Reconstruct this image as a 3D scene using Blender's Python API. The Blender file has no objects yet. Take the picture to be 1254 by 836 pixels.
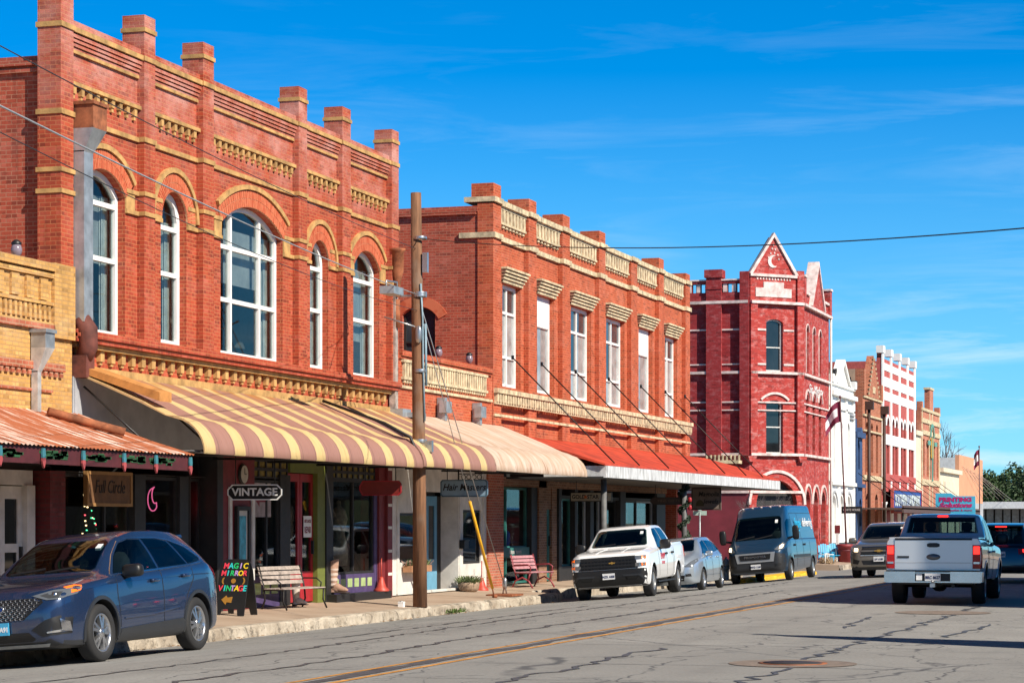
import bpy, bmesh, math, random
from mathutils import Vector, Matrix, geometry
from mathutils.bvhtree import BVHTree
random.seed(7)
R = math.radians
SC = bpy.context.scene
COL = SC.collection
FX = -19.9          # street facade plane of the building row

# ------------------------------------------------------------------ materials
def mat_base(name):
    m = bpy.data.materials.new(name); m.use_nodes = True
    nt = m.node_tree; nt.nodes.clear()
    out = nt.nodes.new('ShaderNodeOutputMaterial')
    b = nt.nodes.new('ShaderNodeBsdfPrincipled')
    nt.links.new(b.outputs[0], out.inputs[0])
    return m, nt, b, out

def nd(nt, t, **k):
    n = nt.nodes.new(t)
    for a, v in k.items(): setattr(n, a, v)
    return n

def setin(n, **k):
    for a, v in k.items(): n.inputs[a.replace('_', ' ')].default_value = v

def mathn(nt, op, a, b=None, c=None):
    n = nd(nt, 'ShaderNodeMath', operation=op)
    for i, v in enumerate((a, b, c)):
        if v is None: continue
        if isinstance(v, (int, float)): n.inputs[i].default_value = v
        else: nt.links.new(v, n.inputs[i])
    return n.outputs[0]

def mixc(nt, fac, a, b, mode='MIX'):
    n = nd(nt, 'ShaderNodeMix', data_type='RGBA', blend_type=mode)
    for i, v in ((0, fac), (6, a), (7, b)):
        if isinstance(v, (int, float)): n.inputs[i].default_value = v
        elif isinstance(v, tuple): n.inputs[i].default_value = (v[0], v[1], v[2], 1)
        else: nt.links.new(v, n.inputs[i])
    return n.outputs[2]

def noise(nt, vec, scale, detail=4, rough=.55, dist=0.):
    n = nd(nt, 'ShaderNodeTexNoise'); setin(n, Scale=scale, Detail=detail, Roughness=rough, Distortion=dist)
    if vec is not None: nt.links.new(vec, n.inputs['Vector'])
    return n.outputs['Fac']

def ramp(nt, fac, p0, p1):
    n = nd(nt, 'ShaderNodeMapRange'); n.clamp = True
    nt.links.new(fac, n.inputs[0]); n.inputs[1].default_value = p0; n.inputs[2].default_value = p1
    return n.outputs[0]

def vscale(nt, vec, s):
    n = nd(nt, 'ShaderNodeVectorMath', operation='MULTIPLY'); nt.links.new(vec, n.inputs[0]); n.inputs[1].default_value = s
    return n.outputs[0]

def bumpn(nt, h, b, strength=.3, dist=.02):
    n = nd(nt, 'ShaderNodeBump'); setin(n, Strength=strength, Distance=dist)
    nt.links.new(h, n.inputs['Height']); nt.links.new(n.outputs[0], b.inputs['Normal'])

MC = {}
def M(name, rgb, rough=.6, metal=0., var=.15, scale=5., bump=0., coat=0., world=True, ior=1.5):
    """plain material with uneven tone"""
    if name in MC: return MC[name]
    m, nt, b, out = mat_base(name)
    if world: vec = nd(nt, 'ShaderNodeNewGeometry').outputs['Position']
    else: vec = nd(nt, 'ShaderNodeTexCoord').outputs['Object']
    f = noise(nt, vec, scale, 5, .6)
    lo = tuple(c * (1 - var) for c in rgb); hi = tuple(min(1, c * (1 + var)) for c in rgb)
    nt.links.new(mixc(nt, ramp(nt, f, .3, .7), lo, hi), b.inputs['Base Color'])
    setin(b, Roughness=rough, Metallic=metal, IOR=ior)
    b.inputs['Coat Weight'].default_value = coat
    b.inputs['Coat Roughness'].default_value = .04
    if bump: bumpn(nt, noise(nt, vec, scale * 6, 4), b, bump, .01)
    MC[name] = m
    return m

def EM(name, rgb, s):
    if name in MC: return MC[name]
    m, nt, b, out = mat_base(name)
    setin(b, Roughness=.4); b.inputs['Base Color'].default_value = (*rgb, 1)
    b.inputs['Emission Color'].default_value = (*rgb, 1); b.inputs['Emission Strength'].default_value = s
    MC[name] = m
    return m

def brick(name, c1, c2, mortar, wash=(.6, .35, .3), wa=.15, bw=.215, rh=.076, ms=.010, washscale=.9, dirt=.34, topwash=None, edge=False):
    m, nt, b, out = mat_base(name)
    g = nd(nt, 'ShaderNodeNewGeometry')
    sp = nd(nt, 'ShaderNodeSeparateXYZ'); nt.links.new(g.outputs['Position'], sp.inputs[0])
    sn = nd(nt, 'ShaderNodeSeparateXYZ'); nt.links.new(g.outputs['True Normal'], sn.inputs[0])
    big = mathn(nt, 'GREATER_THAN', mathn(nt, 'ABSOLUTE', sn.outputs[0]), .5)
    u = mathn(nt, 'ADD', mathn(nt, 'MULTIPLY', sp.outputs[1], big), mathn(nt, 'MULTIPLY', sp.outputs[0], mathn(nt, 'SUBTRACT', 1., big)))
    cv = nd(nt, 'ShaderNodeCombineXYZ'); nt.links.new(u, cv.inputs[0]); nt.links.new(sp.outputs[2], cv.inputs[1])
    t = nd(nt, 'ShaderNodeTexBrick'); nt.links.new(cv.outputs[0], t.inputs['Vector'])
    setin(t, Scale=1., Mortar_Size=ms, Mortar_Smooth=.15, Bias=-.1, Brick_Width=bw, Row_Height=rh)
    t.inputs['Color1'].default_value = (*c1, 1); t.inputs['Color2'].default_value = (*c2, 1); t.inputs['Mortar'].default_value = (*mortar, 1)
    pos = g.outputs['Position']
    col = t.outputs['Color']
    row = mathn(nt, 'FLOOR', mathn(nt, 'DIVIDE', sp.outputs[2], rh))
    bid = mathn(nt, 'FLOOR', mathn(nt, 'SUBTRACT', mathn(nt, 'DIVIDE', u, bw), mathn(nt, 'MULTIPLY', mathn(nt, 'MODULO', row, 2.), .5)))
    cb = nd(nt, 'ShaderNodeCombineXYZ'); nt.links.new(bid, cb.inputs[0]); nt.links.new(row, cb.inputs[1])
    wn = nd(nt, 'ShaderNodeTexWhiteNoise', noise_dimensions='2D'); nt.links.new(cb.outputs[0], wn.inputs['Vector'])
    inb = mathn(nt, 'SUBTRACT', 1., t.outputs['Fac'])
    col = mixc(nt, mathn(nt, 'MULTIPLY', mathn(nt, 'MULTIPLY', ramp(nt, wn.outputs['Value'], .74, .98), inb), .62), col, tuple(c * .38 for c in c2))
    col = mixc(nt, mathn(nt, 'MULTIPLY', mathn(nt, 'MULTIPLY', ramp(nt, wn.outputs['Value'], .2, .02), inb), .5), col, tuple(min(1, c * 1.25 + .05) for c in c1))
    stn = noise(nt, vscale(nt, pos, (2.6, 2.6, .22)), 1.3, 5, .6)
    col = mixc(nt, mathn(nt, 'MULTIPLY', ramp(nt, stn, .56, .74), dirt * 1.6), col, tuple(c * .33 for c in c1))
    n1 = noise(nt, pos, .7, 6, .6)
    col = mixc(nt, mathn(nt, 'MULTIPLY', ramp(nt, n1, .45, .75), dirt), col, tuple(c * .45 for c in c1))
    n2 = noise(nt, vscale(nt, pos, (1, 1, 1.6)), washscale, 8, .68)
    wf = mathn(nt, 'MULTIPLY', ramp(nt, n2, .5, .68), wa)
    if topwash:
        zf = ramp(nt, sp.outputs[2], topwash[0], topwash[1])
        wf = mathn(nt, 'ADD', wf, mathn(nt, 'MULTIPLY', mathn(nt, 'MULTIPLY', zf, ramp(nt, n2, .38, .66)), topwash[2]))
    col = mixc(nt, wf, col, wash)
    n3 = noise(nt, vscale(nt, pos, (3, 3, 9)), 2.3, 2)
    col = mixc(nt, mathn(nt, 'MULTIPLY', ramp(nt, n3, .62, .72), .5), col, tuple(c * .4 for c in c1))
    nt.links.new(col, b.inputs['Base Color'])
    setin(b, Roughness=.88)
    h = mathn(nt, 'ADD', mathn(nt, 'MULTIPLY', t.outputs['Fac'], -1.), mathn(nt, 'MULTIPLY', noise(nt, pos, 30, 3), .5))
    bumpn(nt, h, b, .5, .008)
    MC[name] = m
    return m

def glass_dark(name, rgb, rough=.03, ior=1.6, var=.5, scale=1.2):
    m = M(name, rgb, rough, 0, var, scale, ior=ior)
    return m

def shop_glass():
    m, nt, b, out = mat_base('shop_glass')
    tr = nd(nt, 'ShaderNodeBsdfTransparent'); tr.inputs[0].default_value = (.8, .85, .85, 1)
    gl = nd(nt, 'ShaderNodeBsdfGlossy'); gl.inputs['Roughness'].default_value = .02
    lw = nd(nt, 'ShaderNodeLayerWeight'); lw.inputs[0].default_value = .5
    fr = mathn(nt, 'MULTIPLY_ADD', mathn(nt, 'POWER', lw.outputs['Facing'], 5.), .85, .024)
    mx = nd(nt, 'ShaderNodeMixShader')
    nt.links.new(fr, mx.inputs[0]); nt.links.new(tr.outputs[0], mx.inputs[1]); nt.links.new(gl.outputs[0], mx.inputs[2])
    nt.links.new(mx.outputs[0], out.inputs[0])
    nt.nodes.remove(b)
    return m

BR1 = brick('red_brick', (.425, .064, .023), (.33, .044, .018), (.46, .145, .058), wash=(.62, .33, .28), wa=.10, ms=.008, topwash=(8.6, 10.2, .62))
BR1S = brick('red_brick_side', (.40, .070, .034), (.34, .052, .026), (.42, .18, .11), ms=.008, wash=(.5, .3, .26), wa=.12, dirt=.4)
BR2 = brick('orange_red_brick', (.47, .080, .028), (.38, .058, .022), (.52, .18, .075), ms=.008, wash=(.6, .36, .28), wa=.14, dirt=.34)
BRY = brick('yellow_brick', (.62, .345, .10), (.53, .275, .075), (.44, .25, .10), wash=(.62, .5, .33), wa=.25, dirt=.35)
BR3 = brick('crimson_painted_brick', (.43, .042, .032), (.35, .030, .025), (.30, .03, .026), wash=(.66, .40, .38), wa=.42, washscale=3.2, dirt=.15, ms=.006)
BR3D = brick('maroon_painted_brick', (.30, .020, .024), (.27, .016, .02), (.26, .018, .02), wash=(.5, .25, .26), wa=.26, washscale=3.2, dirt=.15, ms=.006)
BRB = brick('brown_red_brick', (.42, .11, .05), (.36, .085, .04), (.44, .25, .15), wa=.1)
BRS = brick('salmon_brick', (.50, .135, .07), (.44, .11, .06), (.5, .3, .2), wa=.3, wash=(.6, .4, .33))
YEL = M('buff_stone_trim', (.46, .265, .095), .85, var=.42, scale=3.5, bump=.3)
CREAM = M('cream_stone_trim', (.54, .44, .28), .85, var=.48, scale=4.5, bump=.3)
WHT = M('white_paint', (.80, .79, .76), .55, var=.08, scale=3)
WHT2 = M('old_white_paint', (.62, .60, .56), .7, var=.2, scale=2.2, bump=.2)
WSTONE = M('white_painted_stone', (.64, .51, .48), .8, var=.38, scale=3.)
MAR = M('maroon_paint', (.17, .018, .022), .6, var=.2)
REDP = M('bright_red_paint', (.34, .015, .022), .45, var=.15)
PUR = M('purple_paint', (.075, .05, .135), .6, var=.25)
LIME = M('lime_paint', (.14, .165, .03), .6, var=.15)
LIMEL = M('pale_green_paint', (.36, .46, .20), .6, var=.15)
DARK = M('dark_painted_wood', (.018, .017, .017), .6, var=.3)
BLACK = M('black_metal', (.012, .012, .013), .45, var=.2)
IRON = M('wrought_iron', (.02, .018, .017), .5, metal=.4)
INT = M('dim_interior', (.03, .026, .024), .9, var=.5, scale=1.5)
INTB = M('interior_goods', (.16, .11, .085), .8, var=.8, scale=3.)
TEAL = M('teal_paint', (.03, .15, .13), .5, var=.2)
BLUED = M('blue_door_paint', (.13, .33, .48), .5, var=.12)
GLASS = glass_dark('window_glass', (.035, .045, .055))
GLASSC = glass_dark('curtained_glass', (.30, .31, .31), .06, 1.5, .35, 2.)
GLASSK = glass_dark('dark_glass', (.012, .014, .016))
SHOPG = shop_glass()
GALV = M('galvanised_metal', (.36, .38, .39), .45, metal=.5, var=.35, scale=3.)
RUST = M('rusty_metal', (.26, .085, .035), .85, var=.6, scale=4., bump=.2)
STEEL = M('steel', (.45, .46, .47), .35, metal=.8, var=.15)
GREYD = M('grey_render', (.36, .37, .39), .9, var=.2, scale=1.5)
ROOF = M('roof_felt', (.12, .11, .10), .9, var=.3)

# ------------------------------------------------------------------ mesh helper
class MB:
    def __init__(s): s.v = []; s.f = []; s.m = []; s.sm = []
    def add(s, vs, fs, mi=0, smooth=False):
        o = len(s.v); s.v += [tuple(p) for p in vs]
        for f in fs: s.f.append(tuple(i + o for i in f)); s.m.append(mi); s.sm.append(smooth)
        return s
    def box(s, x0, x1, y0, y1, z0, z1, mi=0):
        x0, x1 = min(x0, x1), max(x0, x1); y0, y1 = min(y0, y1), max(y0, y1); z0, z1 = min(z0, z1), max(z0, z1)
        vs = [(x0,y0,z0),(x1,y0,z0),(x1,y1,z0),(x0,y1,z0),(x0,y0,z1),(x1,y0,z1),(x1,y1,z1),(x0,y1,z1)]
        return s.add(vs, [(0,3,2,1),(4,5,6,7),(0,1,5,4),(1,2,6,5),(2,3,7,6),(3,0,4,7)], mi)
    def prism(s, poly, fn, d0, d1, mi=0, smooth=False):
        n = len(poly)
        vs = [fn(a, b, d0) for a, b in poly] + [fn(a, b, d1) for a, b in poly]
        fs = [tuple(range(n)), tuple(range(2*n-1, n-1, -1))]
        s.add(vs, fs, mi)
        o = len(s.v) - 2*n
        for i in range(n):
            j = (i+1) % n
            s.f.append((o+i, o+n+i, o+n+j, o+j)); s.m.append(mi); s.sm.append(smooth)
        return s
    def tube(s, pts, r, n=8, mi=0, cap=True):
        pts = [Vector(p) for p in pts]
        rs = r if isinstance(r, (list, tuple)) else [r]*len(pts)
        rings = []; up = None
        for i, p in enumerate(pts):
            d = (pts[min(i+1, len(pts)-1)] - pts[max(i-1, 0)])
            if d.length < 1e-9: d = Vector((0,0,1))
            d.normalize()
            if up is None or abs(up.dot(d)) > .99:
                up = Vector((0,0,1)) if abs(d.z) < .9 else Vector((1,0,0))
            x = d.cross(up).normalized(); y = x.cross(d).normalized(); up = y
            rings.append([p + (x*math.cos(2*math.pi*k/n) + y*math.sin(2*math.pi*k/n))*rs[i] for k in range(n)])
        vs = [q for rg in rings for q in rg]; fs = []
        for i in range(len(pts)-1):
            for k in range(n):
                fs.append((i*n+k, i*n+(k+1)%n, (i+1)*n+(k+1)%n, (i+1)*n+k))
        s.add(vs, fs, mi, True)
        if cap:
            o = len(s.v) - len(vs)
            s.f.append(tuple(o+k for k in range(n))[::-1]); s.m.append(mi); s.sm.append(False)
            s.f.append(tuple(o+(len(pts)-1)*n+k for k in range(n))); s.m.append(mi); s.sm.append(False)
        return s
    def lathe(s, prof, n=20, c=(0,0,0), axis='z', mi=0, smooth=True):
        vs = []; c = Vector(c)
        for r, h in prof:
            for k in range(n):
                a = 2*math.pi*k/n; p, q = r*math.cos(a), r*math.sin(a)
                vs.append(c + Vector({'z': (p,q,h), 'x': (h,p,q), 'y': (p,h,q)}[axis]))
        fs = []
        for i in range(len(prof)-1):
            for k in range(n): fs.append((i*n+k, i*n+(k+1)%n, (i+1)*n+(k+1)%n, (i+1)*n+k))
        return s.add(vs, fs, mi, smooth)
    def blob(s, c, sz, e=.7, n=14, mi=0):
        def sp(v, p): return math.copysign(abs(v)**p, v)
        vs = []; fs = []; h = n//2
        for i in range(h+1):
            t = -math.pi/2 + math.pi*i/h
            for k in range(n):
                a = 2*math.pi*k/n
                vs.append((c[0]+sz[0]*sp(math.cos(t),e)*sp(math.cos(a),e), c[1]+sz[1]*sp(math.cos(t),e)*sp(math.sin(a),e), c[2]+sz[2]*sp(math.sin(t),e)))
        for i in range(h):
            for k in range(n): fs.append((i*n+k, i*n+(k+1)%n, (i+1)*n+(k+1)%n, (i+1)*n+k))
        return s.add(vs, fs, mi, True)
    def pieces(s):
        p = list(range(len(s.v)))
        def fd(i):
            while p[i] != i: p[i] = p[p[i]]; i = p[i]
            return i
        for f in s.f:
            a = fd(f[0])
            for i in f[1:]: p[fd(i)] = a
        gr = {}
        for f, mi, sm in zip(s.f, s.m, s.sm): gr.setdefault(fd(f[0]), []).append((f, mi, sm))
        out = []
        for fl in gr.values():
            b = MB(); ids = {}
            for f, mi, sm in fl:
                for i in f:
                    if i not in ids: ids[i] = len(b.v); b.v.append(s.v[i])
                b.f.append(tuple(ids[i] for i in f)); b.m.append(mi); b.sm.append(sm)
            out.append(b)
        return out
    def each(s, name, mats, parent=None, shift=True):
        """one object per loose piece"""
        return [b.build(name, mats, parent, shift) for b in s.pieces()]
    def build(s, name, mats, parent=None, shift=True, fix=True, sharp=None):
        me = bpy.data.meshes.new(name)
        off = Vector((0,0,0))
        if parent is not None and shift:
            p = parent
            while p is not None: off += p.location; p = p.parent
        me.from_pydata([tuple(Vector(v) - off) for v in s.v], [], s.f)
        mats = mats if isinstance(mats, (list, tuple)) else [mats]
        for m in mats: me.materials.append(m)
        for p, mi, sm in zip(me.polygons, s.m, s.sm): p.material_index = mi; p.use_smooth = sm
        if fix:
            bm = bmesh.new(); bm.from_mesh(me)
            bmesh.ops.recalc_face_normals(bm, faces=bm.faces); bm.to_mesh(me); bm.free()
        if sharp: me.set_sharp_from_angle(angle=R(sharp))
        o = bpy.data.objects.new(name, me); COL.objects.link(o)
        if parent is not None: o.parent = parent
        return o

def tag(o, label=None, cat=None, group=None, kind=None):
    if label: o['label'] = label
    if cat: o['category'] = cat
    if group: o['group'] = group
    if kind: o['kind'] = kind
    return o
def root(name, label, cat, loc=(0,0,0), rot=(0,0,0), group=None):
    o = bpy.data.objects.new(name, None); o.empty_display_size = .2
    COL.objects.link(o); o.location = loc; o.rotation_euler = rot
    return tag(o, label, cat, group)
def copy_tree(o, parent=None):
    c = o.copy(); COL.objects.link(c)
    if parent is not None: c.parent = parent
    for ch in [x for x in o.children]: copy_tree(ch, c)
    return c

def text(s, size, loc, rot, m, parent=None, name='lettering', ext=.004, align='CENTER', sx=1., shear=0., bold=0., world=True):
    cu = bpy.data.curves.new(name, 'FONT'); cu.body = s; cu.size = size; cu.extrude = ext
    cu.align_x = align; cu.align_y = 'CENTER'; cu.shear = shear; cu.offset = bold; cu.resolution_u = 3
    cu.materials.append(m)
    o = bpy.data.objects.new(name, cu); COL.objects.link(o)
    off = Vector((0,0,0))
    if parent is not None:
        o.parent = parent
        if world:
            p = parent
            while p is not None: off += p.location; p = p.parent
    o.location = Vector(loc) - off; o.rotation_euler = rot; o.scale = (sx, 1, 1)
    TEXTS.append(o)
    return o
TEXTS = []
FRONT = (R(90), 0, 0)          # readable from -Y
SIDE = (R(90), 0, R(90))       # readable from +X
BACK = (R(90), 0, R(180))      # readable from +Y

# facade planes:  fx(X) maps (y, z, depth) with depth going into the building
def fx(X=FX): return lambda a, b, d: (X - d, a, b)
def fy(Y): return lambda a, b, d: (a, Y + d, b)

def inpoly(x, y, poly):
    c = False; n = len(poly); j = n-1
    for i in range(n):
        xi, yi = poly[i]; xj, yj = poly[j]
        if (yi > y) != (yj > y) and x < (xj-xi)*(y-yi)/(yj-yi)+xi: c = not c
        j = i
    return c

def plate(mb, outer, holes, fn, d0, d1, mi=0, mi_rev=None):
    """slab with holes: triangulated front and back, reveals and rim"""
    pts = []; edges = []
    for lp in [outer] + holes:
        o = len(pts); pts += [Vector(p) for p in lp]; n = len(lp)
        edges += [(o+i, o+(i+1) % n) for i in range(n)]
    r = geometry.delaunay_2d_cdt(pts, edges, [], 0, 1e-5)
    vs, fs = r[0], r[2]; keep = []
    for f in fs:
        cx = sum(vs[i].x for i in f)/len(f); cy = sum(vs[i].y for i in f)/len(f)
        if inpoly(cx, cy, outer) and not any(inpoly(cx, cy, h) for h in holes): keep.append(tuple(f))
    mb.add([fn(v.x, v.y, d0) for v in vs], keep, mi)
    mb.add([fn(v.x, v.y, d1) for v in vs], [k[::-1] for k in keep], mi)
    for q, lp in enumerate([outer] + holes):
        n = len(lp)
        mb.add([fn(a, b, d0) for a, b in lp] + [fn(a, b, d1) for a, b in lp], [(i, (i+1) % n, n+(i+1) % n, n+i) for i in range(n)], mi if q == 0 or mi_rev is None else mi_rev)
    return mb

def rect(a0, a1, b0, b1): return [(a0,b0),(a1,b0),(a1,b1),(a0,b1)]
class Arch:
    """opening: centre yc, width w, sill z0, spring zs, rise"""
    def __init__(s, yc, w, z0, zs, rise):
        s.yc, s.w, s.z0, s.zs, s.rise = yc, w, z0, zs, rise
        s.Rr = (w*w/4 + rise*rise)/(2*rise) if rise > 0 else None
        s.zc = zs + rise - s.Rr if rise > 0 else None
    def top(s, a, inset=0.):
        if not s.Rr: return s.zs - inset
        r = s.Rr - inset; d = a - s.yc
        return s.zc + math.sqrt(max(0, r*r - d*d))
    def arc(s, off=0., n=18, ext=0.):
        h = math.asin(min(1., (s.w/2)/s.Rr))
        if s.rise >= s.w/2 - 1e-6: h = math.pi/2
        h += ext
        r = s.Rr + off
        return [(s.yc + r*math.sin(h*(1-2*i/n)), s.zc + r*math.cos(h*(1-2*i/n))) for i in range(n+1)]
    def poly(s, inset=0.):
        a0, a1 = s.yc - s.w/2 + inset, s.yc + s.w/2 - inset
        if not s.Rr: return rect(a0, a1, s.z0 + inset, s.zs - inset)
        n = 18
        top = [(a1 + (a0-a1)*i/n) for i in range(n+1)]
        top = [s.yc + (s.w/2-inset)*math.cos(math.pi*i/n) for i in range(n+1)]
        return [(a0, s.z0+inset), (a1, s.z0+inset)] + [(a, s.top(a, inset)) for a in top]
    def ring(s, t0, t1, ext=0.):
        return s.arc(t1, ext=ext) + s.arc(t0, ext=ext)[::-1]

def cell(ar, a0, a1, b0, b1, ins):
    """pane opening clipped by the arch"""
    if b1 is not None and all(ar.top(a, ins) > b1 + .02 for a in (a0, a1, (a0+a1)/2)): return rect(a0, a1, b0, b1)
    n = 8
    up = [(a1 + (a0-a1)*i/n) for i in range(n+1)]
    return [(a0, b0), (a1, b0)] + [(a, max(b0+.02, min(b1 if b1 else 99, ar.top(a, ins)))) for a in up]

def window(parent, ar, fn, d, cols, rows, mframe, mglass, t=.09, bar=.06, name='window', panes=None):
    """cols, rows: inner split fractions / heights; frame with panes behind"""
    mb = MB(); a0, a1 = ar.yc-ar.w/2, ar.yc+ar.w/2
    ca = [a0+t] + [v for c in cols for v in (a0+c*ar.w-bar/2, a0+c*ar.w+bar/2)] + [a1-t]
    rb = [ar.z0+t] + [v for r in rows for v in (r-bar/2, r+bar/2)] + [None]
    holes = []
    for i in range(0, len(ca), 2):
        for j in range(0, len(rb), 2):
            holes.append(cell(ar, ca[i], ca[i+1], rb[j], rb[j+1], t))
    plate(mb, ar.poly(.003), holes, fn, d, d+.09)
    w = mb.build(name, mframe, parent)
    gb = MB(); gb.prism(ar.poly(.02), fn, d+.055, d+.065)
    mg = mglass
    g = gb.build('pane', mg, w)
    return w

RT = random.Random(99)
def teeth(mb, fn, a0, a1, z0, z1, pitch, width, d0, d1, mi=0):
    n = max(1, int(round((a1-a0)/pitch)))
    p = (a1-a0)/n
    for i in range(n):
        c = a0 + p*(i+.5) + RT.uniform(-.06, .06)*width; e_ = RT.uniform(-.04, .04)*(z1-z0)
        mb.prism(rect(c-width/2, c+width/2, z0+e_*.5, z1), fn, d0, d1, mi)
def band(mb, fn, a0, a1, z0, z1, d0, d1, mi=0): mb.prism(rect(a0, a1, z0, z1), fn, d0, d1, mi)
# ------------------------------------------------------------------ camera, light, sky
cam = bpy.data.cameras.new('camera'); co = bpy.data.objects.new('camera', cam); COL.objects.link(co)
co.location = (0, 0, 1.72); co.rotation_euler = (R(90), 0, R(17.3975))
cam.sensor_width = 36; cam.lens = 2850/1254*36; cam.shift_y = (639-418)/1254; cam.clip_end = 6000; cam.clip_start = .1
SC.camera = co
SC.view_settings.view_transform = 'Standard'; SC.view_settings.look = 'None'; SC.view_settings.exposure = .53; SC.view_settings.gamma = 1
SUN_EL = 38.6; sd = Vector((.912, -.41, .80))           # towards the sun
sl = bpy.data.lights.new('sun', 'SUN'); sl.energy = 5.0; sl.angle = R(.55); sl.color = (1, .92, .79)
so = bpy.data.objects.new('sun', sl); COL.objects.link(so); so.location = (30, -20, 60)
so.rotation_euler = sd.to_track_quat('Z', 'Y').to_euler()
W = bpy.data.worlds.new('World'); SC.world = W; W.use_nodes = True
nt = W.node_tree; nt.nodes.clear()
wo = nd(nt, 'ShaderNodeOutputWorld'); bg = nd(nt, 'ShaderNodeBackground'); nt.links.new(bg.outputs[0], wo.inputs[0])
tc = nd(nt, 'ShaderNodeTexCoord')
mp = nd(nt, 'ShaderNodeVectorMath', operation='MULTIPLY'); mp.inputs[1].default_value = (1, 1, 1.5); nt.links.new(tc.outputs['Generated'], mp.inputs[0])
ad = nd(nt, 'ShaderNodeVectorMath', operation='ADD'); ad.inputs[1].default_value = (0, 0, .03); nt.links.new(mp.outputs[0], ad.inputs[0])
nm = nd(nt, 'ShaderNodeVectorMath', operation='NORMALIZE'); nt.links.new(ad.outputs[0], nm.inputs[0])
sky = nd(nt, 'ShaderNodeTexSky', sky_type='NISHITA'); sky.sun_disc = False
sky.sun_elevation = R(SUN_EL); sky.sun_rotation = math.atan2(.912, -.41); sky.air_density = 1.; sky.dust_density = .3; sky.ozone_density = 2.5
nt.links.new(nm.outputs[0], sky.inputs[0])
hs = nd(nt, 'ShaderNodeHueSaturation'); setin(hs, Hue=.49, Saturation=1.62, Value=1.0); nt.links.new(sky.outputs[0], hs.inputs['Color'])
tint = mixc(nt, 1., hs.outputs[0], (.55, .98, 1.2), 'MULTIPLY')
# cirrus
sx = nd(nt, 'ShaderNodeSeparateXYZ'); nt.links.new(tc.outputs['Generated'], sx.inputs[0])
mpc = nd(nt, 'ShaderNodeMapping'); mpc.inputs['Scale'].default_value = (7, 7, 62); mpc.inputs['Rotation'].default_value = (R(0), R(14), R(0)); nt.links.new(tc.outputs['Generated'], mpc.inputs[0])
n1 = noise(nt, mpc.outputs[0], 1.0, 8, .62, .6)
mpd = nd(nt, 'ShaderNodeMapping'); mpd.inputs['Scale'].default_value = (3, 3, 9); mpd.inputs['Location'].default_value = (1.4, .3, .25); nt.links.new(tc.outputs['Generated'], mpd.inputs[0])
n2 = noise(nt, mpd.outputs[0], 1.0, 3, .5)
cl = mathn(nt, 'MULTIPLY', ramp(nt, n1, .50, .72), ramp(nt, n2, .40, .62))
low = ramp(nt, sx.outputs[2], .20, .07)
cl = mathn(nt, 'MULTIPLY', cl, mathn(nt, 'ADD', mathn(nt, 'MULTIPLY', low, .62), .08))
hz = mixc(nt, ramp(nt, sx.outputs[2], .19, .015), tint, mixc(nt, .62, tint, (1.9, 4.6, 6.2)))
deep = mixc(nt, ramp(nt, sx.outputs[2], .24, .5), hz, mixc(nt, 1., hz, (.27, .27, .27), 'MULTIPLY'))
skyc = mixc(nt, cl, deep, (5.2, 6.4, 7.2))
nt.links.new(skyc, bg.inputs[0]); bg.inputs[1].default_value = .108

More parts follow.
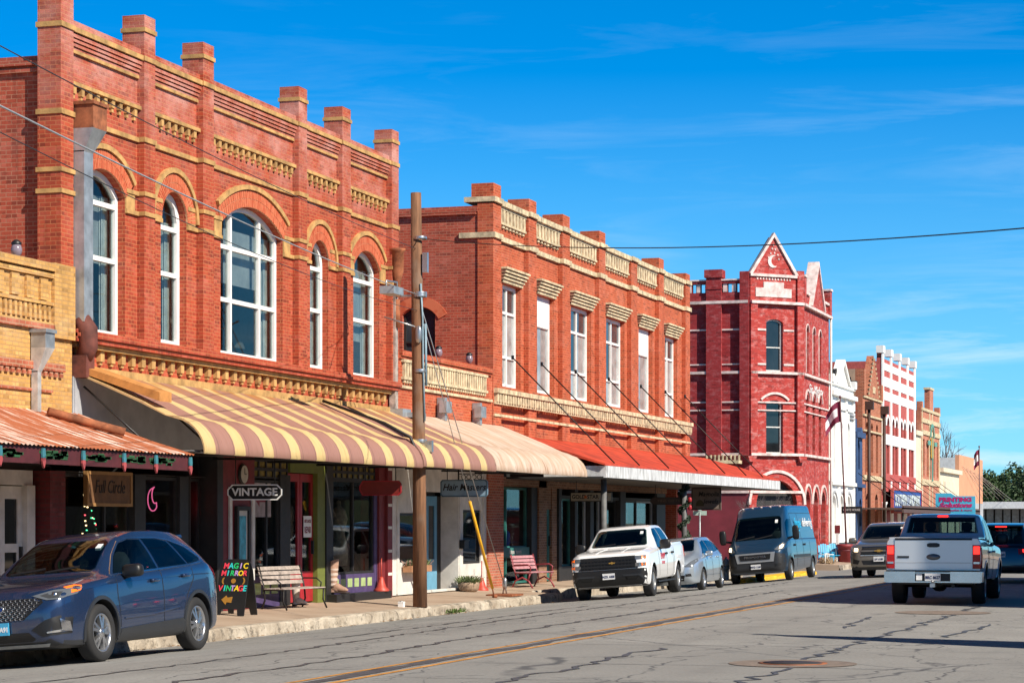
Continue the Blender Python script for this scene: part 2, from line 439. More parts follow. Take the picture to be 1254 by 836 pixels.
# ------------------------------------------------------------------ ground, road, pavement
KX = -17.55
def zg(X, Y=0):
    d = max(0, -9.5 - X)
    z = -.03*min(d, 4)
    if d > 4: z -= .073*(d-4)*(1 + .22*min(1, max(0, (Y-62)/12)))
    return z
def road_mat():
    m, nt, b, out = mat_base('worn_asphalt')
    g = nd(nt, 'ShaderNodeNewGeometry'); pos = g.outputs['Position']
    sp = nd(nt, 'ShaderNodeSeparateXYZ'); nt.links.new(pos, sp.inputs[0])
    n1 = noise(nt, pos, .35, 6, .6); n2 = noise(nt, pos, 22, 4, .7); n3 = noise(nt, vscale(nt, pos, (1.6, .12, 1)), 1., 4, .55)
    col = mixc(nt, ramp(nt, n1, .3, .7), (.255, .245, .228), (.34, .328, .305))
    col = mixc(nt, mathn(nt, 'MULTIPLY', ramp(nt, n3, .45, .7), .35), col, (.235, .225, .21))
    col = mixc(nt, mathn(nt, 'MULTIPLY', ramp(nt, n2, .38, .68), .7), col, (.155, .15, .142))
    for xc_, wd_ in ((-12.6,.42),(-11.0,.42),(-7.6,.42),(-5.9,.42)):
        tw_ = ramp(nt, mathn(nt, 'ABSOLUTE', mathn(nt, 'SUBTRACT', sp.outputs[0], xc_)), wd_, .05)
        col = mixc(nt, mathn(nt, 'MULTIPLY', mathn(nt, 'MULTIPLY', tw_, ramp(nt, noise(nt, vscale(nt, pos, (2, .25, 1)), 1., 3), .3, .7)), .38), col, (.15, .145, .138))
    drip = ramp(nt, noise(nt, vscale(nt, pos, (1, .6, 1)), 3.2, 3, .6), .66, .74)
    col = mixc(nt, mathn(nt, 'MULTIPLY', drip, .55), col, (.10, .097, .092))
    pt_ = nd(nt, 'ShaderNodeTexVoronoi'); setin(pt_, Scale=.16, Randomness=1.); nt.links.new(vscale(nt, pos, (1, .5, 0)), pt_.inputs['Vector'])
    sc3 = nd(nt, 'ShaderNodeSeparateXYZ'); nt.links.new(pt_.outputs['Color'], sc3.inputs[0])
    col = mixc(nt, mathn(nt, 'MULTIPLY', ramp(nt, sc3.outputs[0], .4, .9), .28), col, (.19, .18, .168))
    # fine cracks
    wn = nd(nt, 'ShaderNodeTexNoise'); setin(wn, Scale=.9, Detail=5.); nt.links.new(pos, wn.inputs['Vector'])
    wv = nd(nt, 'ShaderNodeVectorMath', operation='MULTIPLY_ADD'); nt.links.new(wn.outputs['Color'], wv.inputs[0]); wv.inputs[1].default_value = (1.1, 1.6, 0); nt.links.new(vscale(nt, pos, (1, .55, 0)), wv.inputs[2])
    for sc_, wd, amt, gate in ((.42, .010, .8, .40), (1.25, .013, .6, .46), (3.1, .02, .35, .5)):
        vo = nd(nt, 'ShaderNodeTexVoronoi', feature='DISTANCE_TO_EDGE'); setin(vo, Scale=sc_, Randomness=1.); nt.links.new(wv.outputs[0], vo.inputs['Vector'])
        ln = ramp(nt, vo.outputs['Distance'], wd, wd*.3)
        gt = ramp(nt, noise(nt, pos, .5/sc_*.4, 3), gate, gate+.1)
        col = mixc(nt, mathn(nt, 'MULTIPLY', mathn(nt, 'MULTIPLY', ln, gt), amt), col, (.055, .055, .06))
    # darker parking lane stain
    oil = mathn(nt, 'MULTIPLY', ramp(nt, noise(nt, pos, 1.1, 4), .58, .7), .3)
    col = mixc(nt, oil, col, (.13, .125, .12))
    nt.links.new(col, b.inputs['Base Color']); setin(b, Roughness=.85)
    bumpn(nt, n2, b, .35, .01)
    return m
ROAD = road_mat()
xs = [-60, -30, -19.2, -17.62, -16.5, -15.5, -14.5, -13.5, -12.5, -11.5, -10.5, -9.5, -8, -5, -1.2]
ys = [-60, -20] + [i*4 for i in range(0, 60)] + [260]
mb = MB(); vs = []; fs = []
for y in ys:
    for x in xs: vs.append((x, y, zg(max(x, KX-.05), y) - (0 if x > -19 else .0)))
n = len(xs)
for j in range(len(ys)-1):
    for i in range(n-1): fs.append((j*n+i, j*n+i+1, (j+1)*n+i+1, (j+1)*n+i))
mb.add(vs, fs, 0, True)
tag(mb.build('road', ROAD), kind='structure')
GR = M('dry_ground', (.16, .14, .085), .95, var=.3, scale=.05)
mb = MB(); mb.add([(-3000,-1500,-.9),(3000,-1500,-.9),(3000,4000,-.9),(-3000,4000,-.9)], [(0,1,2,3)])
tag(mb.build('ground', GR), kind='structure')

def walk_mat():
    m, nt, b, out = mat_base('pavement_concrete')
    pos = nd(nt, 'ShaderNodeNewGeometry').outputs['Position']
    sp = nd(nt, 'ShaderNodeSeparateXYZ'); nt.links.new(pos, sp.inputs[0])
    col = mixc(nt, ramp(nt, noise(nt, pos, .6, 6, .65), .3, .7), (.33, .23, .16), (.45, .345, .255))
    col = mixc(nt, mathn(nt, 'MULTIPLY', ramp(nt, noise(nt, pos, 2.1, 5), .56, .7), .4), col, (.16, .115, .085))
    jt = mathn(nt, 'LESS_THAN', mathn(nt, 'ABSOLUTE', mathn(nt, 'SUBTRACT', mathn(nt, 'FRACT', mathn(nt, 'MULTIPLY', sp.outputs[1], .42)), .5)), .006)
    col = mixc(nt, mathn(nt, 'MULTIPLY', jt, .7), col, (.08, .06, .05))
    nt.links.new(col, b.inputs['Base Color']); setin(b, Roughness=.9)
    bumpn(nt, noise(nt, pos, 18, 4), b, .3, .01)
    return m
def kerb_mat():
    m, nt, b, out = mat_base('weathered_kerb_stone')
    pos = nd(nt, 'ShaderNodeNewGeometry').outputs['Position']
    sp = nd(nt, 'ShaderNodeSeparateXYZ'); nt.links.new(pos, sp.inputs[0])
    col = mixc(nt, ramp(nt, noise(nt, pos, 1.6, 7, .7), .32, .68), (.26, .205, .15), (.58, .51, .41))
    col = mixc(nt, mathn(nt, 'MULTIPLY', ramp(nt, noise(nt, pos, 4., 6, .75), .52, .62), .85), col, (.13, .11, .085))
    nt.links.new(col, b.inputs['Base Color']); setin(b, Roughness=.92)
    bumpn(nt, noise(nt, pos, 7, 6, .7), b, .9, .04)
    return m
WALK = walk_mat(); KERB = kerb_mat()
ZE, ZF = -.20, -.05
def pavement(name, x0, x1, z0, z1, y0, y1, m):
    mb = MB(); k = max(2, int((y1-y0)/2.)); vs = []; fs = []
    for j in range(k+1):
        y = y0+(y1-y0)*j/k
        vs += [(x0, y, z0-.6), (x0, y, z0), (x1, y, z1), (x1, y, z1-.6)]
    for j in range(k):
        a = j*4; c = a+4
        fs += [(a+1, a+2, c+2, c+1), (a+2, a+3, c+3, c+2), (a, a+1, c+1, c)]
    fs += [(0,1,2,3), (k*4+3, k*4+2, k*4+1, k*4)]
    mb.add(vs, fs)
    return tag(mb.build(name, m), kind='structure')
pavement('pavement', FX-1.6, KX-.2, ZF+.01, ZE, -10, 60.5, WALK)
pavement('pavement', FX-1.6, -18.4, ZF+.01, ZE+.05, 60.5, 88, WALK)
pavement('pavement', FX-1.6, KX, ZF-.02, ZE-.05, 106, 240, WALK)
def kerb(name, x0, y0, y1, zt, zb, m, w=.2, seed=1):
    rnd = random.Random(seed); mb = MB(); vs = []; fs = []; k = int((y1-y0)/.28)
    for j in range(k+1):
        y = y0+(y1-y0)*j/k; e = rnd.uniform(-.035, .03); h = rnd.uniform(-.02, .012)
        if rnd.random() < .14: h -= .05; e -= .035
        vs += [(x0-w, y, zt+.004), (x0-.035+e*.5, y, zt+h), (x0+e, y, zt-.03+h), (x0+.03+e*.6, y, zb-.1)]
    for j in range(k):
        a = j*4; c = a+4
        fs += [(a,a+1,c+1,c),(a+1,a+2,c+2,c+1),(a+2,a+3,c+3,c+2)]
    fs += [(0,1,2,3), (k*4+3,k*4+2,k*4+1,k*4)]
    mb.add(vs, fs)
    return tag(mb.build(name, m), kind='structure')
kerb('kerb', KX, -10, 60.5, ZE+.003, -.45, KERB, .24, 1)
kerb('kerb', -18.3, 60.52, 88, ZE+.052, -.5, KERB, .16, 2)
KY = M('yellow_kerb_paint', (.72, .42, .02), .7, var=.25, scale=2)
kerb('kerb', -16.1, 78, 92, -.22, -.6, KY, .6, 3)
kerb('kerb', KX+.2, 106, 150, ZE-.04, -.6, KERB, .25, 4)
# road markings and seams
YP = M('worn_yellow_line', (.50, .225, .045), .8, var=.45, scale=5)
TAR = M('tar_seam', (.080, .079, .082), .55, var=.3, scale=4)
def strip(name, pts, w, m, dz=.004, seed=0, jit=0., sub=.5):
    rnd = random.Random(seed); P2 = []
    for (a, b) in zip(pts[:-1], pts[1:]):
        L = math.dist(a, b); k = max(1, int(L/sub))
        for i in range(k): t = i/k; P2.append((a[0]+(b[0]-a[0])*t, a[1]+(b[1]-a[1])*t))
    P2.append(pts[-1]); mb = MB(); vs = []; fs = []
    for i, p in enumerate(P2):
        q0 = P2[max(0, i-1)]; q1 = P2[min(len(P2)-1, i+1)]
        d = Vector((q1[0]-q0[0], q1[1]-q0[1])); d.normalize(); nrm = Vector((-d.y, d.x))
        c = Vector(p) + nrm*rnd.uniform(-jit, jit); ww = w*(1+rnd.uniform(-.35, .35)*(1 if jit else .12))
        if jit and i in (0, len(P2)-1): ww *= .2
        for s_ in (-1, 0, 1):
            q = c + nrm*s_*ww/2; vs.append((q.x, q.y, zg(q.x, q.y)+dz))
    for i in range(len(P2)-1):
        a = i*3; fs += [(a, a+1, a+4, a+3), (a+1, a+2, a+5, a+4)]
    mb.add(vs, fs)
    return tag(mb.build(name, m), kind='structure')
strip('road_line', [(-9.78, 10), (-9.62, 150)], .09, YP, .005, 1)
strip('road_line', [(-9.30, 10), (-9.14, 150)], .09, YP, .005, 2)
strip('road_seam', [(-9.54, 10), (-9.40, 110)], .20, TAR, .006, 3, .05, .6)
# ------------------------------------------------------------------ yellow brick shop, far left
WALLX = -20.05
def lamp_globe(x, y, z, label):
    t = root('globe_lamp', label, 'lamp', (x, y, z), group='glass globe lamps on the parapets'); t.scale = (.8, .8, .8)
    MB().lathe([(0,0),(.07,0),(.05,.06),(.035,.1)], 12).build('base', BLACK, t, False)
    MB().lathe([(.05,.1),(.11,.16),(.125,.26),(.10,.36),(.06,.38),(0,.38)], 14).build('globe', M('frosted_glass_globe', (.24,.19,.23), .15, var=.15), t, False)
    MB().lathe([(.11,.37),(.115,.41),(.05,.47),(.0,.48)], 14).build('cap', BLACK, t, False)
def leader(parent, x0, x1, y0, y1, ztop, zf, m, mfun, zpipe, pw=.13):
    b = MB(); cx, cy = (x0+x1)/2, (y0+y1)/2
    b.box(x0, x1, y0, y1, zf, ztop); b.box(x0-.02, x1+.03, y0-.03, y1+.03, ztop, ztop+.06)
    h = b.build('leader_head', m, parent)
    f = MB(); q = pw/2; zb = zf-.42
    f.add([(x0,y0,zf),(x1,y0,zf),(x1,y1,zf),(x0,y1,zf),(x0,y0,zb),(x0+2*q,y0,zb),(x0+2*q,y0+2*q,zb),(x0,y0+2*q,zb)], [(0,1,5,4),(1,2,6,5),(2,3,7,6),(3,0,4,7)])
    f.build('funnel', mfun, parent)
    p = MB(); p.box(x0+.01, x0+2*q, y0, y0+2*q, zpipe, zb+.02); return p.build('downspout', mfun, parent)

t0 = root('yellow_brick_shop', 'yellow brick single storey shop with a rusty tin awning at the left edge', 'building', (FX, 31, -.1))
f0 = fx(FX)
b = MB(); b.box(-34, FX, 24, 37.26, 3.2, 6.1); b.box(-34, FX-.5, 24, 37.2, -.1, 3.25); b.build('wall', BRY, t0)
b = MB(); b.box(-34, -26, 24, 37.2, 6.0, 6.2); b.build('roof', ROOF, t0)
b = MB()
for (z0, z1, d) in ((6.1, 6.24, .10), (5.98, 6.06, .06), (5.5, 5.56, .06), (5.16, 5.20, .05)): band(b, f0, 24, 36.5, z0, z1, -d, .02)
teeth(b, f0, 24.1, 36.45, 5.58, 5.95, .52, .26, -.05, .02)
teeth(b, f0, 24.1, 36.45, 5.24, 5.48, .17, .085, -.05, .02)
band(b, f0, 36.5, 37.26, 4.95, 6.26, -.07, .02)
b.build('cornice', BRY, t0)
b = MB()
band(b, f0, 24, 36.52, 5.06, 5.16, -.07, .02); band(b, f0, 24, 36.9, 4.36, 4.5, -.07, .02); band(b, f0, 24, 36.5, 3.98, 4.03, -.04, .02)
teeth(b, f0, 24, 36.9, 4.26, 4.36, .19, .1, -.05, .02)
b.build('string_course', BRB, t0)
leader(t0, FX+.02, FX+.30, 35.75, 36.08, 4.98, 4.72, GALV, M('weathered_tin', (.5,.48,.45), .5, .3, .35, 4.), 3.62)
b = MB(); b.tube([(-19.55,35.75,3.62),(-19.2,36.1,3.5),(-18.5,36.55,3.28)], .075, 10); b.build('drain_pipe', RUST, t0)
# rusty corrugated awning
def tin_mat():
    m, nt, bs, out = mat_base('rusty_corrugated_tin')
    pos = nd(nt, 'ShaderNodeNewGeometry').outputs['Position']
    n1 = noise(nt, vscale(nt, pos, (.5, 3.2, .5)), 1.6, 6, .65)
    col = mixc(nt, ramp(nt, n1, .36, .5), (.68, .58, .50), (.36, .105, .042))
    col = mixc(nt, ramp(nt, n1, .6, .72), col, (.15, .045, .025))
    nt.links.new(col, bs.inputs['Base Color']); setin(bs, Roughness=.75)
    return m
TIN = tin_mat()
aw = MB(); vs = []; fs = []; ny = 400; Y0, Y1 = 24., 37.5
for j in range(ny+1):
    y = Y0+(Y1-Y0)*j/ny; w = .014*math.sin(2*math.pi*y/.13)
    for k in range(4):
        s_ = k/3; vs.append((FX+2.3*s_, y, 3.66-.76*s_+w-.03*math.sin(math.pi*s_)))
for j in range(ny):
    for k in range(3): a = j*4+k; fs.append((a, a+1, a+5, a+4))
aw.add(vs, fs, 0, True); ao = aw.build('awning', TIN, t0, fix=False)
b = MB(); b.box(-17.72, -17.66, 24, 37.42, 2.62, 2.88)
for y in (27, 30.5, 34, 37.2): b.box(FX, -17.7, y-.04, y+.04, 2.72, 2.86)
fa = b.build('fascia', M('dark_maroon_fascia', (.075,.012,.016), .7, var=.25), t0)
GREENP = M('green_brushed_paint', (.02, .085, .03), .7, var=.4)
rnd = random.Random(3)
for y in (31.0, 32.5, 33.9, 35.2, 36.3):
    b = MB()
    for i in range(26):
        yy = y+rnd.uniform(-.42, .42); zz = 2.76+rnd.uniform(-.05, .05)
        b.box(-17.662, -17.652, yy-.10, yy+.10, zz-.016, zz+.024)
    b.build('painted_garland', GREENP, fa)

# shop front under it
b = MB()
b.box(-21.3, FX-.4, 24, 37.2, 2.62, 3.2); b.box(-21.3, -20.3, 37.02, 37.24, -.1, 2.7)
b.build('soffit', DARK, t0)
b = MB(); b.box(-20.35, FX, 36.46, 37.02, -.1, 2.62); b.build('brick_pier', brick('maroon_pier_brick', (.17,.02,.024), (.13,.016,.02), (.10,.03,.03), wa=.02), t0)
# white panelled doors
b = MB(); b.box(-20.5, -20.15, 33.2, 36.3, 2.36, 2.62); b.box(-20.5, -20.1, 36.02, 36.3, -.1, 2.36); b.build('door_frame', WHT2, t0)
def panel_door(parent, a0, a1, z0, z1, X, m, mg, holes, name='door', handle=True, hm=None):
    mb = MB(); plate(mb, rect(a0, a1, z0, z1), holes, fx(X), 0, .06); d = mb.build(name, m, parent)
    g = MB()
    for h in holes:
        ys_ = [p[0] for p in h]; zs_ = [p[1] for p in h]; g.prism(rect(min(ys_)-.01, max(ys_)+.01, min(zs_)-.01, max(zs_)+.01), fx(X), .025, .035)
    if holes: g.build('pane', mg, d)
    if handle:
        k = MB(); k.box(X, X+.06, a1-.12, a1-.08, 1.0, 1.3); k.build('handle', hm or BLACK, d)
    return d
for a0 in (33.7, 34.48, 35.26): panel_door(t0, a0, a0+.76, -.08, 2.34, -20.2, WHT2, GLASSK, [rect(a0+.16, a0+.6, 1.35, 2.12), rect(a0+.16, a0+.6, .35, 1.2)], handle=a0 > 35)
# big dark shop windows: 37.02 - 43.4
def shop_window(parent, a0, a1, z0, z1, X, mframe, cols=(), rows=(), t=.06, glass=None):
    mb = MB(); ca = [a0+t] + [v for c in cols for v in (c-t/2, c+t/2)] + [a1-t]; rb = [z0+t] + [v for r_ in rows for v in (r_-t/2, r_+t/2)] + [z1-t]
    holes = [rect(ca[i], ca[i+1], rb[j], rb[j+1]) for i in range(0, len(ca), 2) for j in range(0, len(rb), 2)]
    plate(mb, rect(a0, a1, z0, z1), holes, fx(X), 0, .09); w = mb.build('window', mframe, parent)
    g = MB(); g.prism(rect(a0+.01, a1-.01, z0+.01, z1-.01), fx(X), .04, .05); g.build('pane', glass or SHOPG, w)
    return w
shop_window(t0, 37.06, 39.9, .35, 2.6, -20.12, DARK, (38.95,))
shop_window(t0, 40.35, 42.0, .35, 2.6, -20.12, DARK)
b = MB(); b.box(-20.4, -19.98, 39.9, 40.35, -.1, 2.62); b.box(-20.35, -20.05, 42.0, 42.4, -.1, 2.62); b.box(-20.3, -20.05, 37.06, 42.4, -.1, .36); b.each('shopfront_post', DARK, t0)
b = MB(); b.box(-23, -22.9, 37.05, 43.3, -.1, 2.9); b.box(-23, -20.3, 37.03, 37.06, -.1, 2.9); b.box(-23, -20.1, 42.55, 42.6, -.1, 2.9); b.box(-23, -20.1, 37.05, 43.3, 2.62, 2.64); b.box(-23, -20.1, 37.05, 43.3, -.1, -.08)
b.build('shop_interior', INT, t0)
# lit things in the windows
def fairy(x, y, z, rx, h, n, label, seed):
    rnd = random.Random(seed); t = root('christmas_tree', label, 'christmas tree', (x, y, z))
    MB().lathe([(.03,0),(.03,.3),(rx,.3),(.02,h)], 12).build('foliage', M('dark_fir', (.008,.018,.01), .9), t, False)
    cols = {0: EM('warm_fairy_light', (1,.62,.3), 5), 1: EM('red_fairy_light', (1,.08,.1), 4), 2: EM('green_fairy_light', (.1,.8,.35), 3)}
    for q in range(3):
        b = MB()
        for i in range(n//3):
            s_ = rnd.random()**1.4; a = rnd.uniform(-1.4, 1.4); r = rx*(1-s_)+.02
            c = (r*math.cos(a), r*math.sin(a), .3+(h-.3)*s_); e = .011
            b.box(c[0]-e, c[0]+e, c[1]-e, c[1]+e, c[2]-e, c[2]+e)
        b.build('fairy_lights', cols[q], t, False)
fairy(-20.75, 39.35, -.05, .6, 2.35, 120, 'dark tree strung with tiny warm lights in the window under the wooden board', 5)
fairy(-20.9, 41.75, .1, .42, 2.0, 60, 'small tree with red lights inside the window beside the pink neon moon', 6)
PINKN = EM('pink_neon', (1, .15, .35), .8); REDN = EM('red_neon', (1, .012, .02), 3.2)
t = root('neon_moon', 'pink neon crescent moon outline glowing inside the dark shop window', 'neon sign', (-20.32, 41.35, 2.16))
pts = []
for i in range(21): a = R(100+i*11); pts.append((0, .22*math.cos(a), .22*math.sin(a)))
q = pts[-1]
for i in range(21):
    s_ = i/20; a = R(320-i*11); pts.append((0, .11+.13*math.cos(R(300)-R(200)*s_)*1.0-.02, .09+.16*math.sin(R(300)-R(200)*s_)))
MB().tube(pts + [pts[0]], .012, 6).build('tube', PINKN, t, False)
t = root('neon_sign', 'red neon lettering reading BUY SELL TRADE in the narrow shop window', 'neon sign', (-20.56, 43.02, 2.12))
text('BUY SELL', .17, (0,0,.1), FRONT, REDN, t, 'lettering', .006, sx=.72, world=False)
text('TRADE', .17, (.02,0,-.1), FRONT, REDN, t, 'lettering', .006, sx=.78, world=False)
shop_window(t0, 42.42, 43.32, .2, 2.6, -20.25, DARK)
t = root('hanging_sign', 'brown wooden board reading Full Circle hanging before the shop window', 'sign', (-19.97, 38.8, 2.33), group=None)
WOOD = M('brown_wood', (.16, .075, .03), .7, var=.3)
b = MB(); b.box(-.03, .03, -.85, .85, -.28, .28); b.build('board', WOOD, t, False)
b = MB(); b.box(-.04, .045, -.9, -.83, -.32, .32); b.box(-.04, .045, .83, .9, -.32, .32); b.box(-.04, .045, -.83, .83, .26, .32); b.box(-.04, .045, -.83, .83, -.32, -.26); b.build('frame', M('ochre_wood', (.32,.17,.06), .7), t, False)
text('Full Circle', .34, (.035,0,.03), SIDE, M('dark_lettering', (.02,.012,.008), .7), t, 'lettering', .004, sx=.85, shear=.25, world=False)
t = root('cardboard_box', 'small tan box standing in the shop window above the parked dark blue car', 'box', (-20.6, 40.7, .75))
b = MB(); b.box(-.15,.15,-.17,.17,.0,.3); b.build('carton', M('cardboard', (.45,.27,.12), .8), t, False)
b = MB(); b.box(-.155,.157,-.03,.03,-.002,.303); b.build('tape', M('parcel_tape', (.5,.36,.2), .4), t, False)
BULBS = ['leftmost painted wooden bulb ornament hanging on the awning fascia above the white doors', 'painted bulb ornament on the fascia above the maroon brick pier', 'painted bulb ornament on the fascia above the wooden Full Circle board', 'painted bulb ornament on the fascia above the dark post between two shop windows', 'painted bulb ornament on the fascia above the neon moon', 'rightmost painted bulb ornament at the right end of the fascia']
bproto = None
for i, px in enumerate((2, 55, 104, 154, 193, 235)):
    u = (px-627)/2850; y = -17.6/(u*math.cos(R(17.3975))-math.sin(R(17.3975))); y = u*y*math.sin(R(17.3975))+y*math.cos(R(17.3975))
    if i == 0:
        bproto = o = root('bulb_ornament', BULBS[0], 'ornament', (-17.63, y, 2.66), group='painted bulb ornaments on the awning fascia')
        b = MB(); b.prism([(-.045,.05),(.045,.05),(.05,.11),(.035,.2),(-.035,.2),(-.05,.11)], fx(0), -.02, .01); b.build('socket', M('ornament_teal', (.05,.19,.23), .5), o, False)
        b = MB(); b.prism([(-.04,.048),(-.055,.0),(-.03,-.06),(0,-.11),(.03,-.06),(.055,.0),(.04,.048)], fx(0), -.02, .01); b.build('bulb', M('ornament_pink', (.38,.07,.07), .5), o, False)
    else:
        o = copy_tree(bproto); o['label'] = BULBS[i]; o.location = (-17.63, y, 2.66)
lamp_globe(-20.3, 36.0, 6.24, 'violet glass globe lamp on top of the yellow brick parapet')

# ------------------------------------------------------------------ two storey red brick building
t1 = root('red_brick_building', 'two storey red brick building with arched white windows and a striped awning', 'building', (FX, 45.5, -.1))
fw = fx(WALLX)
piers = [(36.85,37.32),(40.13,40.6),(42.76,43.27),(47.73,48.21),(50.35,50.88),(53.64,54.13)]
wins = [(Arch(38.72,1.8,5.18,7.82,.40), (), (6.6,7.62)), (Arch(41.72,1.15,5.18,7.66,.55), (), (6.6,7.5)), (Arch(45.55,3.25,5.18,7.90,.48), (.26,.72), (6.35,7.45)), (Arch(49.3,1.1,5.18,7.6,.53), (), (6.55,7.5)), (Arch(52.3,1.75,5.18,7.82,.40), (), (6.55,7.5))]
b = MB(); plate(b, rect(36.9, 54.1, 4.3, 10.62), [w[0].poly() for w in wins], fw, 0, .3); b.build('wall', BR1, t1)
b = MB(); b.box(-34, -20.36, 37.0, 37.3, 3, 9.93); b.box(-34, -20.36, 53.8, 54.1, 3, 9.93); b.box(-34, -33.7, 37, 54, 3, 9.9); b.build('side_wall', BR1S, t1)
b = MB(); b.box(-34, -20.4, 37.02, 37.25, 9.93, 10.02); b.box(-34, -20.36, 36.94, 37.06, 9.72, 9.78); b.box(-34, -20.36, 36.92, 37.06, 9.84, 9.92); b.build('side_coping', BR1S, t1)
b = MB(); b.box(-33.7, -20.36, 37.3, 53.8, 9.2, 9.3); b.build('roof', ROOF, t1)
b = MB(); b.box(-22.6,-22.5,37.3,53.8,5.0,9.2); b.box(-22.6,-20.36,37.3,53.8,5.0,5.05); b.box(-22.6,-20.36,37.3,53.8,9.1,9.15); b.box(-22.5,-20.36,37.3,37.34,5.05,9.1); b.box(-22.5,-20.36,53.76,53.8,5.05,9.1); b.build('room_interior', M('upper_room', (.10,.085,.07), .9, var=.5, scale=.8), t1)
for i, (a0, a1) in enumerate(piers):
    b = MB(); b.box(-20.36 if i == 0 else -20.06, FX, a0, a1, 4.96, 10.6)
    h = 12.2 if i == 0 else 11.36
    xb = -20.36
    b.box(xb, FX, a0, a1, 10.6, h)
    p = b.build('pier', BR1, t1)
    b = MB()
    for z0, z1 in ((10.485,10.575),(8.94,9.03),(7.92,8.0),(7.54,7.62),(11.04,11.12)):
        if i > 0 and z0 > 11 or z0 < 11: b.box((-20.39 if i == 0 or z0 > 10.9 else -20.06), FX+.028, a0-.02, a1+.02, z0, z1)
    if i == 0: b.box(-20.39, FX+.028, a0-.03, a1+.03, 11.5, 11.58)
    b.each('stone_band', YEL, p)
BR2A = M('arch_brick_light', (.52,.13,.055), .9, var=.2, scale=9)
def vous():
    m, nt, bs, out = mat_base('arch_brick')
    pos = nd(nt, 'ShaderNodeNewGeometry').outputs['Position']
    col = mixc(nt, ramp(nt, noise(nt, vscale(nt, pos, (3,14,3)), 1., 2), .45, .55), (.46,.085,.032), (.56,.15,.07)); nt.links.new(col, bs.inputs['Base Color']); setin(bs, Roughness=.9); MC['arch_brick'] = m
    return m
ARB = vous(); ARM = M('arch_mortar', (.60,.30,.16), .9)
bays = [(piers[i][1], piers[i+1][0]) for i in range(5)]
bc = MB(); by = MB(); bb = MB(); bm_ = MB()
for (a0, a1), (ar, _, _) in zip(bays, wins):
    e = .011
    band(bc, fw, a0+e, a1-e, 10.585, 10.70, -.09, .3)
    for k, (z0, z1, d) in enumerate(((10.395,10.46,.12),(10.325,10.375,.095),(10.255,10.305,.07))): band(bc, fw, a0+e, a1-e, z0, z1, -d, .01)
    band(by, fw, a0+.04, a1-.04, 10.485, 10.575, -.155, .01)
    band(by, fw, a0+e, a1-e, 10.14, 10.2, -.05, .01)
    band(bc, fw, a0+e, a1-e, 10.205, 10.24, -.04, .01)
    band(by, fw, a0+e, a1-e, 9.545, 9.615, -.10, .01); band(bc, fw, a0+e, a1-e, 9.618, 9.66, -.07, .01)
    teeth(by, fw, a0+.05, a1-.05, 9.40, 9.542, .29, .11, -.075, .01); teeth(by, fw, a0+.05, a1-.05, 9.32, 9.398, .29, .075, -.05, .01)
    band(by, fw, a0+e, a1-e, 8.935, 9.02, -.05, .01)
    L, Rr = ar.yc-ar.w/2, ar.yc+ar.w/2
    for (s0, s1) in ((a0+e, L-.002), (Rr+.002, a1-e)):
        if s1-s0 > .05:
            band(by, fw, s0, s1, 7.915, 7.995, -.05, .01) if ar.zs < 8 else None
            band(by, fw, s0, s1, 7.535, 7.615, -.05, .01)
            j = min(.36, s1-s0); q = (s1-j, s1) if s1 < ar.yc else (s0, s0+j)
            band(by, fw, q[0], q[1], 7.62, 7.912, -.03, .01)
    
    for t0_, t1_ in ((.004, .175), (.187, .36)):
        A0, A1 = ar.arc(t0_, 34), ar.arc(t1_, 34)
        for q in range(34):
            mixp = lambda P, Q, s_: (P[0]+(Q[0]-P[0])*s_, P[1]+(Q[1]-P[1])*s_)
            bb.prism([mixp(A1[q],A1[q+1],.11), mixp(A1[q],A1[q+1],.89), mixp(A0[q],A0[q+1],.89), mixp(A0[q],A0[q+1],.11)], fw, -.035, .01, (q*7+int(t0_*40)) % 3 % 2)
    wa_ = bb.build('window_arch', [ARB, BR2A], t1); bb = MB(); bm_ = MB(); bm_.prism(ar.ring(.0, .36), fw, -.026, .01); bm_.build('mortar', ARM, wa_); by.prism(ar.ring(.37, .47), fw, -.075, .01)
bc.build('corbel_courses', BR1, t1); by.build('stone_trim', YEL, t1)
CURT = M('pale_curtain', (.50, .50, .47), .9, var=.25, scale=3); BLIND = M('grey_blind', (.30, .31, .32), .8, var=.2, scale=2)
rw = random.Random(12)
for ar, cols, rows in wins:
    w_ = window(t1, ar, fw, .15, cols, rows, WHT, SHOPG, .1 if ar.w > 1.2 else .12, .09)
    zb_ = ar.z0+rw.uniform(.9, 1.9)
    b = MB(); b.prism(rect(ar.yc-ar.w/2+.05, ar.yc+ar.w/2-.05, zb_, ar.zs), fw, .40, .41); b.build('blind', BLIND if ar.w > 1.3 else CURT, w_)
    b = MB(); n_ = 10
    for sg in (-1, 1):
        for q in range(n_): a_ = ar.yc+sg*(ar.w/2-.03-q*.028); b.box(WALLX-.36-.03*(q % 2), WALLX-.35-.03*(q % 2), a_-.016, a_+.016, ar.z0+.05, ar.zs)
    b.build('curtain', CURT, w_)
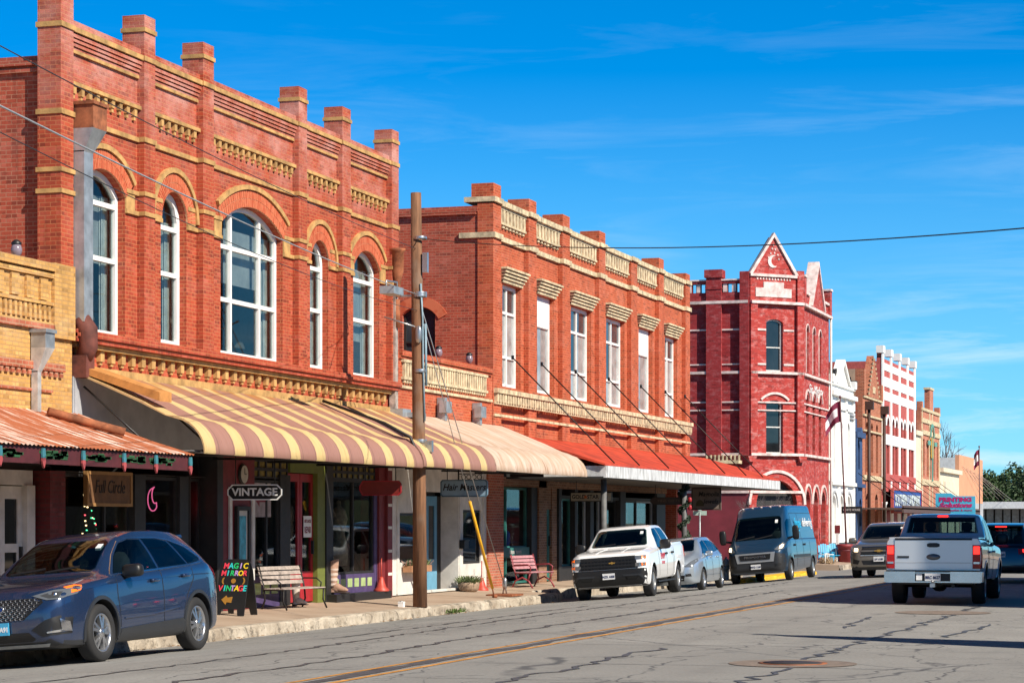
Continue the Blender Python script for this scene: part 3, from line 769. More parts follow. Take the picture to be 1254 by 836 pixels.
# sill ledge and balustrade band
b = MB(); band(b, fw, 37.3, 54.0, 4.95, 5.17, -.24, .01); band(b, fw, 37.3, 54.0, 5.04, 5.1, -.29, -.2); b.build('sill_ledge', BR1, t1)
b = MB(); band(b, fw, 37.45, 53.6, 4.86, 4.945, -.15, .01); band(b, fw, 37.45, 53.6, 4.40, 4.54, -.12, .01)
teeth(b, fw, 37.5, 53.55, 4.66, 4.86, .42, .15, -.09, .01); teeth(b, fw, 37.5, 53.55, 4.60, 4.66, .42, .10, -.06, .01); teeth(b, fw, 37.6, 53.5, 4.31, 4.40, .42, .2, -.10, .01)
b.build('balustrade_band', YEL, t1)
leader(t1, -20.04, -19.52, 37.34, 37.86, 9.17, 8.75, RUST, GALV, 5.3, .34)
b = MB(); b.tube([(-19.85,37.5,5.35),(-19.72,37.5,5.15),(-19.7,37.5,4.85),(-19.82,37.5,4.6)], [.17,.19,.17,.15], 16); b.box(-20.04,-19.66,37.34,37.66,4.3,4.7); b.build('rusty_elbow', M('dark_rust', (.12,.035,.025), .8, var=.5), t1)
b = MB(); b.box(-20.0,-19.84,53.74,53.92,4.3,7.3); b.build('downspout', M('streaked_tin', (.42,.35,.3), .6, .2, .5, 6.), t1)
b = MB(); b.lathe([(.06,7.25),(.1,7.6),(.17,7.9),(.18,8.35),(.22,8.38),(.22,8.44),(0,8.44)], 8, (-19.82,53.8,0)); b.tube([(-19.85,53.85,7.2),(-19.85,53.85,6.5)], .09, 8); b.build('leader_head', RUST, t1)
b = MB(); b.box(-20.0,-19.6,53.6,54.2,4.15,4.5); b.box(-19.6,-19.35,53.9,54.6,4.3,4.42); b.build('scupper_box', GALV, t1)

# ---- awnings with a bull-nosed edge
def stripes():
    m, nt, bs, out = mat_base('striped_awning_metal')
    g = nd(nt, 'ShaderNodeNewGeometry'); pos = g.outputs['Position']
    sp = nd(nt, 'ShaderNodeSeparateXYZ'); nt.links.new(pos, sp.inputs[0])
    ph = mathn(nt, 'FRACT', mathn(nt, 'DIVIDE', mathn(nt, 'SUBTRACT', sp.outputs[1], 37.0), 1.30))
    st = ramp(nt, mathn(nt, 'ABSOLUTE', mathn(nt, 'SUBTRACT', ph, .5)), .188, .172)
    n1 = noise(nt, vscale(nt, pos, (.6, 3, 1)), 1.4, 6, .65)
    col = mixc(nt, st, mixc(nt, n1, (.27, .125, .095), (.38, .20, .15)), mixc(nt, n1, (.52, .35, .125), (.68, .52, .26)))
    top = ramp(nt, sp.outputs[2], 4.05, 4.45)
    col = mixc(nt, mathn(nt, 'MULTIPLY', top, ramp(nt, noise(nt, vscale(nt, pos, (1, 1.5, 1)), 1.8, 5), .42, .6)), col, (.42, .17, .03))
    col = mixc(nt, mathn(nt, 'MULTIPLY', ramp(nt, noise(nt, pos, 3.3, 5, .7), .62, .72), .5), col, (.12, .06, .045))
    col = mixc(nt, mathn(nt, 'MULTIPLY', ramp(nt, noise(nt, vscale(nt, pos, (.5, 7, .5)), 1.2, 5, .7), .55, .7), .45), col, (.20, .11, .06))
    sl_ = mathn(nt, 'ABSOLUTE', mathn(nt, 'SUBTRACT', mathn(nt, 'FRACT', mathn(nt, 'DIVIDE', sp.outputs[1], .65)), .5))
    col = mixc(nt, mathn(nt, 'MULTIPLY', ramp(nt, sl_, .022, .012), .6), col, (.08, .05, .035))
    nt.links.new(col, bs.inputs['Base Color']); setin(bs, Roughness=.6)
    seam = mathn(nt, 'ABSOLUTE', mathn(nt, 'SUBTRACT', mathn(nt, 'FRACT', mathn(nt, 'DIVIDE', sp.outputs[1], .325)), .5))
    bumpn(nt, ramp(nt, seam, .0, .06), bs, .35, .02)
    return m
def tanm():
    m, nt, bs, out = mat_base('faded_tan_awning_metal')
    pos = nd(nt, 'ShaderNodeNewGeometry').outputs['Position']
    sp = nd(nt, 'ShaderNodeSeparateXYZ'); nt.links.new(pos, sp.inputs[0])
    n1 = noise(nt, vscale(nt, pos, (.5, 2.5, 1)), 1.2, 7, .65)
    col = mixc(nt, ramp(nt, n1, .35, .65), (.47, .32, .21), (.64, .51, .42))
    yl = ramp(nt, sp.outputs[1], 54.9, 54.6)
    col = mixc(nt, ramp(nt, noise(nt, vscale(nt, pos, (.6, 5, .6)), 1.5, 4, .7), .56, .68), col, (.30, .16, .09))
    nt.links.new(col, bs.inputs['Base Color']); setin(bs, Roughness=.65)
    seam = mathn(nt, 'ABSOLUTE', mathn(nt, 'SUBTRACT', mathn(nt, 'FRACT', mathn(nt, 'DIVIDE', sp.outputs[1], .62)), .5))
    bumpn(nt, ramp(nt, seam, .0, .05), bs, .5, .03)
    return m
def bull_awning(parent, y0, y1, m, zt=4.40, zb=2.98, depth=2.5, name='awning', ztr=None, under=True):
    """sloping sheet with a rounded drop at the front"""
    prof = [(0, 0), (.25, -.18), (.5, -.365), (.70, -.53)]
    n = 8
    for i in range(1, n+1):
        a = math.pi/2*i/n; prof.append((.73+.27*math.sin(a), -.56-(.44)*(1-math.cos(a))))
    prof[-1] = (1, -1)
    b = MB(); vs = []; fs = []; k = max(2, int((y1-y0)/.65)); rnd = random.Random(int(y0*10))
    H = zt-zb
    for j in range(k+1):
        y = y0+(y1-y0)*j/k
        for s_, h in prof: vs.append((FX+.02+depth*s_, y, zt+H*h+rnd.uniform(-.022, .022)*(1-abs(2*s_-1)**3)))
    for j in range(k+1):
        y = y0+(y1-y0)*j/k
        for s_, h in prof: vs.append((FX+.02+depth*s_-.02, y, zt+H*h-.025))
    q = len(prof); o = (k+1)*q
    for j in range(k):
        for i in range(q-1):
            a = j*q+i
            fs.append((a, a+1, a+q+1, a+q)); fs.append((o+a, o+a+q, o+a+q+1, o+a+1))
        fs.append((j*q+q-1, o+j*q+q-1, o+(j+1)*q+q-1, (j+1)*q+q-1))
    for i in range(q-1): fs.append((i, o+i, o+i+1, i+1)); a = k*q+i; fs.append((a, a+1, o+a+1, o+a))
    b.add(vs, fs, 0, True)
    a = b.build(name, m, parent, fix=False, sharp=50)
    r_ = MB()
    yy = y0+.1
    while yy < y1:
        r_.tube([(FX+.1, yy, zb+.05), (FX+depth-.12, yy, zb+.02)], .025, 6)
        r_.tube([(FX+.1, yy, zt-.25), (FX+depth*.6, yy, zb+.03)], .02, 6); yy += 2.75
    r_.tube([(FX+depth-.06, y0+.02, zb+.03), (FX+depth-.06, y1-.02, zb+.03)], .022, 6)
    r_.build('awning_frame', BLACK, a)
    return a
STR = stripes(); TAN = tanm()
bull_awning(t1, 37.42, 48.86, STR, 4.40, 2.95)
bull_awning(t1, 48.92, 54.2, STR, 4.42, 2.98)
b = MB(); b.tube([(FX+.1,48.89,4.46),(FX+1.6,48.89,3.93),(FX+2.2,48.89,3.62),(FX+2.48,48.89,3.0)], .035, 6); b.build('awning_seam', M('black_tar', (.012,.011,.011), .5), t1)
b = MB(); b.add([(FX+.06,37.46,4.40),(FX+.06,37.95,4.40),(FX+1.62,37.95,3.86),(FX+1.62,37.46,3.86),(FX+.06,37.46,4.52),(FX+.06,37.95,4.55),(FX+1.62,37.95,4.04),(FX+1.62,37.46,4.02)], [(0,1,2,3),(4,5,6,7),(0,1,5,4),(1,2,6,5),(2,3,7,6),(3,0,4,7)])
b.build('awning_gutter', M('ochre_tin', (.50,.22,.06), .6, var=.25), t1)
b = MB(); b.box(FX-.02, FX+.02, 37.34, 37.46, 2.9, 4.3); b.box(FX-.05, FX+.0, 37.3, 54.0, 3.1, 4.32); b.build('fascia_wall', GREYD, t1)

# ---- its shop front
b = MB(); b.box(-20.45, -19.88, 43.40, 43.68, -.1, 3.1); b.box(-20.3, -19.96, 46.84, 47.4, -.1, 2.75); b.box(-20.4, -19.94, 49.47, 49.88, -.1, 3.1)
b.box(-21.2, -19.96, 45.3, 53.0, 3.06, 3.14); b.each('shopfront_post', DARK, t1)
b = MB(); b.box(-20.4, -19.93, 43.7, 45.38, -.1, 3.1); b.build('maroon_panel', MAR, t1)
b = MB(); b.box(-19.925, -19.89, 44.03, 44.16, .5, 2.35); b.box(-19.925, -19.89, 45.18, 45.32, .5, 2.35); b.box(-19.925, -19.89, 44.03, 45.32, 2.35, 2.45); b.each('panel_trim', WHT2, t1)
b = MB(); plate(b, rect(44.33, 45.0, .72, 2.05), [rect(44.42, 44.91, .81, 1.96)], fx(-19.9), -.05, .02); pf = b.build('poster_frame', DARK, t1)
b = MB(); b.prism(rect(44.41, 44.92, .8, 1.97), fx(-19.9), -.012, .0); b.build('poster_mount', WHT2, pf)
b = MB(); b.prism(rect(44.5, 44.83, .92, 1.85), fx(-19.9), -.02, -.013); b.build('poster', M('blue_poster', (.05,.32,.42), .4, var=.5, scale=6), pf)
t = root('wall_clock', 'round pale clock on the maroon panel above the hanging VINTAGE sign', 'clock', (-19.92, 44.72, 2.72))
MB().lathe([(0,.05),(.20,.05),(.22,.02),(.22,0)], 24, axis='x').build('rim', IRON, t, False)
MB().lathe([(0,.056),(.185,.055)], 24, axis='x').build('face', M('clock_face', (.5,.46,.38), .5), t, False)
b = MB(); b.box(.058,.062,-.008,.008,0,.13); b.box(.058,.062,0,.09,-.008,.008); b.build('hands', BLACK, t, False)
shop_window(t1, 45.38, 46.84, .56, 2.62, -20.0, DARK, (46.2,))
b = MB(); b.box(-20.12, -19.98, 45.38, 46.84, -.1, .56); bk = b.build('bulkhead', PUR, t1)
b = MB()
for i in range(3): b.box(-19.985,-19.965, 45.46+i*.46, 45.80+i*.46, .18, .42)
b.each('bulkhead_panel', LIMEL, bk)
def transom(parent, a0, a1, z0, z1, n, rowsn=2):
    mb = MB(); holes = []; t_ = .035; dw = (a1-a0)/n; dh = (z1-z0)/rowsn
    for i in range(n):
        for j in range(rowsn): holes.append(rect(a0+i*dw+t_, a0+(i+1)*dw-t_, z0+j*dh+t_, z0+(j+1)*dh-t_))
    plate(mb, rect(a0, a1, z0, z1), holes, fx(-20.0), 0, .07); w = mb.build('transom', DARK, parent)
    g = MB(); g.prism(rect(a0+.01, a1-.01, z0+.01, z1-.01), fx(-20.0), .03, .04); g.build('pane', M('amber_glass', (.26,.20,.06), .15, var=.3, scale=8), w)
transom(t1, 45.4, 47.35, 2.66, 3.05, 5); transom(t1, 49.9, 52.75, 2.72, 3.05, 8)
# red double doors
b = MB(); b.box(-20.3, -19.97, 49.0, 49.45, -.1, 3.0); b.box(-20.3, -19.97, 47.42, 49.0, 2.82, 3.04); b.build('door_frame', LIME, t1)
for a0 in (47.46, 48.24): panel_door(t1, a0, a0+.75, -.06, 2.8, -20.08, REDP, SHOPG, [rect(a0+.12, a0+.63, .62, 2.62)], handle=a0 > 48)
t = root('window_notice', 'white paper notice reading REPAIR on the right leaf of the red double doors', 'notice', (-20.06, 48.62, 1.62))
b = MB(); b.box(-.004, .004, -.23, .23, -.24, .24); b.build('paper', WHT, t, False)
text('REPAIR', .2, (.006,0,-.08), SIDE, M('maroon_ink', (.2,.02,.03), .6), t, 'lettering', .001, sx=.6, bold=.006, world=False)
text('GIFTS & MORE', .1, (.006,0,.12), SIDE, MC['maroon_ink'], t, 'lettering', .001, sx=.6, bold=.003, world=False)
t = root('window_poster', 'pinkish poster with an arrow in the window behind the VINTAGE sign', 'poster', (-20.02, 45.95, 2.25))
b = MB(); b.box(-.012, -.004, -.52, .52, -.42, .35); b.build('paper', M('pale_pink_paper', (.30,.24,.24), .6, var=.3, scale=5), t, False)
b = MB(); b.prism([(-.1,-.1),(.28,-.1),(.28,-.03),(-.1,-.03)], fx(0), .0, .003); b.prism([(-.3,-.065),(-.1,.08),(-.1,-.2)], fx(0), .0, .003); b.build('arrow', M('maroon_ink', (.2,.02,.03)), t, False)
shop_window(t1, 49.88, 52.62, .5, 2.72, -20.0, DARK, (51.3,))
b = MB(); b.box(-20.12, -19.98, 49.88, 52.62, .06, .5); bk = b.build('bulkhead', PUR, t1)
b = MB()
for i in range(6): b.box(-19.985,-19.968, 50.02+i*.43, 50.3+i*.43, .2, .4)
b.each('bulkhead_panel', LIMEL, bk)
b = MB(); b.box(-20.1, -19.70, 49.5, 53.1, -.12, .06); b.build('plinth', BLACK, t1)
b = MB(); b.box(-20.12, -19.97, 52.62, 52.82, .06, 2.7); b.build('corner_post', PUR, t1)
b = MB(); b.box(-20.4, -19.92, 52.82, 53.22, -.1, 3.1); b.box(-20.4, -19.85, 53.22, 53.55, -.1, 3.1); pl = b.build('pilaster', MAR, t1)
b = MB()
for z in (.42, .98, 1.55, 2.1, 2.65, 2.98): b.box(-19.855, -19.845, 53.25, 53.52, z, z+.07)
b.each('white_stripe', WHT2, pl)
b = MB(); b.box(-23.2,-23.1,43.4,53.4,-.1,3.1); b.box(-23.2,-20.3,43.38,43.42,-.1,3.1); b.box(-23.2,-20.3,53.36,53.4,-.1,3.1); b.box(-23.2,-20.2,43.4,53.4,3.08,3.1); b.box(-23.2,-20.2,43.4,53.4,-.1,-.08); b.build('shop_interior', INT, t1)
rnd = random.Random(11)
DISP = ['tan clothes form standing behind the window right of the red doors', 'brown draped jacket on a stand behind the window right of the red doors', 'dark dress form behind the left pane of the shop window with the amber transom', 'pale coat on a stand behind the window next to the purple corner post']
for (y, h, w, c, lb) in ((50.35, 2.25, .24, (.28,.12,.06), DISP[1]), (51.75, 2.1, .22, (.36,.28,.2), DISP[3]), (50.9, 1.7, .2, (.2,.17,.15), DISP[0]), (46.0, 1.5, .2, (.12,.11,.12), DISP[2])):
    t = root('dress_form', lb, 'dress form', (-20.55, y, .3))
    MB().lathe([(.16,0),(.03,.04),(.025,h*.35)], 10).build('stand', IRON, t, False)
    MB().lathe([(0,h*.35-.3),(w*.95,h*.3-.25),(w*1.05,h*.5-.3),(w*.65,h*.68-.3),(w,h*.86-.3),(w*.75,h*.95-.3),(.06,h-.3),(.05,h-.18),(0,h-.15)], 12).build('torso', M('cloth_%d' % int(y*10), c, .9, var=.5, scale=9), t, False)

# ------------------------------------------------------------------ one storey infill with white shop front
t2 = root('white_front_shop', 'single storey shop with white wooden front and blue door between the red brick buildings', 'building', (FX, 57.8, -.1))
f2 = fx(FX-.02)
b = MB(); b.box(-30, FX-.02, 54.14, 61.74, 3.0, 5.86); b.build('wall', BR2, t2)
b = MB(); band(b, f2, 54.2, 61.6, 5.85, 5.98, -.1, .3); band(b, f2, 54.2, 61.6, 5.78, 5.85, -.05, .3); b.build('coping', BR2, t2)
b = MB(); band(b, f2, 54.35, 61.1, 5.70, 5.77, -.09, .01); band(b, f2, 54.35, 61.1, 5.27, 5.34, -.09, .01); teeth(b, f2, 54.4, 61.05, 5.34, 5.70, .19, .1, -.07, .01)
teeth(b, f2, 54.4, 61.05, 5.19, 5.27, .19, .1, -.06, .01); band(b, f2, 54.2, 61.6, 5.05, 5.12, -.06, .01); b.build('balustrade_band', CREAM, t2)
b = MB(); b.box(-30, -20.3, 54.2, 61.7, 5.3, 5.4); b.build('roof', ROOF, t2)
bull_awning(t2, 54.22, 62.5, TAN, 4.42, 3.0)
b = MB()
for y in (57.1, 60.0): b.box(FX, FX+.22, y-.09, y+.09, 4.35, 4.95); b.box(FX+.1, FX+.3, y-.22, y+.22, 4.55, 4.85)
b.each('scupper_box', GALV, t2)
b = MB(); b.box(FX-.05, FX+.01, 54.2, 62.3, 2.9, 4.35); b.build('fascia_wall', GREYD, t2)
b = MB()
holes = [rect(54.1,55.75,.72,1.95), rect(56.05,58.62,-.02,2.5), rect(59.0,60.55,.6,2.05)]
plate(b, rect(53.56,61.02,-.08,3.08), holes, fx(-19.86), 0, .12)
for y in (53.9, 55.85, 58.72, 60.75): b.box(-19.862, -19.83, y-.05, y+.05, -.05, 2.95)
b.box(-20.9,-19.98,56.0,56.05,-.08,3.0); b.box(-20.9,-19.98,58.62,58.67,-.08,3.0); b.box(-20.95,-20.86,56.05,58.62,2.42,3.0)
b.build('shopfront', WHT2, t2)
for (a0, a1, z0, z1) in ((54.1,55.75,.72,1.95), (59.0,60.55,.6,2.05)):
    w = shop_window(t2, a0+.004, a1-.004, z0+.004, z1-.004, -19.9, DARK, glass=GLASSK)
DX = -20.3
panel_door(t2, 56.4, 57.24, -.06, 2.4, DX, BLUED, GLASSK, [rect(56.58, 57.06, .75, 2.15)], hm=STEEL)
panel_door(t2, 57.3, 58.14, -.06, 2.4, DX, BLUED, GLASSK, [rect(57.48, 57.96, .75, 2.15)], hm=STEEL, handle=False)
b = MB(); b.box(-21.0, DX-.06, 56.05, 56.39, -.08, 2.5); b.box(-21.0, DX-.06, 58.15, 58.62, -.08, 2.5); b.box(-21.0,DX-.06,56.05,58.62,2.41,2.6); b.build('recess_wall', DARK, t2)
t = root('mailbox', 'small black letter box on the white post right of the blue doors', 'mailbox', (-19.84, 58.82, 1.12))
b = MB(); b.box(0,.14,-.18,.18,-.1,.1); b.build('body', BLACK, t, False); b = MB(); b.box(.0,.17,-.19,.19,.1,.125); b.build('lid', BLACK, t, False)
b = MB(); b.box(-20.3, -19.80, 61.03, 62.4, -.1, 3.1); b.build('brick_pier', brick('worn_pier_brick', (.42,.10,.05), (.36,.08,.04), (.4,.25,.17), wa=.15), t2)
for (y, z, lb) in ((58.0, 5.99, 'left one of two clear globe lamps on the low red parapet'), (60.55, 5.99, 'right one of two clear globe lamps on the low red parapet')): lamp_globe(-20.2, y, z, lb)

# ------------------------------------------------------------------ second red brick building
t3 = root('red_brick_building', 'two storey orange red brick building with cream balustrades and a red metal awning', 'building', (FX, 74, -.1))
P3 = [(61.76,62.5),(65.14,65.94),(68.7,69.53),(72.97,73.77),(77.15,77.98),(81.1,81.86),(85.3,86.04)]
W3 = [(63.95,1.75,0),(67.4,1.8,1),(71.35,2.4,2),(75.6,2.4,2),(79.75,2.0,1),(83.6,1.95,0)]
ars = [Arch(c, w, 5.58, 8.52, 0) for c, w, k in W3]
b = MB(); plate(b, rect(61.8, 86.0, 3.0, 10.6), [a.poly() for a in ars], fw, 0, .3); b.build('wall', BR2, t3)
def swall(name, parent, Y, x0, x1, z0, z1, holes, m, th=.3): b = MB(); plate(b, rect(x0, x1, z0, z1), holes, fy(Y), 0, th); return b.build(name, m, parent)
sa = Arch(-22.12, .98, 6.05, 7.55, .22)
swall('side_wall', t3, 61.80, -34, -20.36, 3, 10.4, [sa.poly()], BR1S)
b = MB(); b.box(-34, -33.7, 62.1, 85.7, 0, 10.4); b.box(-34, -20.36, 85.7, 86.0, 0, 10.4); b.build('rear_wall', BR1S, t3)
b = MB(); b.box(-34, -20.36, 61.74, 62.12, 10.4, 10.55); b.box(-34, -20.4, 61.70, 62.14, 10.32, 10.38); b.build('side_coping', BR1S, t3)
b = MB(); b.prism(sa.ring(.02, .3, .25), fy(61.8), -.03, .01); b.build('window_arch', MC['arch_brick'], t3)
wb_ = window(t3, sa, fy(61.8), .12, (.5,), (6.8,), DARK, GLASS, .07, .05)
b = MB(); b.box(-33.7, -20.36, 62.1, 85.7, 9.6, 9.7); b.build('roof', ROOF, t3)
b = MB(); b.box(-20.6,-20.4,62.1,85.6,5.2,9.5); b.build('room_dark', INT, t3)
for i, (a0, a1) in enumerate(P3):
    b = MB(); b.box(-20.06 if i else -20.36, FX, a0, a1, 3.0, 10.62)
    if i != 4: b.box(-20.55, FX-.0, a0+.02, a1-.02, 10.8, 11.18 - (.02*i if i > 5 else 0))
    p = b.build('pier', BR2, t3)
    b = MB(); b.box(-20.06 if i else -20.9, FX+.06, a0-.03, a1+.03, 9.66, 9.81); b.box(-20.4 if i else -20.75, FX+.07, a0-.03, a1+.03, 10.66, 10.8); b.each('stone_band', CREAM, p)
bt = MB(); 
for i in range(6):
    a0, a1 = P3[i][1]+.032, P3[i+1][0]-.032
    band(bt, fw, a0, a1, 10.64, 10.79, -.17, .3); band(bt, fw, a0, a1, 10.14, 10.2, -.1, .01); band(bt, fw, a0, a1, 10.56, 10.64, -.1, .01)
    teeth(bt, fw, a0, a1, 10.2, 10.56, .33, .19, -.09, .01); teeth(bt, fw, a0, a1, 10.06, 10.14, .33, .17, -.06, .01)
    band(bt, fw, a0, a1, 9.665, 9.805, -.08, .01)
    c, w, k = W3[i]; l0, l1 = max(a0, c-w/2-.28), min(a1, c+w/2+.28)
    for j in range(5): e = .045*j; band(bt, fw, l0+.02+.04*(4-j), l1-.02-.04*(4-j), 8.54+j*.088, 8.54+j*.088+.06, -.05-e, .01)
    band(bt, fw, l0+.18, l1-.18, 8.53, 8.97, -.045, .01)
b3c = fx(FX)
band(bt, b3c, 61.8, 86.02, 5.33, 5.46, -.14, .02); band(bt, b3c, 61.8, 86.02, 5.02, 5.08, -.06, .02); teeth(bt, b3c, 61.8, 86.0, 5.08, 5.33, .24, .14, -.10, .02); band(bt, b3c, 61.8, 86.02, 4.68, 4.75, -.04, .02)
bt.build('stone_trim', CREAM, t3)
for ar, (c, w, k) in zip(ars, W3):
    cols = (.5,) if k in (0, 2) else (); rows = (6.6, 7.7)
    wo_ = window(t3, ar, fw, .15, cols, (7.62,) if k == 1 else (6.45, 7.72), WHT, GLASSC, .11, .075)
    if k != 1:
        b = MB(); b.prism(rect(c-w/2+.08, c+w/2-.08, 7.78, 8.40), fw, .196, .204); b.build('transom_pane', GLASS, wo_)
        if k == 2: b = MB(); b.prism(rect(c-w/2+.1, c-.06, 6.5, 7.66), fw, .196, .204); b.build('pane', GLASSK, wo_)
    if k == 1:
        b = MB(); b.prism(rect(c-w/2+.1, c+w/2-.1, 7.6, 8.42), fw, .14, .155); b.build('panel', WHT, wo_)
# red awning with white fascia
b = MB(); b.box(FX, -20.3, 61.8, 82.3, 3.0, 3.2); b.build('soffit', DARK, t3)
REDM = M('red_roof_metal', (.47, .050, .018), .6, var=.38, scale=1.6)
b = MB(); y0, y1 = 62.9, 88.6; vs = []; fs = []; k = 90
for j in range(k+1):
    y = y0+(y1-y0)*j/k; s_ = .012 if j % 2 else 0
    vs += [(FX+.02, y, 4.2+s_), (-18.4, y, 3.80+s_), (-16.98, y, 3.36+s_), (-16.98, y, 3.31), (-18.4, y, 3.70), (FX+.02, y, 4.12)]
for j in range(k):
    for i in range(6): a = j*6+i; c_ = j*6+(i+1) % 6; fs.append((a, c_, c_+6, a+6))
fs += [(0,1,2,3,4,5), tuple(k*6+i for i in range(5,-1,-1))]
b.add(vs, fs); ra = b.build('awning', REDM, t3)
def fasc_mat():
    m, nt, bs, out = mat_base('battered_white_tin')
    pos = nd(nt, 'ShaderNodeNewGeometry').outputs['Position']
    n1 = noise(nt, vscale(nt, pos, (1, 2.5, .8)), 1.6, 7, .7)
    col = mixc(nt, ramp(nt, n1, .42, .62), (.68, .69, .70), (.36, .36, .36)); nt.links.new(col, bs.inputs['Base Color']); setin(bs, Roughness=.6)
    bumpn(nt, n1, bs, .4, .03); return m
b = MB(); b.box(-17.0, -16.94, 63.05, 88.6, 2.97, 3.3); b.box(-18.8,-16.98,63.0,63.06,2.97,3.3); b.build('fascia', fasc_mat(), ra)
b = MB(); b.box(FX, -17.05, 62.95, 88.5, 2.95, 3.0); 
for y in (63.5, 67, 71, 75, 79, 83, 87): b.box(FX, -17.05, y-.06, y+.06, 3.0, 3.3)
b.each('rafter', DARK, ra)
b = MB()
for px in (64.0, 66.9, 70.6, 74.6, 78.9, 82.5, 85.6): 
    b.tube([(FX+.02, px-.5, 6.42), (-17.05, px+.2, 3.40)], .022, 6); b.box(FX, FX+.05, px-.56, px-.44, 6.36, 6.48)
b.each('tie_rod', IRON, ra)
POSTM = M('grey_post_paint', (.10,.10,.10), .6, var=.3)
b = MB()
for y in (64.5, 74.6): b.tube([(-17.45, y, -.25), (-17.45, y, 2.97)], .09, 12); b.tube([(-17.45, y, -.25), (-17.45, y, .0)], .13, 12)
b.each('awning_post', POSTM, ra)
# ground floor shop fronts in the shade
b = MB(); b.box(-20.5, FX, 62.42, 62.56, -.1, 3.0); b.box(-20.5, FX, 66.2, 67.0, -.1, 3.0); b.box(-20.5, FX, 62.42, 82.3, 2.75, 3.0); b.each('shopfront_brick', brick('brown_shop_brick', (.26,.12,.06), (.2,.09,.045), (.3,.2,.14), wa=.1), t3)
shop_window(t3, 62.6, 65.6, -.05, 2.72, -20.1, TEAL, (63.6,), (.72, 1.0))
b = MB(); b.box(-20.08, -20.0, 62.66, 65.55, .74, .99); b.build('sign_band', TEAL, t3)
text('Antiques   Interiors', .17, (-19.99, 64.1, .87), SIDE, WHT2, t3, 'lettering', .002, sx=.9)
panel_door(t3, 67.0, 67.95, -.05, 2.1, -20.1, TEAL, GLASSK, [rect(67.2, 67.75, .4, 1.9)])
b = MB(); b.box(-20.4, -20.02, 67.95, 68.5, -.1, 2.8); b.box(-20.35, -20.05, 66.9, 68.0, 2.1, 2.8); b.build('brick_pier', MC['brown_shop_brick'], t3)
b = MB()
for (y0, y1) in ((65.6,66.2),(68.5,68.8),(70.3,70.6),(72.1,72.5),(73.8,74.0),(75.9,76.6),(81.0,82.3)): b.box(-20.35, -19.95, y0, y1, -.1, 2.8)
b.box(-20.3,-20.0,68.5,82.3,-.1,.35); b.box(-20.3,-20.0,68.5,82.3,2.45,2.55); b.each('shopfront_post', DARK, t3)
for (y0, y1, m) in ((68.8,70.3,TEAL),(70.6,72.1,GREYD),(72.5,73.8,GREYD),(74.0,75.9,DARK),(76.6,78.7,DARK),(78.7,81.0,GREYD)): shop_window(t3, y0, y1, .35, 2.45, -20.12, m)
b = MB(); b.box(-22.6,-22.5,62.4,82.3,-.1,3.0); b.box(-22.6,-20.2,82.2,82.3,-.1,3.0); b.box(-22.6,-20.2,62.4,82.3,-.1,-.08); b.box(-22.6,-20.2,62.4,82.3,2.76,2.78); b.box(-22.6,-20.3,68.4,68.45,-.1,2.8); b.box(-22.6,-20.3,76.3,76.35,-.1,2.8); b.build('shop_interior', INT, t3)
b = MB(); b.box(-26, -25.9, 82.3, 86.0, -.2, 3.0); b.box(-26,-20.05,82.3,86.0,2.95,3.0); b.box(-26,-22.6,82.25,82.3,-.2,3.0); b.build('porch_wall', DARK, t3)
rnd = random.Random(21)
GOODS = ['warm lit display of goods in the green framed shop window', 'blue cloth hanging behind the green framed window', 'pale banner with lettering in the window beside the dark hanging sign', 'pinkish shirt and poster behind the window left of the pale banner']
t = root('shop_lamp', 'warm yellow hanging lamp glowing in the green framed window', 'lamp', (-21.2, 64.3, 2.35)); MB().lathe([(.25,0),(.3,.1),(.05,.25),(0,.25)], 14).build('lamp_shade', EM('warm_lamp', (1,.6,.18), 1.1), t, False); MB().tube([(0,0,.25),(0,0,.42)], .01).build('cord', BLACK, t, False)
t = root('window_banner', GOODS[2], 'banner', (-20.3, 79.9, 1.75)); b = MB(); b.box(-.01,.01,-.85,.85,-.4,.45); b.build('cloth', WHT2, t, False); text('SALE', .4, (.014,0,.0), SIDE, GREYD, t, world=False)
t = root('window_poster', GOODS[3], 'poster', (-20.3, 77.6, 1.95)); b = MB(); b.box(-.01,.01,-.6,.6,-.3,.4); b.build('paper', M('salmon_paper', (.5,.22,.18), .7, var=.4, scale=3), t, False); b = MB(); b.box(.011,.014,-.45,.45,-.15,.1); b.build('print', WHT2, t, False)
t = root('hanging_cloth', GOODS[1], 'cloth', (-20.4, 64.6, 1.2)); b = MB(); b.blob((0,0,0), (.06,.28,.28), .8); b.build('cloth', M('bright_blue_cloth', (.03,.15,.5), .8), t, False); b = MB(); b.tube([(0,0,.27),(0,0,1.5)], .006, 5); b.build('hook', BLACK, t, False)
# ------------------------------------------------------------------ crimson corner building
t4 = root('corner_building', 'crimson painted brick corner building with white bands and a pointed corner gable', 'building', (-20.9, 108.4, -.3))
CX0, CY0 = -22.0, 107.4                       # left end of the splayed corner
D2 = math.sqrt(.5)
def fc(a, b, d):                              # splayed corner: a from 0 to 2.97
    return (CX0 + a*D2 - d*D2, CY0 + a*D2 + d*D2, b)
fs3 = fy(CY0); ff3 = fx(FX); CW = 2.1/D2
HZ = 11.95
cw1 = Arch(1.42, .95, 8.82, 11.12, .16); cw2 = Arch(1.42, .95, 4.95, 7.30, .16); cdoor = Arch(1.55, 2.3, -.3, 2.55, 1.15)
YF0, YF1 = 109.5, 117.1
fwins = [Arch(y, .72, z0, zs, .3) for y in (111.0, 112.75, 114.5) for z0, zs in ((8.85, 10.85), (4.95, 7.55))] + [Arch(y, 1.25, -.3, 2.6, .62) for y in (111.1, 113.3, 115.5)]
b = MB(); plate(b, rect(0, CW, -.4, 13.3), [cw1.poly(), cw2.poly(), cdoor.poly()], fc, 0, .35)
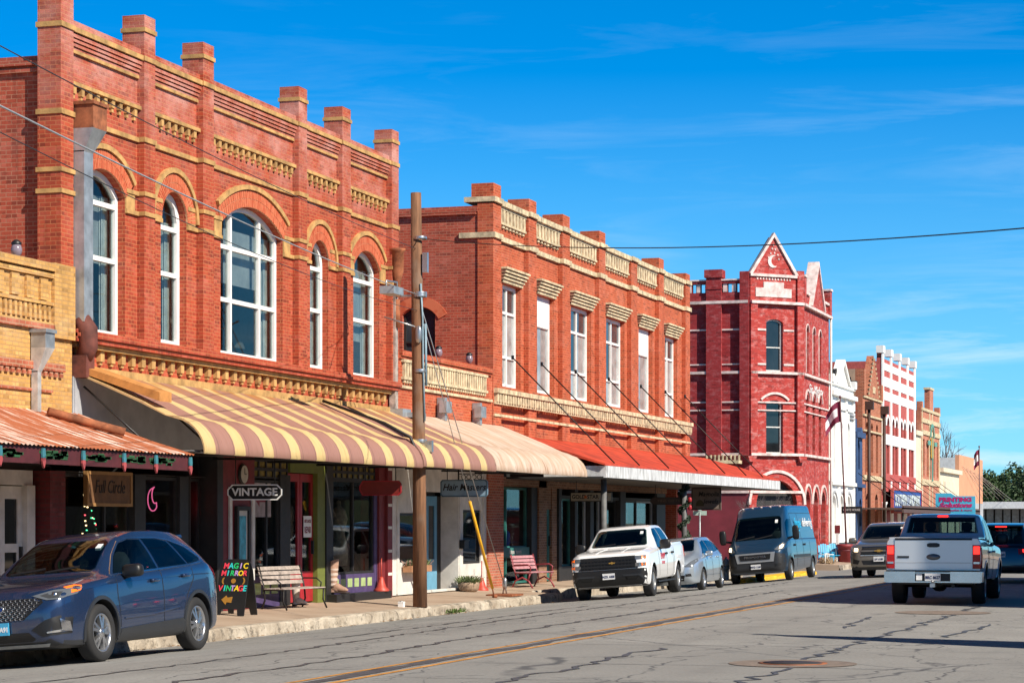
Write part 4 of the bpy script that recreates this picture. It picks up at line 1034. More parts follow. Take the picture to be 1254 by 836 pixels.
plate(b, rect(YF0, YF1, -.4, 12.2), [a.poly() for a in fwins], ff3, 0, .35)
b.build('wall', BR3, t4)
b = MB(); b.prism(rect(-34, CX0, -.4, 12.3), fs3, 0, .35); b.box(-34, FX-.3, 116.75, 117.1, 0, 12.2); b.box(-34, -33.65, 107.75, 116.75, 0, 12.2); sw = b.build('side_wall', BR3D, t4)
b = MB(); b.box(-33.9, CX0-.03, CY0-.03, CY0+.02, -.4, 3.05); b.build('painted_base', M('flat_maroon_wall_paint', (.165,.018,.030), .75, var=.25, scale=1.2), t4)
b = MB(); b.box(-33.6, -20.5, 109.6, 116.7, 11.5, 11.6); b.box(-33.6, -22.2, 107.8, 109.6, 11.5, 11.6); b.build('roof', ROOF, t4)
# side wall piers with recessed panels
b = MB()
for (x0, x1, zt) in ((-24.02, -23.3, 13.55), (-22.42, -21.98, 13.45), (-27.4, -26.6, 13.5), (-30.8, -30.0, 13.5)):
    b.box(x0, x1, CY0-.22, CY0+.02, 4.85, 12.0); b.box(x0, x1, CY0-.22, CY0+.4, 12.0, zt)
    if x0 < -23: b.box(x0-.08, x1+.06, CY0-.28, CY0+.46, zt-.35, zt+.02); b.box(x0-.03, x1+.03, CY0-.25, CY0+.43, zt-.9, zt-.82)
b.box(-34, CX0, CY0-.1, CY0+.02, 4.5, 4.85); b.box(-34, CX0, CY0-.1, CY0+.3, 12.1, 12.5); b.box(-34, CX0, CY0-.12, CY0+.32, 12.92, 13.05)
teeth(b, fs3, -34, CX0-.5, 12.5, 12.92, .42, .22, -.06, .2)
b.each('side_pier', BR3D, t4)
b = MB()
for z0, z1, d in ((11.97,12.10,.24),(10.72,10.79,.06),(8.68,8.80,.18),(9.1,9.16,.05),(7.32,7.39,.08),(6.95,7.01,.08),(4.84,4.96,.2),(3.08,3.2,.1)):
    b.prism(rect(-34, CX0-.02, z0, z1), fs3, -d, .02)
    b.prism(rect(-.0, CW, z0, z1) if d > .07 or z0 in (6.94,) else rect(0, .05, z0, z1), fc, -d, .02)
    b.prism(rect(YF0, YF1+.05, z0, z1), ff3, -d*.8, .02) if d > .07 and z0 > 3.5 else None
for z0 in (10.72, 9.1):
    for (a0, a1) in ((.4,.92),(1.92,2.5)): b.prism(rect(a0, a1, z0, z0+.09), fc, -.04, .02)
b.prism(rect(-34, CX0-.45, 13.05, 13.12), fs3, -.16, .34)
teeth(b, fs3, -34, CX0-.5, 12.52, 12.9, .42, .2, -.075, -.062)
b.each('white_band', WSTONE, t4)
# corner piers and gable
b = MB()
for (a0, a1, zt) in ((-.02, .36, 12.0), (CW-.36, CW+.02, 13.6)): b.prism(rect(a0, a1, 4.9, zt), fc, -.18, .3)
b.prism([(.02,13.3),(CW-.45,13.3),((CW-.4)/2,15.15)], fc, -.1, .32)
b.prism(rect(.0, CW-.42, 12.1, 13.3), fc, -.1, .3)
for a in (.06, CW-.06): b.prism([(a-.16,4.55),(a+.16,4.55),(a+.24,4.82),(a-.24,4.82)], fc, -.2, .02)
b.each('corner_pier', BR3, t4)
b = MB(); gx = (CW-.4)/2
for s_ in (-1, 1):
    o = [(gx, 15.33), (gx, 15.12), (gx+s_*(gx-.08), 13.37), (gx+s_*(gx+.1), 13.37)]
    b.prism(o, fc, -.2, .0)
b.prism(rect(-.04, CW-.38, 13.24, 13.37), fc, -.2, .36)
b.prism([(.28,12.3),(2.3,12.3),(2.3,12.72),(1.86,12.72),(1.86,13.0),(.72,13.0),(.72,12.72),(.28,12.72)], fc, -.13, -.09)
teeth(b, fc, .3, 2.3, 13.1, 13.18, .17, .08, -.13, -.09)
# crescent and stars of the gable
cres = [(gx+.30*math.cos(R(50+i*13))-.02, 13.98+.30*math.sin(R(50+i*13))) for i in range(20)]
cres += [(gx+.10+.235*math.cos(R(295-i*11.5)), 14.0+.235*math.sin(R(295-i*11.5))) for i in range(20)]
b.prism(cres, fc, -.13, -.09)
for (da, z) in ((-.28,14.15),(-.16,14.35),(.06,14.38),(.24,14.3),(-.08,14.58),(.1,14.55),(0,14.75),(.3,14.1)): b.prism([(gx+da-.045,z),(gx+da,z-.06),(gx+da+.045,z),(gx+da,z+.06)], fc, -.13, -.09)
b.prism(cw2.ring(.28,.38,.12), fc, -.08, .02); b.prism(cdoor.ring(.35,.48), fc, -.08, .02)
for ar in fwins:
    if ar.z0 > 4 and ar.z0 < 6: b.prism(ar.ring(.16,.26,.0), ff3, -.06, .02)
    if ar.z0 > 8: b.prism(ar.ring(.04,.1), ff3, -.04, .02); b.prism(rect(ar.yc-.44, ar.yc-.38, 8.9, 10.9), ff3, -.04, .02)
    if ar.z0 < 0: b.prism(ar.ring(.24,.36), ff3, -.06, .02)
b.each('white_trim', WSTONE, t4)
window(t4, cw1, fc, .14, (), (9.95,), WHT2, GLASSK, .07, .05); window(t4, cw2, fc, .14, (), (6.2,), WHT2, GLASSK, .07, .05)
for ar in fwins: window(t4, ar, ff3, .18, (), (ar.z0+1.2,), WHT2 if ar.z0 > 8 else MAR, GLASSK, .06, .05)
b = MB(); b.prism(cdoor.poly(.02), fc, .3, .34); b.build('entrance', DARK, t4)
# street parapet: piers, small gable
b = MB()
for y in (109.7, 116.9): b.box(FX-.35, FX+.15, y-.25, y+.25, 12.1, 13.35)
b.prism([(111.4,12.1),(115.0,12.1),(113.2,14.25)], ff3, -.12, .3)
b.prism(rect(109.9,116.7,12.1,12.6), ff3, -.02, .25); b.build('parapet', BR3, t4)
b = MB()
for s_ in (-1, 1): b.prism([(113.2,14.45),(113.2,14.2),(113.2+s_*1.75,12.14),(113.2+s_*1.98,12.14)], ff3, -.2, .36)
b.box(FX-.3,FX+.12,109.9,111.3,12.6,12.72); b.box(FX-.3,FX+.12,115.1,116.7,12.6,12.72)
for y in (109.7, 116.9): b.box(FX-.4, FX+.2, y-.3, y+.3, 13.35, 13.45)
b.build('parapet_coping', WSTONE, t4)
text('Sip Mighty', .62, (FX+.02, 113.3, 8.15), SIDE, WHT, t4, 'lettering', .004, sx=1.5, shear=.2)
b = MB(); b.tube([(FX+.12,117.02,12),(FX+.12,117.02,0)], .06, 8); b.build('downspout', WHT2, t4)
# small balcony left on the side wall
b = MB(); b.box(-23.9,-22.3,CY0-1.0,CY0-.22,4.45,4.6); 
for i in range(9): b.box(-23.85+i*.19,-23.77+i*.19,CY0-1.0,CY0-.9,4.6,4.85)
b.build('balcony', CREAM, t4)

# ------------------------------------------------------------------ buildings further down the street
BLU = M('navy_painted_wall', (.030,.065,.16), .7, var=.25)
SAL = M('salmon_render', (.62,.30,.17), .85, var=.1, scale=.6)
CRM = M('cream_render', (.66,.58,.44), .8, var=.12, scale=1)
REDW = M('red_painted_wall', (.43,.085,.07), .7, var=.25)
def shell(t, y0, y1, z, m, x1=FX, depth=14, holes=(), ms=None):
    b = MB(); plate(b, rect(y0, y1, -.4, z), list(holes), fx(x1), 0, .3); b.build('wall', m, t)
    b = MB(); b.box(x1-depth, x1-.3, y0, y0+.3, -.4, z-.2); b.box(x1-depth, x1-.3, y1-.3, y1, -.4, z-.2); b.box(x1-depth, x1-depth+.3, y0+.3, y1-.3, -.4, z-.2); b.build('side_wall', ms or m, t)
    b = MB(); b.box(x1-depth+.3, x1-.3, y0+.3, y1-.3, z-.9, z-.8); b.build('roof', ROOF, t)
def simple_windows(t, ars, X, mf, mg, d=.16, rows=None):
    for a in ars: window(t, a, fx(X), d, (), (a.z0+(a.zs-a.z0)*.5,), mf, mg, .07, .06)
# white building
t = root('white_building', 'narrow white painted two storey building with a small front gable', 'building', (FX, 121, -.3)); t.scale = (1, 1, .913)
aw_ = [Arch(y, .9, 4.6, 7.2, .45) for y in (118.7, 121, 123.3)] + [Arch(y, 1.35, .9, 2.75, .67) for y in (118.7, 121, 123.3)]
shell(t, 117.15, 124.95, 9.7, WHT, holes=[a.poly() for a in aw_])
simple_windows(t, aw_, FX, WHT, GLASSC)
b = MB(); b.prism([(119.3,9.7),(122.9,9.7),(121.1,11.0)], ff3, -.05, .3)
for z0, z1, d in ((9.0,9.25,.25),(8.3,8.4,.1),(4.0,4.2,.2),(9.6,9.75,.12)): band(b, ff3, 117.2, 124.9, z0, z1, -d, .01)
for y in (117.4, 119.9, 122.2, 124.7): band(b, ff3, y-.2, y+.2, .8, 9.0, -.1, .01)
for s_ in (-1, 1): b.prism([(121.1,11.2),(121.1,10.95),(121.1+s_*1.9,9.75),(121.1+s_*2.15,9.75)], ff3, -.18, .3)
for y in (117.5, 124.6): b.box(FX-.3,FX+.2,y-.3,y+.3,9.7,10.15)
b.each('trim', WHT, t)
b = MB()
for a in aw_[3:]: b.prism(a.ring(.16,.28), ff3, -.06, .01)
for z in (7.9, 8.1): band(b, ff3, 123.6, 124.6, z, z+.09, -.14, .01)
b.build('dark_arches', GREYD, t)
b = MB(); band(b, ff3, 117.25, 124.9, -.4, .75, -.13, .01); b.build('tiled_base', M('dark_wall_tiles', (.02,.025,.03), .3), t)
b = MB(); b.box(FX-.28,FX+.22,124.3,124.9,10.15,10.2); b.prism([(119.5,10.2),(120.0,10.2),(119.9,10.6),(119.4,10.4)], ff3, .05, .25); b.build('chimney_cap', DARK, t)
# blue building
t = root('navy_building', 'low narrow navy blue building squeezed beside the white building', 'building', (FX, 126.5, -.3))
ab = [Arch(y, .8, 1.5, 2.6, .4) for y in (125.9, 127.3)] + [Arch(126.6, 1.2, 4.6, 5.6, .6)]
shell(t, 125.0, 128.0, 6.6, BLU, holes=[a.poly() for a in ab]); simple_windows(t, ab, FX, BLU, GLASSK)
b = MB(); b.prism([(125.1,6.6),(125.9,6.6),(125.7,7.3),(125.3,7.3)], ff3, -.05, .25); b.prism([(127.1,6.6),(127.9,6.6),(127.7,6.9),(127.3,6.9)], ff3, -.05, .25); band(b, ff3, 125.05, 127.95, 6.3, 6.6, -.2, .01); band(b, ff3, 125.05, 127.95, 3.6, 3.8, -.2, .01); band(b, ff3, 125.05, 125.5, -.4, 6.3, -.15, .01); b.each('trim', BLU, t)
# brown brick gabled building
t = root('brown_brick_building', 'brown red brick building with a steep gable left of the red and white facade', 'building', (FX, 131.8, -.3)); t.scale = (1, 1, .927)
ag = [Arch(y, .8, 4.9, 7.5, .4) for y in (129.6, 131.5, 133.4)] + [Arch(y, 1.1, -.2, 2.6, 1.0) for y in (129.8, 133.2)]
shell(t, 128.05, 135.2, 9.4, BRB, holes=[a.poly() for a in ag], ms=BR1S); simple_windows(t, ag, FX, MAR, GLASSK)
b = MB(); b.prism([(129.4,9.4),(133.6,9.4),(131.5,12.0)], ff3, -.1, .3); b.box(FX-.4,FX+.1,128.05,128.7,9.4,11.0); b.box(FX-.4,FX+.1,134.5,135.2,9.4,10.4); b.prism(rect(130.6,132.4,-.2,9.4), ff3, -.12, .0) if False else None
b.build('gable', BRB, t)
b = MB()
for z0, z1 in ((8.2,8.32),(7.3,7.4),(4.4,4.7),(9.3,9.42)): band(b, ff3, 128.1, 135.1, z0, z1, -.1, .01)
for s_ in (-1, 1):
    for i in range(9): b.box(FX+.1, FX+.16, 131.5+s_*(.2+i*.22)-.06, 131.5+s_*(.2+i*.22)+.06, 11.7-i*.27, 11.85-i*.27)
b.box(FX+.1,FX+.14,131.1,131.9,9.7,10.1); b.build('stone_trim', CREAM, t)
b = MB()
for y in (129.1, 134.9): b.tube([(FX+.2,y,8.6),(FX+.2,y,0)], .09, 8); b.box(FX+.02,FX+.45,y-.2,y+.2,8.6,9.1)
b.each('downspout', M('dark_brown_metal', (.05,.025,.018), .6), t)
b = MB(); b.prism([(128.1,9.0),(128.1,9.4),(134.0,11.4),(134.0,9.0)], fx(-21.2), 0, 10); b.build('roof_slope', M('brown_shingle', (.20,.14,.10), .9), t)
# red and white building
t = root('striped_building', 'tall red building with white pilasters and columns and a blue sign board', 'building', (FX, 142, -.3)); t.scale = (1, 1, .939)
bw_ = (149.5-135.2)/4
ar_ = [Arch(135.2+bw_*(i+.5)+dy, 1.0, 4.9, 7.9, .5) for i in range(4) for dy in (-.72, .72)]
shell(t, 135.2, 149.5, 12.0, REDW, holes=[a.poly() for a in ar_]); simple_windows(t, ar_, FX, MAR, GLASSK)
b = MB()
for i in range(5): y = 135.2+bw_*i; y = min(max(y, 135.45), 149.25); band(b, ff3, y-.28, y+.28, 3.9, 12.3, -.07, .01); b.box(FX-.3, FX+.12, y-.4, y+.4, 12.3, 12.75)
for i in range(4):
    a0, a1 = 135.2+bw_*i+.3, 135.2+bw_*(i+1)-.3
    band(b, ff3, a0, a1, 11.3, 11.75, -.03, .01); band(b, ff3, a0, a1, 10.3, 10.9, -.03, .01); band(b, ff3, a0, a1, 9.45, 10.0, -.03, .01)
    for a in ar_[i*2:i*2+2]: b.prism(a.ring(.02,.22), ff3, -.03, .01)
    band(b, ff3, a0, a1, 6.7, 7.35, -.05, .01)
for y in (135.6, 138.6, 141.6, 144.4, 147, 149.2): b.lathe([(.2,-.3),(.2,2.9),(.27,3.0),(.27,3.1)], 10, (FX+.02, y, 0))
b.each('white_pilaster', WHT, t)
b = MB(); band(b, ff3, 135.4, 149.4, 4.45, 4.85, -.1, .01); teeth(b, ff3, 135.4, 149.4, 3.9, 4.45, 1.1, .8, -.05, .01); band(b, ff3, 135.3, 149.4, 3.75, 3.85, -.25, .01); b.build('cornice', REDW, t)
b = MB(); b.box(FX-.3, FX+.05, 135.3, 135.6, 9.8, 12.4); b.build('end_pier', BR1S, t)
b = MB(); band(b, ff3, 135.6, 149.2, -.3, 2.9, .01-.05, .01); b.build('shopfront', M('deep_red_paint', (.28,.02,.03), .5), t)
s = root('shop_sign', 'long blue sign board reading SOUTHERN LANDMARK on the striped red and white building', 'sign', (FX+.5, 142.6, 2.98)); 
b = MB(); b.box(-.1,.0,-6.2,6.2,-.62,.62); b.build('board', M('blue_sign_paint', (.02,.06,.28), .5, var=.15), s, False)
b = MB(); b.box(-.12,.05,-6.4,6.4,.62,.74); b.box(-.12,.05,-6.4,6.4,-.74,-.62); b.box(-.12,.05,-6.4,-6.2,-.62,.62); b.box(-.12,.05,6.2,6.4,-.62,.62); b.build('frame', REDW, s, False)
text('SOUTHERN LANDMARK', 1.0, (.02,0,0), SIDE, M('pale_sign_lettering', (.55,.62,.6), .6), s, 'lettering', .01, sx=1.02, bold=.015, world=False)
# cream low + pale brick building
t = root('cream_building', 'narrow cream rendered building right of the striped red facade', 'building', (FX, 151, -.3)); shell(t, 149.55, 152.6, 7.6, CRM)
b = MB(); band(b, ff3, 149.6, 152.5, 7.3, 7.6, -.15, .01); band(b, ff3, 149.6, 152.5, 3.6, 3.9, -.15, .01); band(b, ff3, 150.2, 151.9, -.3, 2.7, -.03, .01); b.each('trim', CRM, t)
t = root('pale_brick_building', 'pinkish brick building with cream trim, a raised centre and a painted green awning emblem', 'building', (FX, 157.5, -.3)); t.scale = (1, 1, .97)
ap = [Arch(y, .9, 4.9, 7.4, 0) for y in (154.0, 156.0, 159.2, 161.2)]
shell(t, 152.65, 162.4, 9.5, BRS, holes=[a.poly() for a in ap], ms=BR3D); simple_windows(t, ap, FX, CREAM, GLASSK)
b = MB(); b.box(FX-.3,FX+.05,156.6,158.5,9.5,10.9); b.box(FX-.3,FX+.05,152.7,153.3,9.5,9.9); b.box(FX-.3,FX+.05,161.7,162.4,9.5,9.9); b.each('parapet', BRS, t)
b = MB()
for z0, z1 in ((9.3,9.5),(8.5,8.8),(7.7,8.0),(4.3,4.7)): band(b, ff3, 152.7, 162.3, z0, z1, -.08, .01)
for y in (153.0, 156.8, 158.3, 162.0): band(b, ff3, y-.18, y+.18, -.3, 9.5, -.04, .01)
b.box(FX-.35,FX+.1,156.5,158.6,10.9,11.05); b.build('stone_trim', CREAM, t)
GT = M('sea_green_paint', (.10,.30,.25), .6)
b = MB(); e = Arch(157.5, 1.5, 4.4, 7.6, .75); b.prism(e.ring(.0,.22), ff3, -.16, -.1); band(b, ff3, 157.35, 157.65, 4.6, 7.6, -.16, -.1); band(b, ff3, 155.2, 156.5, 7.05, 7.35, -.15, -.1); band(b, ff3, 158.6, 159.9, 7.05, 7.35, -.15, -.1); b.build('emblem', GT, t)
b = MB(); band(b, ff3, 156.9, 158.1, 6.2, 7.6, -.14, -.1); b.build('emblem_panel', M('ochre_paint', (.5,.3,.05), .6), t)
# cream parapet building and salmon building
t = root('cream_shop', 'low cream shop with a stepped parapet left of the salmon wall', 'building', (FX, 168, -.3)); shell(t, 162.5, 174, 5.4, CRM)
b = MB(); band(b, ff3, 162.6, 174, 5.2, 5.5, -.25, .01); band(b, ff3, 164.5, 172, 3.5, 4.6, -.08, .01); band(b, ff3, 162.6, 174, 2.9, 3.1, -.2, .01); b.each('trim', CRM, t)
t = root('salmon_building', 'plain salmon rendered building with a pale side wall behind the low cream shop', 'building', (FX, 182, -.3)); shell(t, 174.1, 190.5, 6.7, SAL, ms=M('pale_blue_white_wall', (.55,.58,.6), .8), depth=24)
b = MB(); band(b, ff3, 174.2, 190.4, -.3, 3.2, -.05, .01); b.build('shopfront', GREYD, t)
# continuous flat canopy over the far pavement
t = root('street_canopy', 'long thin brown canopy over the far pavement below the blue sign board', 'canopy', (FX, 143, 2.2))
b = MB(); b.box(FX, -17.2, 124.9, 163, 2.42, 2.5); b.box(-17.3, -17.2, 124.9, 163, 2.22, 2.62); b.build('deck', M('brown_canopy_metal', (.09,.05,.04), .6), t)
b = MB()
for y in range(126, 163, 4): b.tube([(FX+.05,y,4.4),(-17.4,y,2.6)], .02, 6); b.tube([(-17.4,y,-.5),(-17.4,y,2.3)], .05, 8)
b.each('tie_rod', IRON, t)
t = root('flat_canopy', 'wide flat white canopy on grey panels beyond the salmon building', 'canopy', (-15, 212, 0))
b = MB(); b.box(-26, -2.5, 206, 222, 2.9, 3.5); b.build('deck', M('pale_canopy_paint', (.62,.64,.66), .5), t)
b = MB(); 
for i in range(9): b.box(-23.4+i*.75, -22.8+i*.75, 213, 213.3, -.5, 2.9)
b.each('panel', GALV, t)
b = MB(); b.box(-26, -3.5, 219, 221.5, -.5, 2.9); b.build('wall', M('dark_brown_render', (.06,.04,.035), .9), t)
b = MB()
for i in range(6): b.tube([(FX+.05, 176+i*2.6, 5.9-i*.1), (-19.3, 189+i*4.2, 3.6)], .018, 6)
b.each('tie_rod', M('pale_rods', (.35,.3,.27), .6), t)

# ------------------------------------------------------------------ trees
def leaf_mat(name, rgb):
    m, nt, bs, out = mat_base(name)
    oi = nd(nt, 'ShaderNodeNewGeometry')
    col = mixc(nt, ramp(nt, noise(nt, oi.outputs['Position'], .55, 4), .35, .65), tuple(c*.55 for c in rgb), tuple(min(1, c*1.5) for c in rgb)); nt.links.new(col, bs.inputs['Base Color']); setin(bs, Roughness=.65); return m
LEAF = leaf_mat('oak_leaves', (.030,.060,.016)); BARK = M('bark', (.09,.065,.05), .9, var=.3, bump=.3)
def oak(x, y, h, r, label, seed):
    rnd = random.Random(seed); t = root('oak_tree', label, 'tree', (x, y, -.9), group='dark green oaks at the end of the street')
    b = MB(); b.tube([(0,0,0),(.1,0,h*.25),(.0,.1,h*.55)], [.35,.28,.15], 8)
    lobes = []
    for i in range(16):
        a = rnd.uniform(0, 6.28); e = rnd.uniform(-.3, 1); rr = rnd.uniform(.25, .85)*r
        c = Vector((math.cos(a)*rr, math.sin(a)*rr*.8, h*.58+e*h*.30*(1-.4*rr/r))); lobes.append((c, rnd.uniform(.28,.45)*r))
        b.tube([(0,.05,h*.35), tuple(c*.55+Vector((0,0,h*.2))), tuple(c)], [.14,.08,.03], 5)
    b.build('trunk', BARK, t, False)
    cr = MB()
    for c, q in lobes:
        for i in range(420):
            d = Vector((rnd.gauss(0,1), rnd.gauss(0,1), rnd.gauss(0,1))).normalized()*q*(rnd.random()**.45)
            p = c+d; u = Vector((rnd.gauss(0,1), rnd.gauss(0,1), rnd.gauss(0,1))).normalized(); v = u.orthogonal().normalized(); s_ = rnd.uniform(.10,.24)
            w = u.cross(v)
            cr.add([p+v*s_, p+w*s_*.6, p-v*s_, p-w*s_*.6], [(0,1,2,3)])
    cr.build('crown', LEAF, t, False, fix=False)
LB = ['dark green oak rising just right of the distant flagpole','dark green oak between the two tallest crowns at the right end of the street','tall dark green oak at the right edge of the photo','lower oak in front of the other crowns beyond the flat canopy','oak crown behind the salmon building']
for i, (x, y, h, r) in enumerate(((-28.0,262,9.2,3.2),(-25.0,268,8.8,3.4),(-21.8,258,9.6,3.8),(-24.4,246,7.0,2.8),(-30.4,270,7.6,3.0))): oak(x, y, h, r, LB[i], 40+i)
def bare(name, x, y, z, h, seed, label, spread=.55, m=None, depth=5, r0=.16):
    rnd = random.Random(seed); t = root(name, label, 'tree', (x, y, z)); b = MB(); tr = MB()
    def br(p, d, L, r, k):
        q = p + d*L; mid = p + d*L*.5 + Vector((rnd.uniform(-.06,.06), rnd.uniform(-.06,.06), 0))*L
        (tr if k == depth else b).tube([p, mid, q], [r, r*.8, r*.62], 5 if k > 2 else 3, cap=False)
        if k == 0: return
        for i in range(3 if k > 1 else 4):
            a = Vector((rnd.gauss(0,1), rnd.gauss(0,1), rnd.gauss(0,.6))).normalized()
            br(p + d*L*rnd.uniform(.55,1.), (d + a*spread + Vector((0,0,.12))).normalized(), L*rnd.uniform(.58,.8), r*.58, k-1)
    br(Vector((0,0,0)), Vector((.03,0,1)), h*.33, r0, depth)
    tr.build('trunk', m or BARK, t, False); b.build('branches', m or BARK, t, False)
GB = M('grey_twigs', (.13,.11,.11), .9)
bare('bare_tree', -27.4, 236, -.9, 16.0, 5, 'leafless grey tree rising behind the pale brick building', .6, GB, 5, .3)
bare('bare_tree', -20.6, 104.2, -.4, 4.6, 9, 'small leafless tree in front of the crimson corner building near the awning end', .6, GB, 5, .05)
bare('bare_shrub', -22.6, 203, -.6, 4.2, 14, 'leafless reddish shrub in front of the grey panels under the far canopy', .75, M('reddish_twigs', (.2,.09,.06), .9), 5, .07)
# ------------------------------------------------------------------ vehicles
def car_glass():
    m, nt, b, out = mat_base('car_glass')
    tr = nd(nt, 'ShaderNodeBsdfTransparent'); tr.inputs[0].default_value = (.30, .40, .40, 1)
    gl = nd(nt, 'ShaderNodeBsdfGlossy'); gl.inputs['Roughness'].default_value = .015
    lw = nd(nt, 'ShaderNodeLayerWeight'); lw.inputs[0].default_value = .5
    fr = mathn(nt, 'MULTIPLY_ADD', mathn(nt, 'POWER', lw.outputs['Facing'], 4.), .9, .05)
    mx = nd(nt, 'ShaderNodeMixShader'); nt.links.new(fr, mx.inputs[0]); nt.links.new(tr.outputs[0], mx.inputs[1]); nt.links.new(gl.outputs[0], mx.inputs[2])
    nt.links.new(mx.outputs[0], out.inputs[0]); nt.nodes.remove(b)
    return m
CARS = []
def paint(name, rgb, metal=.5, rough=.32):
    m, nt, b, out = mat_base(name)
    b.inputs['Base Color'].default_value = (*rgb, 1); setin(b, Metallic=metal, Roughness=rough, IOR=1.5)
    b.inputs['Coat Weight'].default_value = 1.; b.inputs['Coat Roughness'].default_value = .03
    oc = nd(nt, 'ShaderNodeTexCoord').outputs['Object']; sp = nd(nt, 'ShaderNodeSeparateXYZ'); nt.links.new(oc, sp.inputs[0])
    d = mathn(nt, 'MULTIPLY', ramp(nt, sp.outputs[2], .75, .25), ramp(nt, noise(nt, oc, 2.5, 5), .3, .75))
    col = mixc(nt, mathn(nt, 'MULTIPLY', d, .2), rgb, (.18,.15,.12)); nt.links.new(col, b.inputs['Base Color'])
    return m
def M2(name, rgb, rough=.5, metal=0., **k): return M(name, rgb, rough, metal, k.pop('var', .08), world=False, **k)
TYRE = M2('tyre_rubber', (.018,.018,.019), .8); RIM = M2('alloy_rim', (.55,.56,.58), .28, .9); RIMS = M2('steel_rim', (.5,.5,.5), .35, .8)
PLAS = M2('black_plastic', (.010,.010,.011), .45); PLASG = M2('grey_plastic', (.024,.026,.030), .42); VOID = M2('wheel_well', (.006,.006,.006), .9)
CGL = car_glass(); CHR = M2('chrome', (.80,.81,.82), .22, 1.)
LAMP = M2('headlamp_glass', (.26,.28,.30), .06, .6); CABIN = M2('cabin_trim', (.035,.034,.033), .8, var=.3); SEATM = M2('seat_fabric', (.06,.058,.055), .85, var=.3); LAMPD = M2('dark_lamp_housing', (.05,.052,.055), .1); AMB = EM('amber_lamp', (1,.16,.01), .35)
REDL = M2('red_lamp_glass', (.38,.01,.015), .12); REDE = EM('lit_brake_lamp', (1,.03,.02), 1.6); HLE = EM('lit_headlamp', (1,.75,.4), 4.)
PLATE = M2('number_plate', (.72,.73,.74), .4); PTXT = M2('plate_characters', (.02,.03,.10), .5); SEAM = M2('panel_gap', (.012,.012,.013), .7)

